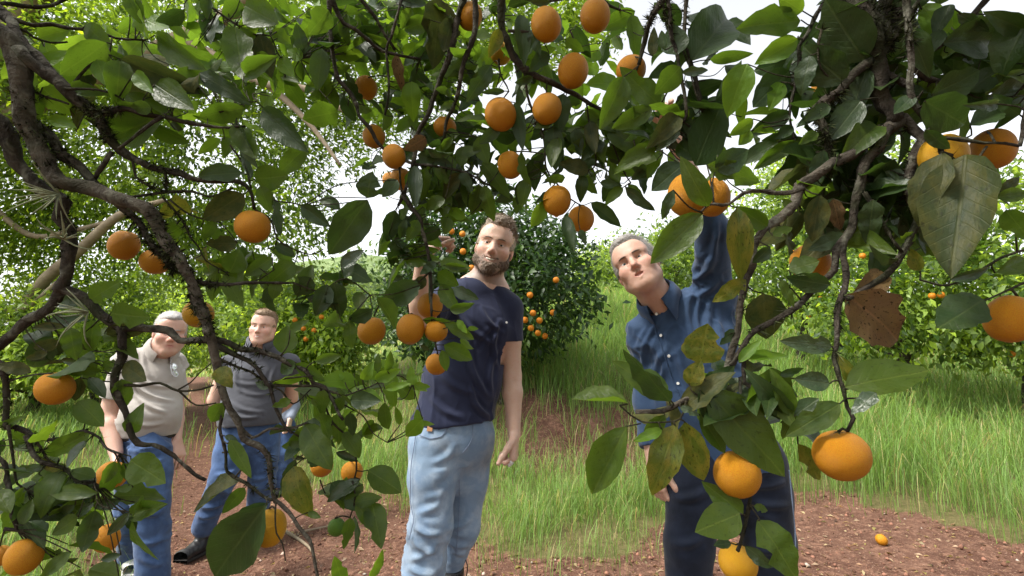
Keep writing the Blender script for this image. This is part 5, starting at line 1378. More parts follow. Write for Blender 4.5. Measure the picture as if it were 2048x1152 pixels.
LB = [  # left tree: (points, r0, r1, d0, d1, kind)
 ([(-70, 30), (0, 73), (29, 109), (42, 156), (47, 198), (57, 247), (70, 279), (101, 334), (122, 360), (169, 375), (221, 388), (273, 407), (299, 427), (325, 467), (346, 498), (365, 534), (385, 576), (404, 606), (421, 640), (424, 680), (427, 725), (442, 772), (451, 805), (471, 843), (492, 878), (527, 902), (540, 929), (548, 965), (551, 1007)], 23, 4.5, 1.0, 1.02, 'g'),
 ([(35, 100), (52, 117), (78, 138), (112, 159), (130, 180), (156, 206), (188, 224), (200, 240), (216, 273), (242, 302), (286, 323), (325, 339), (365, 347), (400, 357), (440, 364), (475, 362), (500, 378), (508, 418)], 15, 3.5, 1.0, 1.07, 'm'),
 ([(-40, -5), (16, 39), (29, 60), (52, 91), (80, 122), (118, 160)], 12, 9, 1.05, 1.02, 'm'),
 ([(205, 226), (250, 221), (290, 226), (325, 233), (365, 242), (400, 250), (445, 256), (491, 253)], 7, 2.5, 1.0, 1.05, 'm'),
 ([(325, 233), (300, 250), (265, 270), (238, 298)], 4, 3, 1.0, 1.0, 'm'),
 ([(60, 230), (78, 247), (104, 276), (130, 313), (156, 336), (187, 360), (216, 381), (234, 409), (260, 430), (286, 459), (307, 487), (325, 512), (346, 540)], 13, 6, 1.04, 1.02, 'm'),
 ([(225, 303), (205, 335), (190, 358)], 5, 4, 1.02, 1.03, 'm'),
 ([(-60, 210), (0, 242), (16, 280), (30, 322), (47, 339), (70, 368), (96, 386), (125, 404), (125, 438), (140, 456), (143, 493), (138, 524), (135, 550), (122, 581)], 17, 13, 1.04, 1.05, 'm'),
 ([(124, 578), (104, 604), (86, 625), (52, 646), (21, 672), (0, 693), (-40, 722)], 11, 9, 1.05, 1.05, 'm'),
 ([(124, 578), (146, 581), (177, 604), (200, 620), (224, 641), (240, 651), (273, 651), (294, 654), (339, 664), (365, 675), (400, 680), (448, 684), (477, 693), (513, 702), (557, 711), (587, 725), (610, 743), (631, 761), (652, 778), (675, 811), (687, 840)], 12, 2.5, 1.05, 1.06, 'm'),
 ([(240, 651), (246, 668), (247, 690), (242, 721), (233, 750), (234, 776), (242, 802), (253, 828), (262, 858), (275, 884), (307, 887), (328, 895), (346, 910), (372, 929), (400, 950), (412, 960)], 10, 3, 1.05, 1.04, 'm'),
 ([(240, 768), (258, 770), (281, 767), (318, 767), (357, 781), (400, 779), (427, 770)], 4, 2, 1.05, 1.05, 't'),
 ([(357, 781), (368, 792), (390, 806), (432, 806)], 2.6, 1.5, 1.05, 1.05, 't'),
 ([(357, 779), (380, 757), (400, 743), (428, 722)], 2, 1.2, 1.05, 1.05, 't'),
 ([(430, 690), (469, 708), (504, 734), (534, 764), (541, 773), (546, 800), (554, 826), (569, 855), (584, 866)], 6, 2.5, 1.05, 1.04, 'm'),
 ([(541, 770), (587, 767), (631, 773), (660, 779), (693, 793)], 4, 2, 1.05, 1.06, 't'),
 ([(541, 764), (581, 755), (627, 752)], 2.6, 1.4, 1.05, 1.05, 't'),
 ([(541, 773), (560, 780), (586, 800), (622, 778)], 2.5, 1.4, 1.05, 1.05, 't'),
 ([(433, 715), (469, 734), (498, 746), (530, 765)], 3.6, 2.6, 1.04, 1.05, 't'),
 ([(478, 850), (503, 874), (537, 864), (580, 858), (612, 845)], 3.6, 2, 1.04, 1.05, 'g'),
 ([(444, 778), (446, 805), (443, 855), (448, 900), (456, 942), (485, 963), (506, 979), (530, 994), (552, 1000)], 3.5, 3, 1.04, 1.02, 'm'),
 ([(445, 905), (470, 905), (482, 935), (470, 955)], 2.2, 2, 1.04, 1.02, 't'),
 ([(551, 1000), (579, 1028), (598, 1055), (611, 1084), (624, 1112), (637, 1160)], 4, 3, 1.02, 1.0, 'g'),
 ([(552, 1005), (553, 1034), (558, 1060), (564, 1086), (571, 1122)], 2, 1.2, 1.01, 1.0, 't'),
 ([(-40, 700), (0, 729), (10, 747), (13, 781), (16, 810), (16, 850), (26, 858), (52, 871), (79, 881), (118, 876), (147, 866), (178, 864), (199, 879), (218, 897), (240, 907)], 8, 2, 1.0, 1.03, 'm'),
 ([(52, 871), (71, 908), (87, 926), (126, 944), (157, 957), (189, 965)], 5, 3, 1.0, 1.02, 'm'),
 ([(74, 884), (90, 902), (105, 918), (131, 937)], 3, 2.5, 1.0, 1.02, 't'),
 ([(16, 850), (24, 902), (31, 937), (39, 973), (55, 980)], 3.6, 2, 1.0, 1.0, 't'),
 ([(-50, 880), (0, 931), (10, 960), (24, 989), (27, 1028), (28, 1062), (10, 1058)], 5, 3.5, .98, .98, 'm'),
 ([(-40, 20), (0, 8), (34, 13), (70, 17), (104, 10), (140, -6)], 5, 3.5, 1.1, 1.15, 'm'),
 ([(18, 35), (34, 42), (65, 50), (104, 53), (135, 58), (203, 65), (234, 78), (285, 80)], 5, 2, 1.05, 1.12, 'm'),
 ([(30, 55), (48, 60), (73, 73), (104, 83), (135, 84)], 3.5, 2, 1.05, 1.08, 't'),
 ([(141, 176), (156, 159), (177, 133), (198, 117), (216, 104), (224, 75)], 3.4, 1.5, 1.02, 1.05, 't'),
 ([(130, 178), (193, 180), (229, 187), (255, 203), (281, 219)], 3, 1.6, 1.0, 1.02, 't'),
 ([(60, 178), (91, 194), (118, 198), (137, 208)], 2.6, 2.2, 1.02, 1.01, 't'),
 ([(242, 305), (263, 329), (276, 352), (307, 375), (333, 384)], 3.4, 2, 1.02, 1.05, 't'),
 ([(330, 340), (335, 360), (333, 386)], 2.4, 2.4, 1.04, 1.05, 't'),
 ([(262, 394), (312, 386), (339, 383), (391, 386), (421, 391), (465, 376)], 3.4, 2.5, 1.04, 1.06, 't'),
 ([(325, 394), (352, 422), (370, 451), (378, 477), (400, 503), (410, 521), (452, 545)], 2.6, 1.8, 1.05, 1.08, 't'),
 ([(339, 399), (365, 420), (400, 435), (440, 445)], 2.2, 1.5, 1.05, 1.08, 't'),
 ([(380, 560), (416, 568), (465, 571), (504, 566), (587, 566)], 5, 2, 1.02, 1.08, 'm'),
 ([(500, 566), (520, 553), (548, 540)], 2.2, 1.2, 1.06, 1.08, 't'),
 ([(508, 418), (540, 440), (556, 477), (582, 493), (621, 506), (647, 498)], 2.4, 1.2, 1.07, 1.12, 't'),
 ([(520, 385), (554, 399), (582, 409), (605, 412)], 2, 1.2, 1.08, 1.1, 't'),
 ([(460, 290), (481, 331), (496, 362), (503, 378)], 2, 2.2, 1.06, 1.07, 't'),
 ([(380, -8), (400, 5), (444, 29), (473, 49), (512, 68), (545, 72), (560, 116), (600, 118)], 2.6, 1.4, 1.2, 1.25, 't'),
 ([(440, 225), (473, 213), (512, 208), (530, 219)], 1.8, 1.3, 1.06, 1.08, 't'),
 ([(640, 773), (655, 820), (668, 845), (690, 870), (707, 880), (712, 940), (705, 962)], 2.6, 1.8, 1.08, 1.16, 't'),
 ([(660, 790), (690, 810), (728, 835), (745, 870), (775, 885)], 2.2, 1.2, 1.08, 1.15, 't'),
 ([(690, 792), (740, 770), (790, 755), (825, 768)], 2, 1.2, 1.06, 1.12, 't'),
 ([(584, 864), (610, 880), (630, 912)], 2.4, 1.6, 1.05, 1.12, 't'),
 ([(705, 962), (708, 1000), (700, 1035)], 2, 1.6, 1.15, 1.16, 't'),
 ([(640, 960), (648, 985), (655, 995)], 1.5, 1.2, 1.15, 1.16, 't'),
 ([(587, 566), (640, 575), (690, 560), (740, 590)], 2.2, 1.6, 1.08, 1.14, 't'),
]
RB = [  # right and overhead tree
 ([(660, -20), (660, 39), (660, 65), (668, 115), (676, 151), (694, 177), (713, 208), (720, 232), (739, 260), (760, 290), (786, 307), (828, 325), (864, 333), (921, 341), (960, 357), (975, 370)], 5.5, 1.8, 1.30, 1.35, 'm'),
 ([(660, -10), (671, 21), (692, 47), (707, 60), (739, 83), (765, 100), (800, 109), (840, 118)], 5.5, 2.5, 1.3, 1.38, 'm'),
 ([(712, -12), (746, 34), (765, 60), (790, 100)], 4.5, 2.5, 1.34, 1.38, 'm'),
 ([(806, -10), (800, 21), (783, 73), (770, 99), (780, 180), (770, 230)], 3.5, 2, 1.34, 1.36, 'm'),
 ([(932, -15), (915, 34), (909, 76), (899, 112), (886, 151), (870, 188), (857, 227), (840, 265), (828, 310), (822, 354), (808, 388), (796, 411)], 7.5, 3.5, 1.34, 1.34, 'm'),
 ([(950, -15), (948, 65), (930, 130), (912, 195), (896, 240), (888, 275)], 7, 3.5, 1.30, 1.34, 'm'),
 ([(799, 294), (800, 336), (802, 372), (806, 392)], 2.6, 2.4, 1.33, 1.33, 't'),
 ([(806, 391), (825, 417), (835, 443), (846, 458), (852, 500), (858, 545), (862, 585), (868, 640), (873, 700)], 4.5, 1.8, 1.33, 1.3, 'm'),
 ([(858, 545), (830, 575), (815, 600), (818, 630)], 2.4, 1.6, 1.31, 1.3, 't'),
 ([(815, 598), (770, 605), (748, 632)], 2, 1.6, 1.3, 1.3, 't'),
 ([(1003, -15), (1006, 52), (1016, 86), (1029, 112), (1050, 141), (1081, 156), (1112, 172), (1144, 185), (1172, 200), (1200, 219), (1240, 225)], 10, 3.2, 1.20, 1.26, 'm'),
 ([(1016, 62), (1050, 62), (1076, 65)], 3.6, 3, 1.2, 1.2, 'g'),
 ([(1050, 146), (1055, 193), (1071, 229), (1084, 260), (1090, 295), (1099, 333), (1110, 368)], 3.4, 2, 1.23, 1.26, 't'),
 ([(998, 117), (1003, 146), (1016, 177), (1006, 198)], 2.4, 1.6, 1.22, 1.24, 't'),
 ([(1110, 362), (1130, 395), (1160, 410)], 2, 1.5, 1.26, 1.26, 't'),
 ([(1200, -10), (1216, 5), (1240, 20)], 4, 2.5, 1.15, 1.18, 't'),
 ([(1345, -20), (1325, 5), (1304, 39), (1291, 86), (1278, 130)], 7, 4, 1.0, 1.05, 'm'),
 ([(1335, 0), (1343, 30), (1343, 65), (1356, 99), (1363, 146), (1367, 187), (1369, 229), (1367, 244)], 4.5, 3, 1.0, 1.0, 'm'),
 ([(1326, 8), (1341, 65), (1356, 86), (1377, 128)], 3, 2.5, 1.02, 1.02, 't'),
 ([(1374, -15), (1373, 60), (1372, 100)], 4.2, 3.5, 1.05, 1.05, 'g'),
 ([(1375, 100), (1393, 161), (1403, 218)], 4, 5, 1.02, 1.02, 'm'),
 ([(1376, 120), (1380, 169), (1398, 206)], 2, 1.6, 1.0, 1.0, 't'),
 ([(1362, 150), (1335, 187), (1317, 213), (1290, 225)], 2.8, 1.6, 1.0, 1.05, 't'),
 ([(1368, 240), (1340, 270), (1320, 300)], 2, 1.4, 1.0, 1.02, 't'),
 ([(1205, 225), (1230, 290), (1245, 340), (1262, 366)], 2.2, 1.5, 1.24, 1.28, 't'),
 ([(1172, 200), (1180, 260), (1190, 330), (1165, 345)], 2.2, 1.5, 1.25, 1.26, 't'),
 ([(1684, -60), (1705, 0), (1725, 39), (1738, 83), (1754, 117), (1759, 156), (1769, 195), (1780, 229), (1786, 247)], 33, 14, .88, .84, 'm'),
 ([(1740, 122), (1704, 156), (1678, 182), (1657, 201), (1636, 227), (1644, 260), (1650, 290), (1654, 318)], 11, 7, .85, .85, 'm'),
 ([(1806, 240), (1769, 263), (1712, 300), (1660, 336), (1627, 357), (1603, 375), (1590, 400), (1556, 432), (1525, 466), (1502, 492), (1496, 523), (1497, 555), (1486, 608), (1474, 658), (1462, 702), (1453, 745), (1442, 765), (1414, 776), (1369, 801), (1324, 821), (1272, 823)], 13, 4.5, .84, .76, 'g'),
 ([(1606, 376), (1587, 383), (1556, 384), (1517, 381), (1486, 388), (1457, 406), (1421, 414), (1402, 424)], 5, 2.5, .80, .76, 'g'),
 ([(1783, 236), (1810, 240), (1830, 255), (1838, 276), (1828, 310), (1815, 339), (1815, 367), (1830, 406), (1838, 427), (1825, 471), (1802, 516), (1778, 550), (1740, 575), (1695, 598)], 12, 5, .84, .76, 'm'),
 ([(1772, 255), (1752, 297), (1731, 328), (1721, 375), (1714, 410), (1700, 455), (1676, 497), (1660, 540), (1633, 572), (1613, 602), (1571, 626), (1533, 649), (1503, 676), (1480, 708), (1463, 732)], 11, 5, .83, .76, 'm'),
 ([(1690, 475), (1688, 510), (1690, 550), (1694, 585), (1683, 608), (1674, 643), (1669, 685), (1663, 711), (1674, 747), (1686, 785), (1692, 812), (1704, 832), (1695, 862)], 7, 3.5, .80, .70, 'm'),
 ([(1489, 706), (1487, 741), (1492, 761), (1524, 797), (1562, 820), (1583, 838)], 4.6, 3, .76, .74, 'm'),
 ([(1777, -20), (1775, 30), (1768, 80), (1756, 118)], 12, 13, .90, .85, 'm'),
 ([(1806, -20), (1793, 52), (1772, 100)], 16, 12, .92, .86, 'm'),
 ([(1812, -20), (1819, 52), (1821, 117), (1823, 169), (1834, 203), (1855, 234), (1871, 268), (1884, 296)], 8, 5, .80, .76, 'm'),
 ([(1845, -12), (1826, 25), (1818, 50)], 4, 4, .82, .80, 'm'),
 ([(1765, 145), (1800, 160), (1824, 172)], 9, 7, .86, .82, 'm'),
 ([(1826, 130), (1850, 152), (1880, 170), (1930, 185)], 8, 3, .84, .88, 'm'),
 ([(1871, 275), (1921, 279), (1973, 292), (2007, 294), (2040, 292)], 4.5, 2.5, .74, .72, 'm'),
 ([(1973, 293), (1960, 322), (1945, 328)], 3, 2, .73, .72, 't'),
 ([(1878, 280), (1885, 306), (1905, 312)], 5, 4, .74, .74, 'm'),
 ([(1729, 385), (1752, 422), (1770, 466), (1789, 492), (1806, 505)], 4, 3.5, .80, .78, 'm'),
 ([(2080, 490), (2012, 518), (1960, 544), (1900, 570), (1840, 560)], 3.4, 2.4, .80, .78, 't'),
 ([(1660, -10), (1634, 31), (1616, 60), (1600, 91), (1590, 140), (1585, 225), (1590, 290)], 5.5, 2, .95, .92, 'm'),
 ([(1643, 60), (1643, 86), (1644, 135), (1675, 169)], 2.6, 2, .84, .86, 't'),
 ([(1480, 755), (1484, 830), (1488, 880), (1489, 896), (1496, 946), (1503, 1000), (1490, 1050), (1476, 1103)], 3.5, 3.8, .76, .74, 'm'),
 ([(1240, 811), (1262, 828), (1284, 848), (1324, 848), (1359, 833), (1372, 802)], 1.8, 2.2, .74, .76, 't'),
 ([(1252, 853), (1282, 847)], 1.8, 1.8, .74, .74, 't'),
 ([(1500, 1010), (1516, 1035), (1520, 1040)], 1.8, 1.4, .74, .73, 't'),
 ([(1420, 772), (1400, 745), (1398, 730)], 2.4, 1.6, .76, .76, 't'),
 ([(1395, 790), (1385, 775), (1378, 768)], 2, 1.5, .76, .76, 't'),
 ([(2060, 560), (1990, 590), (1966, 602)], 3, 2, .74, .72, 't'),
 ([(1990, -20), (1935, 40), (1900, 70), (1885, 90), (1830, 118)], 6, 5, .86, .86, 'm'),
 ([(2070, 20), (2058, 60), (2062, 160), (2050, 260), (2040, 292)], 5, 3, .80, .74, 'm'),
 ([(1240, 225), (1262, 250), (1275, 310)], 2.4, 1.4, 1.25, 1.2, 't'),
 ([(1000, -12), (1040, -4), (1092, 8), (1150, -2), (1190, 0)], 3, 2.4, 1.2, 1.15, 't'),
 ([(1140, 60), (1148, 80), (1150, 108)], 2, 1.6, 1.2, 1.2, 't'),
 ([(1095, 160), (1092, 178), (1094, 190)], 2, 1.8, 1.23, 1.22, 't'),
]

def place(branches, origin, root):
    """limbs in space, all joined back to the trunk; returns node list for leaves and fruit to attach to"""
    nodes = []; thick = []; thin = []
    for pts, r0, r1, d0, d1, kd in branches:
        n = len(pts); s = np.array([0] + list(np.cumsum([math.dist(pts[i], pts[i + 1]) for i in range(n - 1)]))); s /= s[-1]
        P3 = np.array([P(px, py, d0 + (d1 - d0) * t) for (px, py), t in zip(pts, s)])
        rr = np.array([.90 * (r0 + (r1 - r0) * t) * (d0 + (d1 - d0) * t) / 1000 for t in s])
        P3[1:-1] += RNG.normal(0, .003, P3[1:-1].shape)
        sp = spline(P3, rr, .012)
        wob = 1 + .10 * snoise(sp[0], 45, 3, 2) + (.12 * snoise(sp[0], 130, 5, 2) if kd == 'm' else .04 * snoise(sp[0], 160, 5, 2))
        sp = (sp[0], sp[1] * wob)
        (thin if kd == 't' else thick).append((sp, kd))
        for k in range(0, len(sp[0]), 1):
            q = sp[0][k] - CAM; d = q @ FWD
            nodes.append((1024 + 1000 * (q @ RIGHT) / d, 576 - 1000 * (q @ UPV) / d, d, sp[0][k], sp[1][k]))
    return nodes, thick, thin

class TreeBuild:
    def __init__(s, label, base):
        s.root = empty('orange_tree', label, 'orange tree'); s.root.location = Vector(base); s.base = np.array(base)
        s.twigs = []; s.nleaf = 0
    def add_limbs(s, branches):
        s.nodes, thick, thin = place(branches, s.base, s.root)
        for (sp, kd) in thick:
            V, F = tubes([sp], 14)
            nv = V + RNG.normal(0, 1, V.shape) * .0006; rr_ = float(sp[1].mean()); V = nv + .16 * rr_ * np.stack([snoise(V, 70, 2, 2), snoise(V, 75, 3, 2), snoise(V, 80, 4, 2)], -1)
            o = obj('limb', mesh_np('limb', V - s.base, F, M['bark_mossy' if kd == 'm' else 'bark_grey']), s.root)
        for (sp, kd) in thin:
            V, F = tubes([sp], 6); obj('twig', mesh_np('twig', V - s.base, F, M['twig']), s.root)
        s.NP = np.array([[n[0], n[1]] for n in s.nodes]); s.ND = np.array([n[2] for n in s.nodes]); s.N3 = np.array([n[3] for n in s.nodes])
    def near(s, px, py):
        d = np.hypot(s.NP[:, 0] - px, s.NP[:, 1] - py); i = int(np.argmin(d)); return i, d[i]
    def stalk(s, a, b, r=.0011):
        a, b = np.asarray(a), np.asarray(b); L = np.linalg.norm(b - a)
        if L < .003: return
        m = (a + b) / 2 + RNG.normal(0, .06 * L, 3) - np.array([0, 0, .03 * L])
        s.twigs.append(spline([a, m, b], [r * 1.3, r, r], .012))
    def finish(s):
        if s.twigs:
            V, F = tubes(s.twigs, 5); o = obj('leaf_stalks', mesh_np('leaf_stalks', V - s.base, F, M['twig']), s.root); o['kind'] = 'stuff'

# ---- leaf blades: a few outlines, each with its own bend, shared by many leaves
def leaf_shape(seed, fold=.16, curl=.12, wav=.03, bite=0.0, twist=.1, fat=.0):
    r = np.random.default_rng(seed); n = 12; t = np.linspace(0, 1, n)
    w = np.sin(np.pi * np.clip(t, 0, 1) ** (.82 - fat)) ** (.78) * (1 - .10 * t); w[0] = .035; w[-1] = .012
    V, UV = [], []
    for i in range(n):
        zc = -curl * 1.3 * (t[i] - .15) ** 2 + .03 * math.sin(t[i] * 5 + seed)
        for j, q in enumerate((-1, 0, 1)):
            e = w[i] * .5 * (1 + (wav * math.sin(i * 2.1 + seed * 1.3 + (3 if q < 0 else 0)) if abs(q) == 1 else 0))
            if bite and abs(q) == 1 and (q > 0) == (seed % 2 == 0) and i in (4 + seed % 3, 5 + seed % 3): e *= 1 - bite * (1.0 if i % 2 else .75)
            x = q * e; z = zc + 1.25 * fold * abs(q) * w[i] * (1 - .25 * abs(q)) + wav * .8 * abs(q) * math.sin(i * 1.7 + seed + (2 if q < 0 else 0)) * w[i] + twist * x * (t[i] - .4)
            V.append((x, t[i], z)); UV.append((.5 + q * .5 * w[i] / 1.0, t[i]))
    F = [[i * 3 + j, i * 3 + j + 1, (i + 1) * 3 + j + 1, (i + 1) * 3 + j] for i in range(n - 1) for j in range(2)]
    return np.array(V), np.array(UV), np.array(F)
SHAPES = [leaf_shape(1), leaf_shape(2, .10, .22), leaf_shape(3, .22, .05, .04), leaf_shape(4, .12, .16, .05, 0, .3), leaf_shape(5, .18, -.10, .03), leaf_shape(6, .08, .10, .06, .45),
          leaf_shape(7, .14, .30, .03, 0, -.3), leaf_shape(8, .10, .08, .05, .35, .2, .12), leaf_shape(9, .05, .04, .02, 0, .1, .10), leaf_shape(10, .26, .18, .05), leaf_shape(11, .16, .22, .07, .22, .5, .04), leaf_shape(12, .20, .34, .05, 0, .5, .06), leaf_shape(13, .10, -.16, .07, .15, -.5), leaf_shape(14, .28, .12, .03, 0, .4, -.08), leaf_shape(15, .06, .26, .09, .2, -.2, .08), leaf_shape(16, .24, .38, .04, 0, -.6), leaf_shape(17, .14, .05, .06, .28, .3, -.05)]
_LM = {}
def leaf_mesh(si, mk):
    if (si, mk) not in _LM:
        V, UV, F = SHAPES[si]; _LM[(si, mk)] = mesh_np('leaf', V, [F], M['leaf_' + mk], True, uv=UV)
    return _LM[(si, mk)]

def add_leaf(tb, b3, t3, width, mk, roll=0.0, si=None, as_part=True, toward=None):
    """a leaf from its stalk end to its tip; width/length as in nature; roll about its own length"""
    b3, t3 = np.asarray(b3), np.asarray(t3); Y = t3 - b3; L = np.linalg.norm(Y); Y = Y / L
    n0 = (CAM - (b3 + t3) / 2) if toward is None else toward
    Z = nrm(n0 - Y * (n0 @ Y)); X = np.cross(Y, Z)
    c, s_ = math.cos(roll), math.sin(roll); X, Z = X * c + Z * s_, Z * c - X * s_
    si = RNG.integers(0, len(SHAPES)) if si is None else si
    if as_part:
        o = bpy.data.objects.new('leaf', leaf_mesh(int(si), mk)); COL.objects.link(o); o.parent = tb.root
        W = width
        m = Matrix(((X[0] * L * W, Y[0] * L, Z[0] * L * .8, b3[0] - tb.base[0]), (X[1] * L * W, Y[1] * L, Z[1] * L * .8, b3[1] - tb.base[1]), (X[2] * L * W, Y[2] * L, Z[2] * L * .8, b3[2] - tb.base[2]), (0, 0, 0, 1)))
        o.matrix_local = m; tb.nleaf += 1
        return o

# leaves surveyed one by one: (stalk px, py, tip px, py, width/length as seen, look)
LL = """212 85 122 152 .55 g;172 50 218 96 .6 g;240 120 232 207 .55 g;240 118 412 187 .34 o;310 70 408 140 .36 g;255 -12 283 50 .6 g;268 4 311 80 .22 l;368 20 310 52 .45 d;140 175 205 186 .5 g;65 170 78 240 .42 g;85 175 142 228 .7 l;155 258 92 236 .42 l;
310 168 394 224 .5 g;270 145 308 187 .45 l;332 232 214 272 .6 g;303 216 257 214 .5 g;140 58 74 76 .5 l;194 120 212 172 .5 l;488 214 393 240 .45 g;400 146 492 202 .30 d;474 236 500 336 .20 w;468 250 517 322 .5 g;470 55 487 168 .45 g;492 12 552 45 .8 g;520 70 540 150 .5 o;
540 112 504 132 .8 g;480 55 526 102 .4 l;545 60 582 88 .75 l;606 116 571 98 .7 l;608 108 594 48 .5 d;656 20 618 70 .75 g;644 98 634 178 .5 d;676 222 606 242 .75 g;525 218 616 304 .40 d;560 118 586 152 .6 l;480 0 448 36 .7 g;415 -5 412 35 .6 d;
484 345 395 352 .5 d;488 388 405 440 .6 o;510 358 573 352 .8 g;560 345 618 288 .5 g;500 358 483 290 .25 w;520 372 541 425 .6 g;541 385 552 472 .20 w;602 410 661 454 .45 d;680 418 636 393 .5 d;735 400 657 510 .55 d;735 396 742 344 .95 d;795 360 764 392 .7 d;430 440 405 482 .45 g;475 486 409 488 .5 o;460 545 480 500 .95 g;545 515 489 552 .5 g;550 490 591 513 .55 d;590 525 535 567 .65 g;555 563 545 598 .8 g;622 555 590 592 .9 d;685 535 741 562 .6 d;682 535 728 500 .5 w;656 570 631 632 .6 d;668 565 682 637 .6 d;840 570 758 606 .55 d;745 620 696 642 .6 d;700 640 703 698 .5 g;
567 708 576 651 .8 g;580 660 617 640 .5 g;630 722 682 711 .45 g;590 728 650 762 .42 g;592 725 561 746 .7 d;437 735 461 772 .75 y;545 765 622 753 .25 l;445 805 420 847 .6 g;540 776 509 764 .5 w;582 800 543 814 .5 g;690 765 679 748 .6 l;725 760 746 727 .55 l;755 745 757 706 .45 g;775 742 781 700 .4 g;750 760 802 738 .45 l;770 778 822 767 .30 l;825 770 822 732 .6 l;825 768 861 774 .4 l;700 800 764 802 .55 d;770 805 773 867 .42 g;700 825 706 873 .5 d;650 780 640 828 .55 g;690 795 659 830 .5 g;845 838 811 875 .65 l;838 850 834 818 .6 l;835 845 869 849 .35 l;800 850 791 813 .4 l;610 848 661 940 .55 g;686 865 723 912 .6 g;607 888 561 894 .45 g;736 940 802 986 .65 g;588 932 612 1038 .52 y;591 918 562 986 .33 w;532 1010 414 1168 .46 d;536 1006 461 1052 .42 w;490 975 444 1028 .4 g;480 965 376 1017 .26 o;460 880 503 957 .33 g;450 872 476 882 .5 w;720 958 653 1004 .4 w;710 1005 762 994 .55 g;712 1005 752 1064 .4 g;700 1035 688 1100 .42 g;672 905 717 923 .35 w;640 930 614 904 .8 d;610 918 580 914 .3 o;616 1025 642 1036 .5 g;685 1165 669 1114 .5 l;735 1160 765 1098 .28 l;
180 600 236 565 .6 g;222 626 294 636 .65 g;172 610 113 604 .5 d;186 640 180 707 .5 g;140 655 149 722 .55 g;120 680 60 702 .5 o;130 655 64 656 .33 o;95 705 50 718 .5 o;62 745 -8 728 .5 o;233 737 204 724 .75 g;247 730 293 762 .6 o;243 758 252 817 .62 g;262 867 281 811 .55 g;156 803 206 852 .65 g;160 755 150 802 .55 o;178 755 210 797 .5 w;205 740 123 742 .3 g;170 730 125 722 .4 w;180 866 86 912 .4 g;176 880 137 937 .28 w;262 920 329 967 .75 g;238 925 206 992 .38 g;230 922 207 968 .5 g;246 926 259 962 .55 g;266 975 226 978 .5 g;273 948 257 972 .4 w;196 986 80 983 .3 g;190 955 139 938 .55 g;258 1030 335 1008 .42 g;259 1024 212 1074 .36 w;188 1004 144 1041 .4 w;242 1000 188 1012 .5 d;190 1020 164 1102 .5 d;156 1034 103 1070 .5 g;142 1104 78 1158 .42 g;46 1050 61 998 .5 g;242 1110 200 1120 .5 d;238 1152 178 1138 .55 g;255 1035 273 1062 .6 d;60 885 117 849 .28 l;-4 980 22 1028 .6 g;126 945 77 911 .33 y;30 880 62 905 .4 g;20 1000 48 975 .4 g;95 1062 60 1040 .5 d;150 1010 108 1030 .45 d;60 900 20 890 .4 g;0 855 38 838 .4 g;100 985 66 1012 .5 g"""
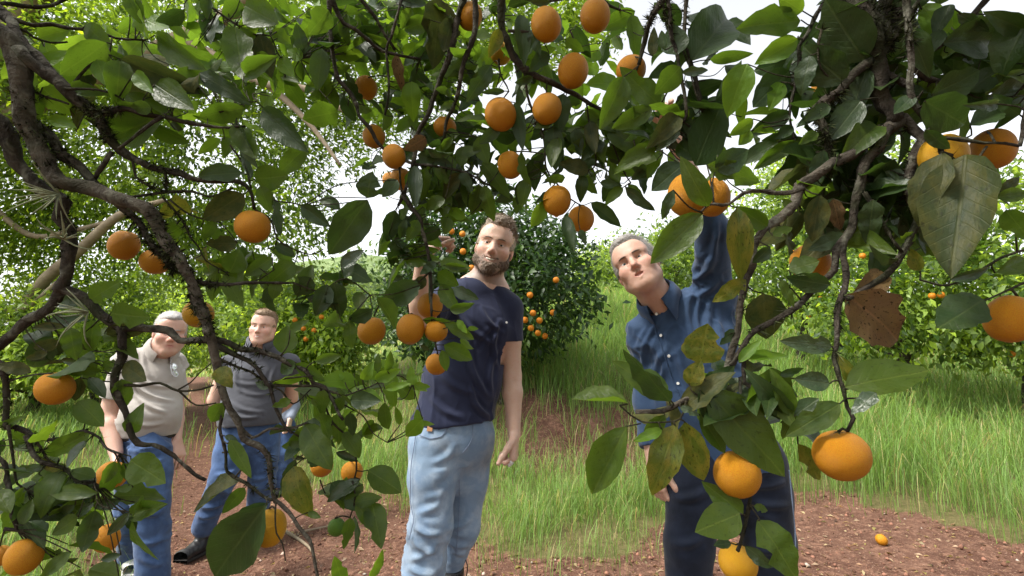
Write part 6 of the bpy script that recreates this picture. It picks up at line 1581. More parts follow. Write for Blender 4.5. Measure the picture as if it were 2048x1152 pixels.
RL = """880 0 868 137 .5 o;905 38 884 106 .6 o;860 40 804 62 .6 g;822 15 802 58 .6 g;1000 58 981 112 .5 y;982 130 934 203 .42 d;1010 182 962 185 .3 d;960 202 954 247 .4 l;1030 205 1046 302 .32 d;1098 105 1058 142 .55 d;1066 154 1029 166 .45 d;1040 30 1052 122 .3 d;1060 60 1080 112 .4 d;1100 4 1058 2 .35 w;1130 78 1167 104 .55 g;1130 200 1162 206 .8 d;1170 220 1206 246 .55 g;1126 188 1114 278 .42 d;1106 253 1111 338 .48 d;1150 258 1161 312 .5 d;1180 243 1191 308 .42 o;1000 253 958 288 .5 d;955 275 976 328 .65 g;790 110 806 184 .33 b;905 205 878 222 .5 g;
852 275 808 302 .62 b;835 310 907 331 .42 d;855 297 905 314 .28 w;905 275 881 302 .5 g;922 332 926 294 .65 g;960 370 944 432 .55 g;968 370 986 444 .42 g;964 325 1021 392 .38 g;1042 300 1059 370 .27 g;1016 312 988 318 .55 d;922 345 946 388 .45 d;920 345 884 402 .42 o;850 335 848 402 .33 g;830 330 831 420 .33 w;870 335 897 368 .5 g;890 398 848 417 .6 g;932 436 884 409 .4 l;896 434 889 470 .7 g;836 440 814 482 .55 g;812 440 798 478 .45 d;790 420 774 484 .55 d;790 478 784 534 .55 d;830 490 804 502 .5 d;810 520 882 521 .45 g;872 525 838 548 .5 d;880 524 942 536 .42 g;1090 400 1064 457 .48 l;904 578 959 599 .45 w;900 620 947 609 .45 g;890 530 939 540 .4 g;875 545 916 572 .7 g;880 568 917 624 .5 g;850 553 829 582 .7 o;832 560 798 612 .65 d;915 640 936 667 .45 l;935 658 957 657 .5 l;895 655 952 676 .42 g;888 690 947 720 .52 g;884 700 893 742 .5 g;845 640 917 651 .3 g;858 700 840 690 .5 o;
1270 22 1198 60 .48 g;1264 28 1273 124 .38 g;1246 154 1204 258 .45 g;1319 210 1239 133 .45 g;1306 217 1223 257 .48 g;1214 258 1314 312 .42 g;1305 112 1308 53 .4 o;1352 110 1345 48 .85 d;1330 100 1322 60 .5 d;1360 134 1314 188 .7 g;1384 120 1477 3 .52 d;1378 76 1394 36 .42 d;1420 119 1507 107 .32 g;1602 40 1474 56 .5 g;1494 128 1454 228 .6 l;1578 142 1502 218 .62 d;1596 78 1513 126 .55 l;1605 22 1558 -6 .7 l;1364 145 1417 140 .4 w;1424 161 1494 176 .2 w;1390 332 1452 188 .42 d;1356 231 1303 287 .48 o;1360 262 1310 302 .35 w;1506 238 1463 272 .55 l;1500 262 1478 290 .8 l;1582 224 1493 273 .4 d;1586 254 1548 277 .5 d;1562 164 1540 217 .5 l;1430 340 1502 298 .7 d;1556 284 1478 327 .42 d;1414 330 1527 366 .38 g;1596 284 1508 337 .33 g;1592 298 1520 380 .28 d;1576 420 1546 440 .7 l;1582 415 1566 398 .8 g;1534 452 1473 414 .5 g;1474 416 1486 562 .36 y;1540 494 1508 527 .6 d;1545 470 1587 454 .5 g;1640 390 1624 484 .5 o;1666 398 1681 462 .5 b;1578 540 1638 524 .8 g;1690 470 1620 500 .5 d;
1417 412 1362 320 .42 g;1405 427 1302 528 .46 g;1366 330 1303 380 .7 d;1346 380 1324 440 .4 d;1182 405 1242 454 .38 d;1130 430 1149 507 .33 d;1160 460 1172 490 .5 d;1246 375 1208 409 .45 g;1250 374 1310 422 .32 w;1256 370 1287 394 .42 g;1240 366 1221 324 .5 g;1176 346 1120 321 .55 o;1166 350 1160 404 .5 d;1200 365 1245 372 .45 d;1268 320 1302 360 .48 d;1290 340 1262 360 .6 w;1116 275 1104 338 .45 g;1266 314 1238 336 .5 l;1186 253 1180 308 .48 o;1130 355 1090 362 .5 g;1195 240 1235 262 .5 g;1105 240 1068 256 .5 g;1240 240 1262 300 .4 d;
1932 310 1902 556 .46 o;1886 304 1836 452 .45 o;1746 400 1736 492 .5 d;1802 338 1738 402 .55 d;1990 395 2062 385 .45 g;2012 420 2062 484 .6 g;1990 546 2062 518 .45 g;1985 386 2048 354 .33 o;1840 542 1821 498 .6 y;1796 520 1740 504 .28 w;1900 560 1990 536 .3 w;1832 470 1788 482 .45 l;1730 120 1648 2 .65 d;1690 165 1604 92 .65 d;1882 80 1848 -4 .55 l;1886 62 1828 128 .33 d;1886 86 2028 72 .5 d;1915 28 1977 62 .38 w;2062 28 1992 152 .6 d;1864 190 1962 140 .6 d;1936 184 2012 128 .55 d;1975 196 2062 178 .55 d;1850 202 1938 252 .7 d;1996 208 1933 211 .3 w;1940 250 2012 218 .48 d;1736 138 1690 244 .45 d;1722 200 1658 284 .6 d;1826 190 1788 228 .55 d;1756 250 1692 304 .5 g;1636 264 1598 288 .5 g;1700 20 1640 110 .6 d;1660 210 1610 240 .55 d;1900 10 1868 70 .5 d;1780 260 1740 320 .5 d;1820 60 1860 150 .45 d;1960 150 1900 190 .6 d;2040 230 1985 190 .5 d;1850 260 1900 300 .45 d;1620 110 1600 190 .5 d;1680 260 1700 360 .4 d;1780 340 1760 440 .45 d;1842 440 1880 500 .5 d;2050 60 1980 30 .5 d;1648 300 1632 380 .45 d;
1492 560 1426 606 .48 y;1526 587 1536 682 .8 o;1660 570 1572 556 .55 d;1560 560 1592 614 .33 g;1696 590 1818 690 .62 b;1772 545 1708 596 .5 b;1967 600 1870 662 .7 d;1664 692 1566 682 .38 w;1496 720 1580 700 .28 l;1478 725 1522 678 .35 l;1716 776 1675 708 .4 y;1690 776 1862 734 .48 g;1752 786 1704 824 .5 w;1660 767 1586 758 .6 w;1680 807 1573 872 .42 g;1414 784 1584 955 .46 g;1582 830 1543 738 .38 g;1576 830 1503 753 .38 d;1590 830 1637 798 .6 d;1398 726 1416 648 1.0 y;1378 770 1402 722 .75 y;1336 795 1226 720 .42 g;1341 800 1243 703 .28 d;1255 808 1144 790 .22 g;1255 853 1179 990 .45 g;1324 860 1266 885 .38 l;1350 850 1304 995 .45 y;1370 845 1408 957 .52 y;1400 830 1452 907 .5 g;1360 814 1400 831 .45 w;1400 780 1418 847 .33 w;1486 1026 1403 964 .48 g;1479 1027 1390 1064 .7 g;1442 1060 1476 1040 .4 w;1462 1086 1427 1091 .6 d;1515 1040 1602 1164 .55 g;1490 1092 1547 1136 .42 w;1508 1012 1537 1022 .6 g;1489 940 1455 920 .33 d;1330 830 1288 872 .5 g;1596 888 1647 967 .33 y;1462 800 1484 852 .5 d;1430 800 1470 840 .45 g;1560 750 1606 735 .4 d;1500 770 1530 835 .4 g;1470 660 1440 690 .5 d"""
def parse(t): return [(float(a[0]), float(a[1]), float(a[2]), float(a[3]), float(a[4]), a[5]) for a in (q.split() for q in t.replace('\n', '').split(';') if q.strip())]

# fruit: (px, py, across px, high px, distance or 0 = size decides, skin, label)
OR = [
 ('L', 506, 453, 80, 70, 'orange', 'single round orange under the twig high above the man in charcoal polo'),
 ('L', 248, 490, 66, 64, 'orange', 'upper left orange of the pair under the black mossy limb'),
 ('L', 311, 523, 76, 56, 'orange', 'orange half covered by a mossy stub, lower of the pair under the black limb'),
 ('L', 397, 628, 72, 58, 'orange_y', 'blemished orange behind the mossy limb beside the grey-haired head'),
 ('L', 110, 777, 95, 72, 'orange', 'big oval orange hanging above the bright grass under a leafy fork'),
 ('L', 224, 950, 74, 60, 'orange', 'orange wrapped in leaves beside the hip of the man in beige'),
 ('L', 212, 1076, 64, 60, 'orange', 'orange with a grey-green leaf across it beside the walking man\'s knee'),
 ('L', 48, 1112, 86, 82, 'orange', 'large orange low in the corner with a thin twig crossing it'),
 ('L', -2, 1112, 40, 60, 'orange', 'orange cut by the frame beside the large low corner orange'),
 ('L', 538, 1055, 72, 80, 'orange_y', 'yellow orange behind the biggest dark leaf near the path'),
 ('L', 644, 932, 50, 46, 'orange', 'small orange tucked under a bright serrated leaf'),
 ('L', 704, 944, 46, 46, 'orange', 'small orange with a twig down its side beside the pale jeans'),
 ('L', 673, 1054, 37, 38, 'orange_g', 'small unripe green fruit hanging over the red soil'),
 ('R', 743, 661, 57, 57, 'orange', 'round orange hanging apart, beside the cluster at the navy T-shirt'),
 ('R', 821, 658, 54, 60, 'orange', 'middle orange of the cluster beside the navy T-shirt'),
 ('R', 860, 611, 50, 52, 'orange', 'topmost orange of the cluster beside the navy T-shirt, dark leaf across it'),
 ('R', 872, 662, 50, 46, 'orange', 'orange against the navy T-shirt under a long leaf'),
 ('R', 873, 728, 44, 44, 'orange', 'lowest orange of the cluster in front of the navy T-shirt'),
 ('R', 733, 175, 44, 52, 'orange', 'small orange high among the leaves beside a hanging stem'),
 ('R', 748, 273, 48, 48, 'orange', 'reddish orange with a thin stem crossing its face'),
 ('R', 788, 313, 46, 50, 'orange', 'orange right above two more fruit on the brown stem'),
 ('R', 801, 358, 38, 48, 'orange', 'orange with a vertical twig over it, on the brown stem fork'),
 ('R', 779, 360, 26, 34, 'orange', 'sliver of an orange peeping out behind the one with a vertical twig'),
 ('R', 940, 32, 48, 64, 'orange', 'orange behind the straight dark stem at the top edge'),
 ('R', 1003, 104, 44, 54, 'orange_y', 'orange next to a yellow leaf behind the thick overhead branch'),
 ('R', 1092, 49, 60, 74, 'orange', 'oval orange touched by a short broken stub at the top'),
 ('R', 1190, 32, 62, 72, 'orange', 'highest orange, against bright leaves near the white sky'),
 ('R', 1146, 142, 62, 70, 'orange', 'orange resting on the thick overhead branch'),
 ('R', 1094, 218, 58, 66, 'orange', 'orange with a brown scar near its stalk under the overhead branch'),
 ('R', 1001, 229, 63, 68, 'orange', 'clean round orange above the bearded man, hanging from thin twigs'),
 ('R', 1020, 330, 46, 58, 'orange', 'shaded orange half behind leaves right above the bearded head'),
 ('R', 1114, 401, 54, 60, 'orange', 'orange hanging in front of the dark tree beside the white sky'),
 ('R', 1162, 438, 52, 54, 'orange', 'dull orange behind long dark leaves beside the white sky'),
 ('R', 1262, 140, 66, 62, 'orange', 'orange mostly hidden by a dark stem and a pointed leaf'),
 ('R', 1378, 391, 90, 92, 'orange', 'large orange beside the raised blue sleeve with a leaf across it'),
 ('R', 1424, 394, 64, 88, 'orange', 'orange behind the large one at the raised blue sleeve'),
 ('R', 890, 254, 52, 44, 'orange', 'orange half hidden where two dark stems meet'),
 ('R', 1638, 186, 48, 42, 'orange', 'dim shaded orange behind the bent black branch'),
 ('R', 1886, 312, 112, 92, 'orange_y', 'large orange behind the big olive hanging leaf'),
 ('R', 1986, 298, 104, 88, 'orange', 'large orange under a twig with a pale flower bud'),
 ('R', 2022, 638, 120, 104, 'orange', 'big reddish orange cut by the frame beside a dark leaf'),
 ('R', 1683, 910, 134, 108, 'orange', 'largest orange, hanging alone over the tall grass and red soil'),
 ('R', 1475, 948, 104, 98, 'orange', 'large orange in front of the dark jeans with a stem down its face'),
 ('R', 1476, 1124, 92, 82, 'orange_y', 'yellowish orange at the bottom in front of the dark jeans'),
 ('R', 1620, 524, 90, 76, 'orange', 'orange covered by a round green leaf beside the forked branch'),
]
def orange_mesh(seed):
    r = np.random.default_rng(seed); bm = bmesh.new(); bmesh.ops.create_uvsphere(bm, u_segments=28, v_segments=18, radius=1.0)
    V = np.array([v.co for v in bm.verts]); n = V * (1 + .022 * snoise(V + seed, 1.1, seed % 7, 2) + .006 * snoise(V, 5, 3, 1))[:, None]
    top = np.exp(-((V[:, 2] - 1) / .10) ** 2 * 1); n[:, 2] -= .07 * top; bot = np.exp(-((V[:, 2] + 1) / .05) ** 2); n[:, 2] += .03 * bot
    for v, c in zip(bm.verts, n): v.co = c
    me = bpy.data.meshes.new('orange_fruit'); bm.to_mesh(me); bm.free(); me.polygons.foreach_set("use_smooth", np.ones(len(me.polygons), bool)); return me
OM = {}
def calyx_mesh():
    V, F = [], []
    for k in range(5):
        a = k * 2 * math.pi / 5
        for da, r_, z in ((-.45, .05, .02), (.45, .05, .02), (.25, .13, .012), (0, .21, -.012), (-.25, .13, .012)):
            V.append((math.cos(a + da) * r_, math.sin(a + da) * r_, z))
        F.append([k * 5 + q for q in range(5)])
    V.append((0, 0, .035)); c = len(V) - 1
    T = [[k * 5, k * 5 + 1, c] for k in range(5)] + [[k * 5 + 1, ((k + 1) % 5) * 5, c] for k in range(5)]
    return mesh_np('calyx', np.array(V, float), [np.array(F), np.array(T)], M['calyx'])
CALYX = calyx_mesh()
def add_orange(tb, i, px, py, w, h, skin, label, group='oranges hanging in the branches'):
    off = math.hypot(px - 1024, py - 576) / 1000; st = math.sqrt(1 + off * off)
    small = min(w, h); mean = math.sqrt(w * h)
    rad = mean / 1000 / st ** .75 / 2
    j, dist = tb.near(px, py - h * .45); d = tb.ND[j]
    R = rad * d
    want = {True: .0375, False: .0375}[True]
    if skin == 'orange_g': want = .021
    if R > .046: d *= .043 / R
    if R < .030 and skin != 'orange_g': d *= min(1.35, .033 / R)
    if any(k in label for k in ('behind', 'hidden', 'covered', 'half', 'tucked', 'wrapped', 'peeping', 'under a twig', 'across')): d *= 1.05
    R = rad * d; c = P(px, py, d)
    key = (i % 6, skin)
    if key not in OM: OM[key] = orange_mesh(i % 6); OM[key].materials.append(M[skin])
    o = obj('orange_fruit', OM[key], label=label, cat='green fruit' if skin == 'orange_g' else 'orange', group=group)
    o.location = Vector(c); asp = (h / w) * (1.0 if w < 60 else 1.0)
    sth = math.sqrt(1 + ((px - 1024) / 1000) ** 2)
    o.scale = (R, R, R * np.clip(asp * sth, .92, 1.14)); tilt = RNG.uniform(-.3, .3, 2)
    o.rotation_euler = (tilt[0] - .05, tilt[1], RNG.uniform(0, 6.28))
    bpy.context.view_layer.update()
    k = obj('calyx', CALYX, o); k.location = (0, 0, .935)
    top = np.array(o.matrix_world @ Vector((0, 0, .96)))
    V, F = tubes([spline([top - c * 0, (top + tb.N3[j]) / 2 + [0, 0, .004], tb.N3[j]], [.0022, .0018, .0018], .006)], 6) if np.linalg.norm(top - tb.N3[j]) > .006 else (None, None)
    if V is not None:
        tb.stems.append((V, F))
    return o

CLEAR = [(526, 650, 75), (345, 670, 65), (985, 490, 95), (1265, 545, 110), (346, 742, 40), (960, 600, 60), (506, 453, 45)]     # open air in front of the faces
def auto_leaves(tb, regs, sizes, seed, cap):
    """leaf sprays between the surveyed ones: ellipse centre, radii, count, distances, mix of looks"""
    r = np.random.default_rng(seed)
    for cx, cy, rx, ry, n, d0, d1, looks in regs:
        for _ in range(n):
            a = r.uniform(0, 6.28); q = math.sqrt(r.uniform()); px, py = cx + rx * q * math.cos(a), cy + ry * q * math.sin(a)
            j, dist = tb.near(px, py); d = tb.ND[j] + r.uniform(d0, d1); L = r.uniform(.062, .105)
            base = P(px, py, d)
            if any(math.hypot(px - fx, py - fy) < fr for fx, fy, fr in CLEAR) or any(math.hypot(px - o_[1], py + 22 - o_[2]) < .55 * max(o_[3], o_[4]) + 14 for o_ in OR): continue
            dr = nrm(np.array([r.normal(0, .8), r.normal(0, .6), -.35 + r.normal(0, .55)]))
            tip = base + dr * L; mk = looks[r.integers(0, len(looks))]
            roll = r.normal(0, .7); W = r.uniform(.40, .58)
            if tb.nleaf < cap:
                add_leaf(tb, base, tip, W, mk, roll, toward=nrm(np.array([r.normal(0, .5), -.6, -.5 + r.normal(0, .6)])))
            else:
                tb.extra.append((base, tip, W, mk, roll))
            if dist > 4 and np.linalg.norm(base - tb.N3[j]) < .30: tb.stalk(tb.N3[j], base, .0010)

def joined_leaves(tb, extra, name='foliage'):
    """the leaves past the first three hundred, one mesh per look joined under the tree"""
    r = np.random.default_rng(77)
    by = {}
    for e in extra: by.setdefault(e[3], []).append(e)
    for mk, es in by.items():
        VV, FF, UU, CC, off = [], [], [], [], 0
        for b3, t3, W, _, roll in es:
            V, UV, F = SHAPES[r.integers(0, len(SHAPES))]
            Y = t3 - b3; L = np.linalg.norm(Y); Y = Y / L; n0 = r.normal(size=3) + np.array([0, -.4, .7]); Z = nrm(n0 - Y * (n0 @ Y)); X = np.cross(Y, Z)
            VV.append(b3 + V[:, :1] * X * L * W + V[:, 1:2] * Y * L + V[:, 2:] * Z * L * .8); FF.append(F + off); UU.append(UV); CC.append(np.full((len(V), 3), r.uniform())); off += len(V)
        me = mesh_np(name, np.concatenate(VV) - tb.base, [np.concatenate(FF)], M['leaf_' + mk], True, uv=np.concatenate(UU), col=np.concatenate(CC))
        o = obj(name, me, tb.root); o['kind'] = 'stuff'

def surveyed(tb, rows, seed):
    r = np.random.default_rng(seed)
    for bx, by, tx, ty, w, mk in rows:
        j, dist = tb.near(bx, by); d = tb.ND[j]
        d += r.uniform(-.035, .025) if dist > 12 else r.uniform(-.012, .006)
        b3 = P(bx, by, d); Lpx = math.hypot(tx - bx, ty - by); L = Lpx * d / 1000
        t3 = P(tx, ty, d + L * r.uniform(-.35, .30))
        if w < .30: roll = math.acos(min(1, w / .46)) * r.choice([-1, 1]); W = .46
        else:
            roll = r.uniform(-.38, .38); W = w / math.cos(roll)
        if mk == 'y' and r.uniform() < .3: pass
        add_leaf(tb, b3, t3, W, mk, roll, si=(10 if mk == 'b' else 7 if r.uniform() < .12 else r.choice([0, 1, 2, 3, 4, 5, 6, 8, 9, 11, 12, 13, 14, 15, 16])))
        tb.stalk(tb.N3[j], b3, .0012)

def canopy(tb, ells, n, seed):
    r = np.random.default_rng(seed); out = []
    vol = np.array([np.prod(e[1]) for e in ells]); w = r.choice(len(ells), n, p=vol / vol.sum())
    for i in w:
        c, rr = ells[i]; d = r.normal(size=3); d /= np.linalg.norm(d); p = np.array(c) + d * np.array(rr) * r.uniform(.2, 1) ** .4
        L = r.uniform(.07, .11); dr = nrm(np.array([r.normal(0, .7), r.normal(0, .7), -.4 + r.normal(0, .4)]))
        q = p - CAM; dd = q @ FWD
        if dd > .05:
            px, py = 1024 + 1000 * (q @ RIGHT) / dd, 576 - 1000 * (q @ UPV) / dd
            if -60 < px < 2110 and py > -50: continue
        if np.linalg.norm(q) < .6: continue
        out.append((p, p + dr * L, r.uniform(.42, .56), 'd' if r.uniform() < .4 else 'g', 0))
    joined_leaves(tb, out, 'upper_foliage')

def hidden_limbs(tb, paths):
    for pts, rr in paths:
        V, F = tubes([spline(pts, rr, .05)], 10); obj('limb', mesh_np('limb', V - tb.base, F, M['bark_mossy']), tb.root)

def build_fruit_tree(which):
    left = which == 'L'
    base = LEFT_TRUNK if left else RIGHT_TRUNK
    tb = TreeBuild('old mossy orange tree whose black lichen-covered limbs reach across the path side' if left else 'orange tree whose branches hang overhead with large dark leaves and most of the fruit', base)
    tb.extra = []; tb.stems = []
    tb.add_limbs(LB if left else RB)
    o = tb.base
    if left:
        top = o + [.15, .05, 1.55]
        V, F = tubes([spline([o - [0, 0, .2], o + [.02, 0, .4], o + [.06, .03, 1.0], top], [.13, .10, .095, .08], .05)], 14); obj('trunk', mesh_np('trunk', V - o, F, M['bark_mossy']), tb.root)
        ends = [(P(-70, 30, 1.0), .023), (P(-40, -5, 1.05), .013), (P(-60, 210, 1.04), .018), (P(-40, 722, 1.05), .0095), (P(-40, 700, 1.0), .008), (P(-50, 880, .98), .006), (P(-40, 20, 1.1), .006)]
        hidden_limbs(tb, [([o + [.04, .02, .75 + .12 * i] if e[2] < 1.2 else top - [0, 0, .05 * i], (o + e) / 2 * [1, 1, 0] + [0, 0, max(e[2], .7) * .92 + .06], e], [.05, .035, r_]) for i, (e, r_) in enumerate(ends)])
        hidden_limbs(tb, [([top, P(200, -160, 1.15), P(378, -8, 1.2)], [.05, .02, .004])])
    else:
        top = o + [-.10, .15, 1.75]; b1, b2, b3 = np.array([.95, .05, 2.35]), np.array([.30, .75, 2.50]), np.array([-.45, 1.05, 2.50])
        V, F = tubes([spline([o - [0, 0, .2], o + [-.02, 0, .5], o + [-.04, .05, 1.2], top], [.14, .11, .10, .085], .05)], 14); obj('trunk', mesh_np('trunk', V - o, F, M['bark_mossy']), tb.root)
        hidden_limbs(tb, [([top, b1, b2, b3], [.08, .06, .045, .02]), ([top, np.array([.9, .15, 2.15]), P(1684, -60, .88)], [.06, .04, .030])])
        for e, r_ in [(P(1777, -20, .90), .011), (P(1806, -20, .92), .015), (P(1812, -20, .80), .0065), (P(1845, -12, .82), .0035), (P(1660, -10, .95), .005), (P(1990, -20, .86), .005)]:
            hidden_limbs(tb, [([b1 + RNG.normal(0, .02, 3), (b1 + e) / 2 + [0, .02, .05], e], [.03, r_ * 1.3, r_])])
        for e, r_ in [(P(660, -20, 1.3), .007), (P(712, -12, 1.34), .006), (P(806, -10, 1.34), .005), (P(932, -15, 1.34), .010), (P(950, -15, 1.30), .009), (P(1003, -15, 1.2), .012), (P(1200, -10, 1.15), .005), (P(1345, -20, 1.0), .007), (P(1374, -15, 1.05), .0045), (P(1000, -12, 1.2), .0035)]:
            s_ = b3 + (b2 - b3) * np.clip((e[0] + .45) / .75, 0, 1); hidden_limbs(tb, [([s_, (s_ + e) / 2 + RNG.normal(0, .02, 3), e], [.02, r_ * 1.2, r_])])
    surveyed(tb, parse(LL if left else RL), 3 if left else 4)
    if left:
        auto_leaves(tb, [(560, 70, 180, 110, 80, .05, .35, 'ggdl'), (330, 70, 170, 90, 34, .05, .35, 'ggl'), (440, 200, 120, 80, 26, .05, .3, 'ggl'), (250, 180, 150, 90, 24, .03, .2, 'ggo'), (640, 600, 130, 60, 24, .0, .14, 'gdd'), (720, 800, 110, 80, 28, .0, .12, 'ggll'), (500, 545, 120, 60, 16, .02, .12, 'gg'),
                         (130, 690, 90, 60, 16, 0, .08, 'god'), (180, 1010, 110, 80, 30, 0, .10, 'gdg'), (40, 960, 60, 120, 16, 0, .08, 'gd'), (660, 880, 80, 60, 14, 0, .08, 'gd'), (360, 470, 90, 60, 10, 0, .1, 'gy'), (60, 130, 70, 60, 8, .05, .2, 'gl'), (700, 980, 60, 60, 10, 0, .06, 'gd'), (90, 1110, 100, 50, 12, 0, .1, 'gd')], None, 5, 300)
    else:
        auto_leaves(tb, [(790, 120, 170, 130, 210, .02, .45, 'ggddl'), (960, 130, 160, 150, 200, .05, .50, 'ggdl'), (1140, 130, 150, 150, 180, .05, .45, 'ggdl'), (700, 60, 120, 80, 50, .05, .4, 'gdd'), (900, 310, 160, 90, 120, .1, .4, 'gdd'), (1010, 370, 90, 50, 26, .02, .2, 'gd'), (1150, 300, 120, 70, 50, .05, .3, 'gd'), (850, 330, 110, 90, 52, .02, .25, 'ggd'), (1060, 290, 130, 70, 40, .03, .25, 'gdd'), (830, 500, 60, 110, 36, .0, .14, 'gdd'), (1280, 250, 120, 60, 26, .0, .2, 'gd'),
                         (1690, 110, 120, 110, 50, .02, .25, 'dd'), (1850, 120, 160, 130, 80, .04, .30, 'ddg'), (1980, 180, 90, 170, 46, .05, .25, 'dg'), (1640, 400, 90, 110, 34, .02, .16, 'dgo'), (1740, 330, 90, 120, 60, .02, .18, 'dd'), (1640, 200, 80, 90, 36, .03, .2, 'dd'), (1320, 290, 130, 60, 34, .02, .2, 'gd'), (1400, 120, 60, 120, 16, .02, .15, 'd'), (1850, 400, 110, 120, 18, .05, .14, 'dog'), (1540, 230, 60, 80, 6, .0, .1, 'gl'), (1440, 790, 120, 50, 16, .01, .05, 'gdo'), (1540, 800, 70, 60, 10, .01, .05, 'dg'), (880, 640, 60, 60, 12, .0, .06, 'gd'), (1400, 250, 60, 60, 10, .0, .08, 'd')], None, 6, 300)
    for i, (t_, px, py, w, h, sk, lab) in enumerate(OR):
        if t_ == which: add_orange(tb, i, px, py, w, h, sk, lab)
    if tb.extra: joined_leaves(tb, tb.extra)
    if tb.stems:
        V = []; F4 = []; F3 = []; off = 0
        for v_, f_ in tb.stems: V.append(v_); F4.append(f_[0] + off); F3.append(f_[1] + off); off += len(v_)
        obj('fruit_stems', mesh_np('fruit_stems', np.concatenate(V) - o, [np.concatenate(F4), np.concatenate(F3)], M['twig']), tb.root)['kind'] = 'stuff'
    tb.finish()
    if left: canopy(tb, [((-1.6, .3, 2.3), (1.0, 1.3, .6)), ((-.8, -.6, 2.45), (1.0, 1.0, .5)), ((-2.6, .8, 1.9), (.9, 1.0, .8)), ((-1.2, 1.1, 2.75), (.9, .6, .3))], 2600, 8)
    else: canopy(tb, [((.9, -.2, 2.55), (1.2, 1.0, .5)), ((.1, .3, 2.75), (1.2, .9, .35)), ((1.8, -.6, 2.2), (1.0, 1.2, .8)), ((1.8, .6, 2.4), (.9, .8, .5)), ((.2, 1.2, 2.9), (1.0, .5, .3))], 3400, 9)
    return tb
TL = build_fruit_tree('L')
TR = build_fruit_tree('R')

# moss and lichen on the old limbs
def moss(tb, spots, seed):
    r = np.random.default_rng(seed); VV, TT, CC, off = [], [], [], 0
    for px, py, rad, n in spots:
        for _ in range(n):
            a, q = r.uniform(0, 6.28), math.sqrt(r.uniform()) * rad; j, dist = tb.near(px + q * math.cos(a), py + q * math.sin(a))
            if dist > 16: continue
            nn = r.normal(size=3); nn /= np.linalg.norm(nn); b = tb.N3[j] + nn * tb.nodes[j][4] * .9; L = r.uniform(.005, .019)
            s_ = nrm(np.cross(nn, r.normal(size=3))) * .0014
            for k in range(4):
                e = b + nrm(nn + r.normal(0, .5, 3) - [0, 0, .3]) * L * r.uniform(.6, 1.2)
                VV += [b - s_, b + s_, e]; TT.append([off, off + 1, off + 2]); off += 3; c = r.uniform(.5, 1.5); col = (.016, .018, .008) if r.uniform() < .7 else (.07, .085, .035)
                CC += [np.array(col) * c] * 3
    t = NT('moss_tufts'); m = t.done(t.pbsdf(t.attr(), .95, None, .1))
    obj('moss', mesh_np('moss', np.array(VV) - tb.base, [np.array(TT)], m, False, col=np.array(CC)), tb.root)['kind'] = 'stuff'
moss(TL, [(195, 240, 46, 700), (300, 480, 70, 900), (345, 530, 40, 500), (410, 620, 60, 900), (60, 240, 50, 300), (110, 290, 50, 400), (125, 440, 70, 200), (330, 345, 50, 200), (225, 700, 60, 200), (540, 940, 50, 120), (495, 740, 60, 200), (120, 900, 80, 250), (15, 800, 60, 150)], 1)
moss(TR, [(1725, 60, 70, 900), (1660, 230, 50, 300), (1650, 300, 30, 200), (1790, 40, 60, 400), (1825, 350, 90, 250), (1540, 640, 80, 120), (1680, 650, 60, 120), (900, 120, 120, 200), (1320, 20, 50, 300)], 2)

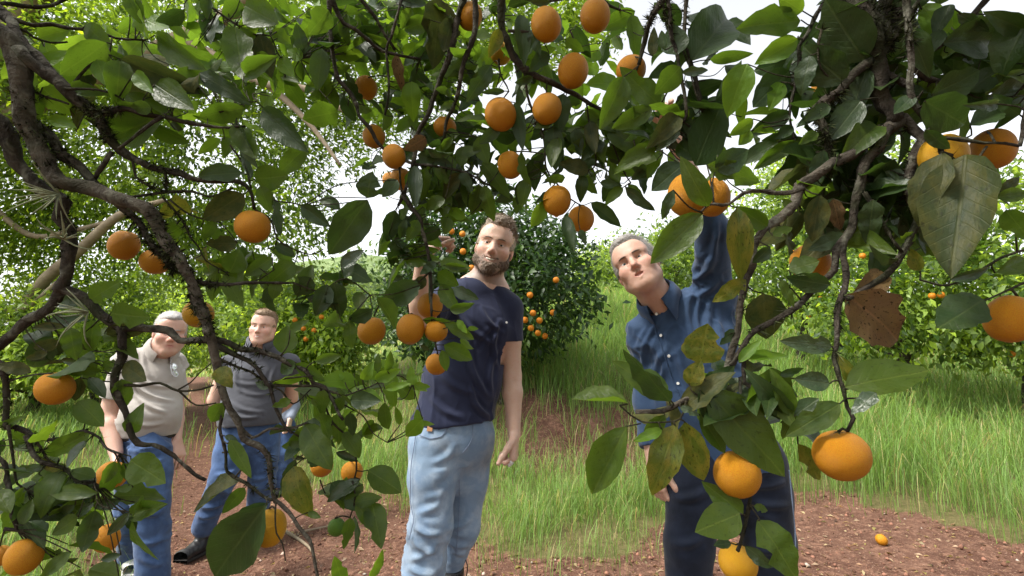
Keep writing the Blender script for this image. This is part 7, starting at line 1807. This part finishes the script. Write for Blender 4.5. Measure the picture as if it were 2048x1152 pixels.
# air plants on the left-hand limb
def air_plant(px, py, d, n, L, label, seed, lean):
    r = np.random.default_rng(seed); c = P(px, py, d); e = empty('air_plant', label, 'air plant', 'air plants on the mossy limb'); e.location = Vector(c)
    t = M.get('air') or flat('air_plant_leaf', (.25, .27, .17), .8, .2, .2, 120, .3); M['air'] = t
    for i in range(n):
        dr = nrm(np.array(lean) + r.normal(0, .55, 3)); l = L * r.uniform(.5, 1.15); bend = np.array([r.normal(0, .2), r.normal(0, .2), r.uniform(-.35, .25)])
        pts = [dr * 0, dr * l * .4, dr * l * .75 + bend * l * .3, dr * l + bend * l * .75]
        V, F = tubes([spline(pts, [.0022, .0017, .0012, .0003], .012)], 5); obj('blade', mesh_np('blade', V, F, t), e)
air_plant(118, 388, 1.0, 22, .075, 'silvery air plant with curling blades at the bend of the mossy limb', 1, (-.4, -.5, .1))
air_plant(128, 478, 1.0, 14, .06, 'small silvery air plant lower down the upright mossy limb', 2, (.2, -.5, .3))
air_plant(176, 624, 1.0, 12, .075, 'pale air plant with drooping blades on the branch fork', 3, (-.9, -.3, -.1))

# fallen fruit
def ground_orange(px, py, label, s, cat='orange'):
    # where the sight line meets the soil
    r_ = ray(px, py); t = 1.0
    for _ in range(60):
        p = CAM + r_ * t
        if p[2] < gz(p[0], p[1]) + s * .8: break
        t += .05
    for _ in range(12):
        p = CAM + r_ * t; t -= (gz(p[0], p[1]) + s * .8 - p[2]) / max(.1, -r_[2]) * .5
    p = CAM + r_ * t
    o = obj('orange_fruit', OM[(1, 'orange')], label=label, cat=cat, group='oranges fallen on the ground'); o.location = Vector((p[0], p[1], gz(p[0], p[1]) + s * .85)); o.scale = (s, s, s * .95); o.rotation_euler = (.8, .5, 1)
    k = obj('calyx', CALYX, o); k.location = (0, 0, .935)
ground_orange(1763, 1080, 'fallen orange lying alone on the red soil', .034)
ground_orange(1411, 1142, 'fallen orange lying between the legs of the dark jeans', .032)

# fallen twigs on the path
def fallen_twig(pts, r0, label):
    P_ = []
    for px, py in pts:
        r_ = ray(px, py); t = 1.0
        while t < 12:
            p = CAM + r_ * t
            if p[2] < gz(p[0], p[1]) + .008: break
            t += .03
        P_.append([p[0], p[1], gz(p[0], p[1]) + .012])
    V, F = tubes([spline(P_, np.linspace(r0, r0 * .4, len(P_)), .03)], 7); c = np.array(P_[0])
    o = obj('fallen_branch', mesh_np('fallen_branch', V - c, F, M['bark_far']), label=label, cat='branch'); o.location = Vector(c)
fallen_twig([(560, 1060), (590, 1075), (620, 1100), (632, 1130)], .014, 'pale fallen branch lying on the soil behind the yellow orange')
fallen_twig([(600, 1068), (640, 1058), (690, 1050)], .010, 'thin grey fallen stick crossing the soil near the green fruit')
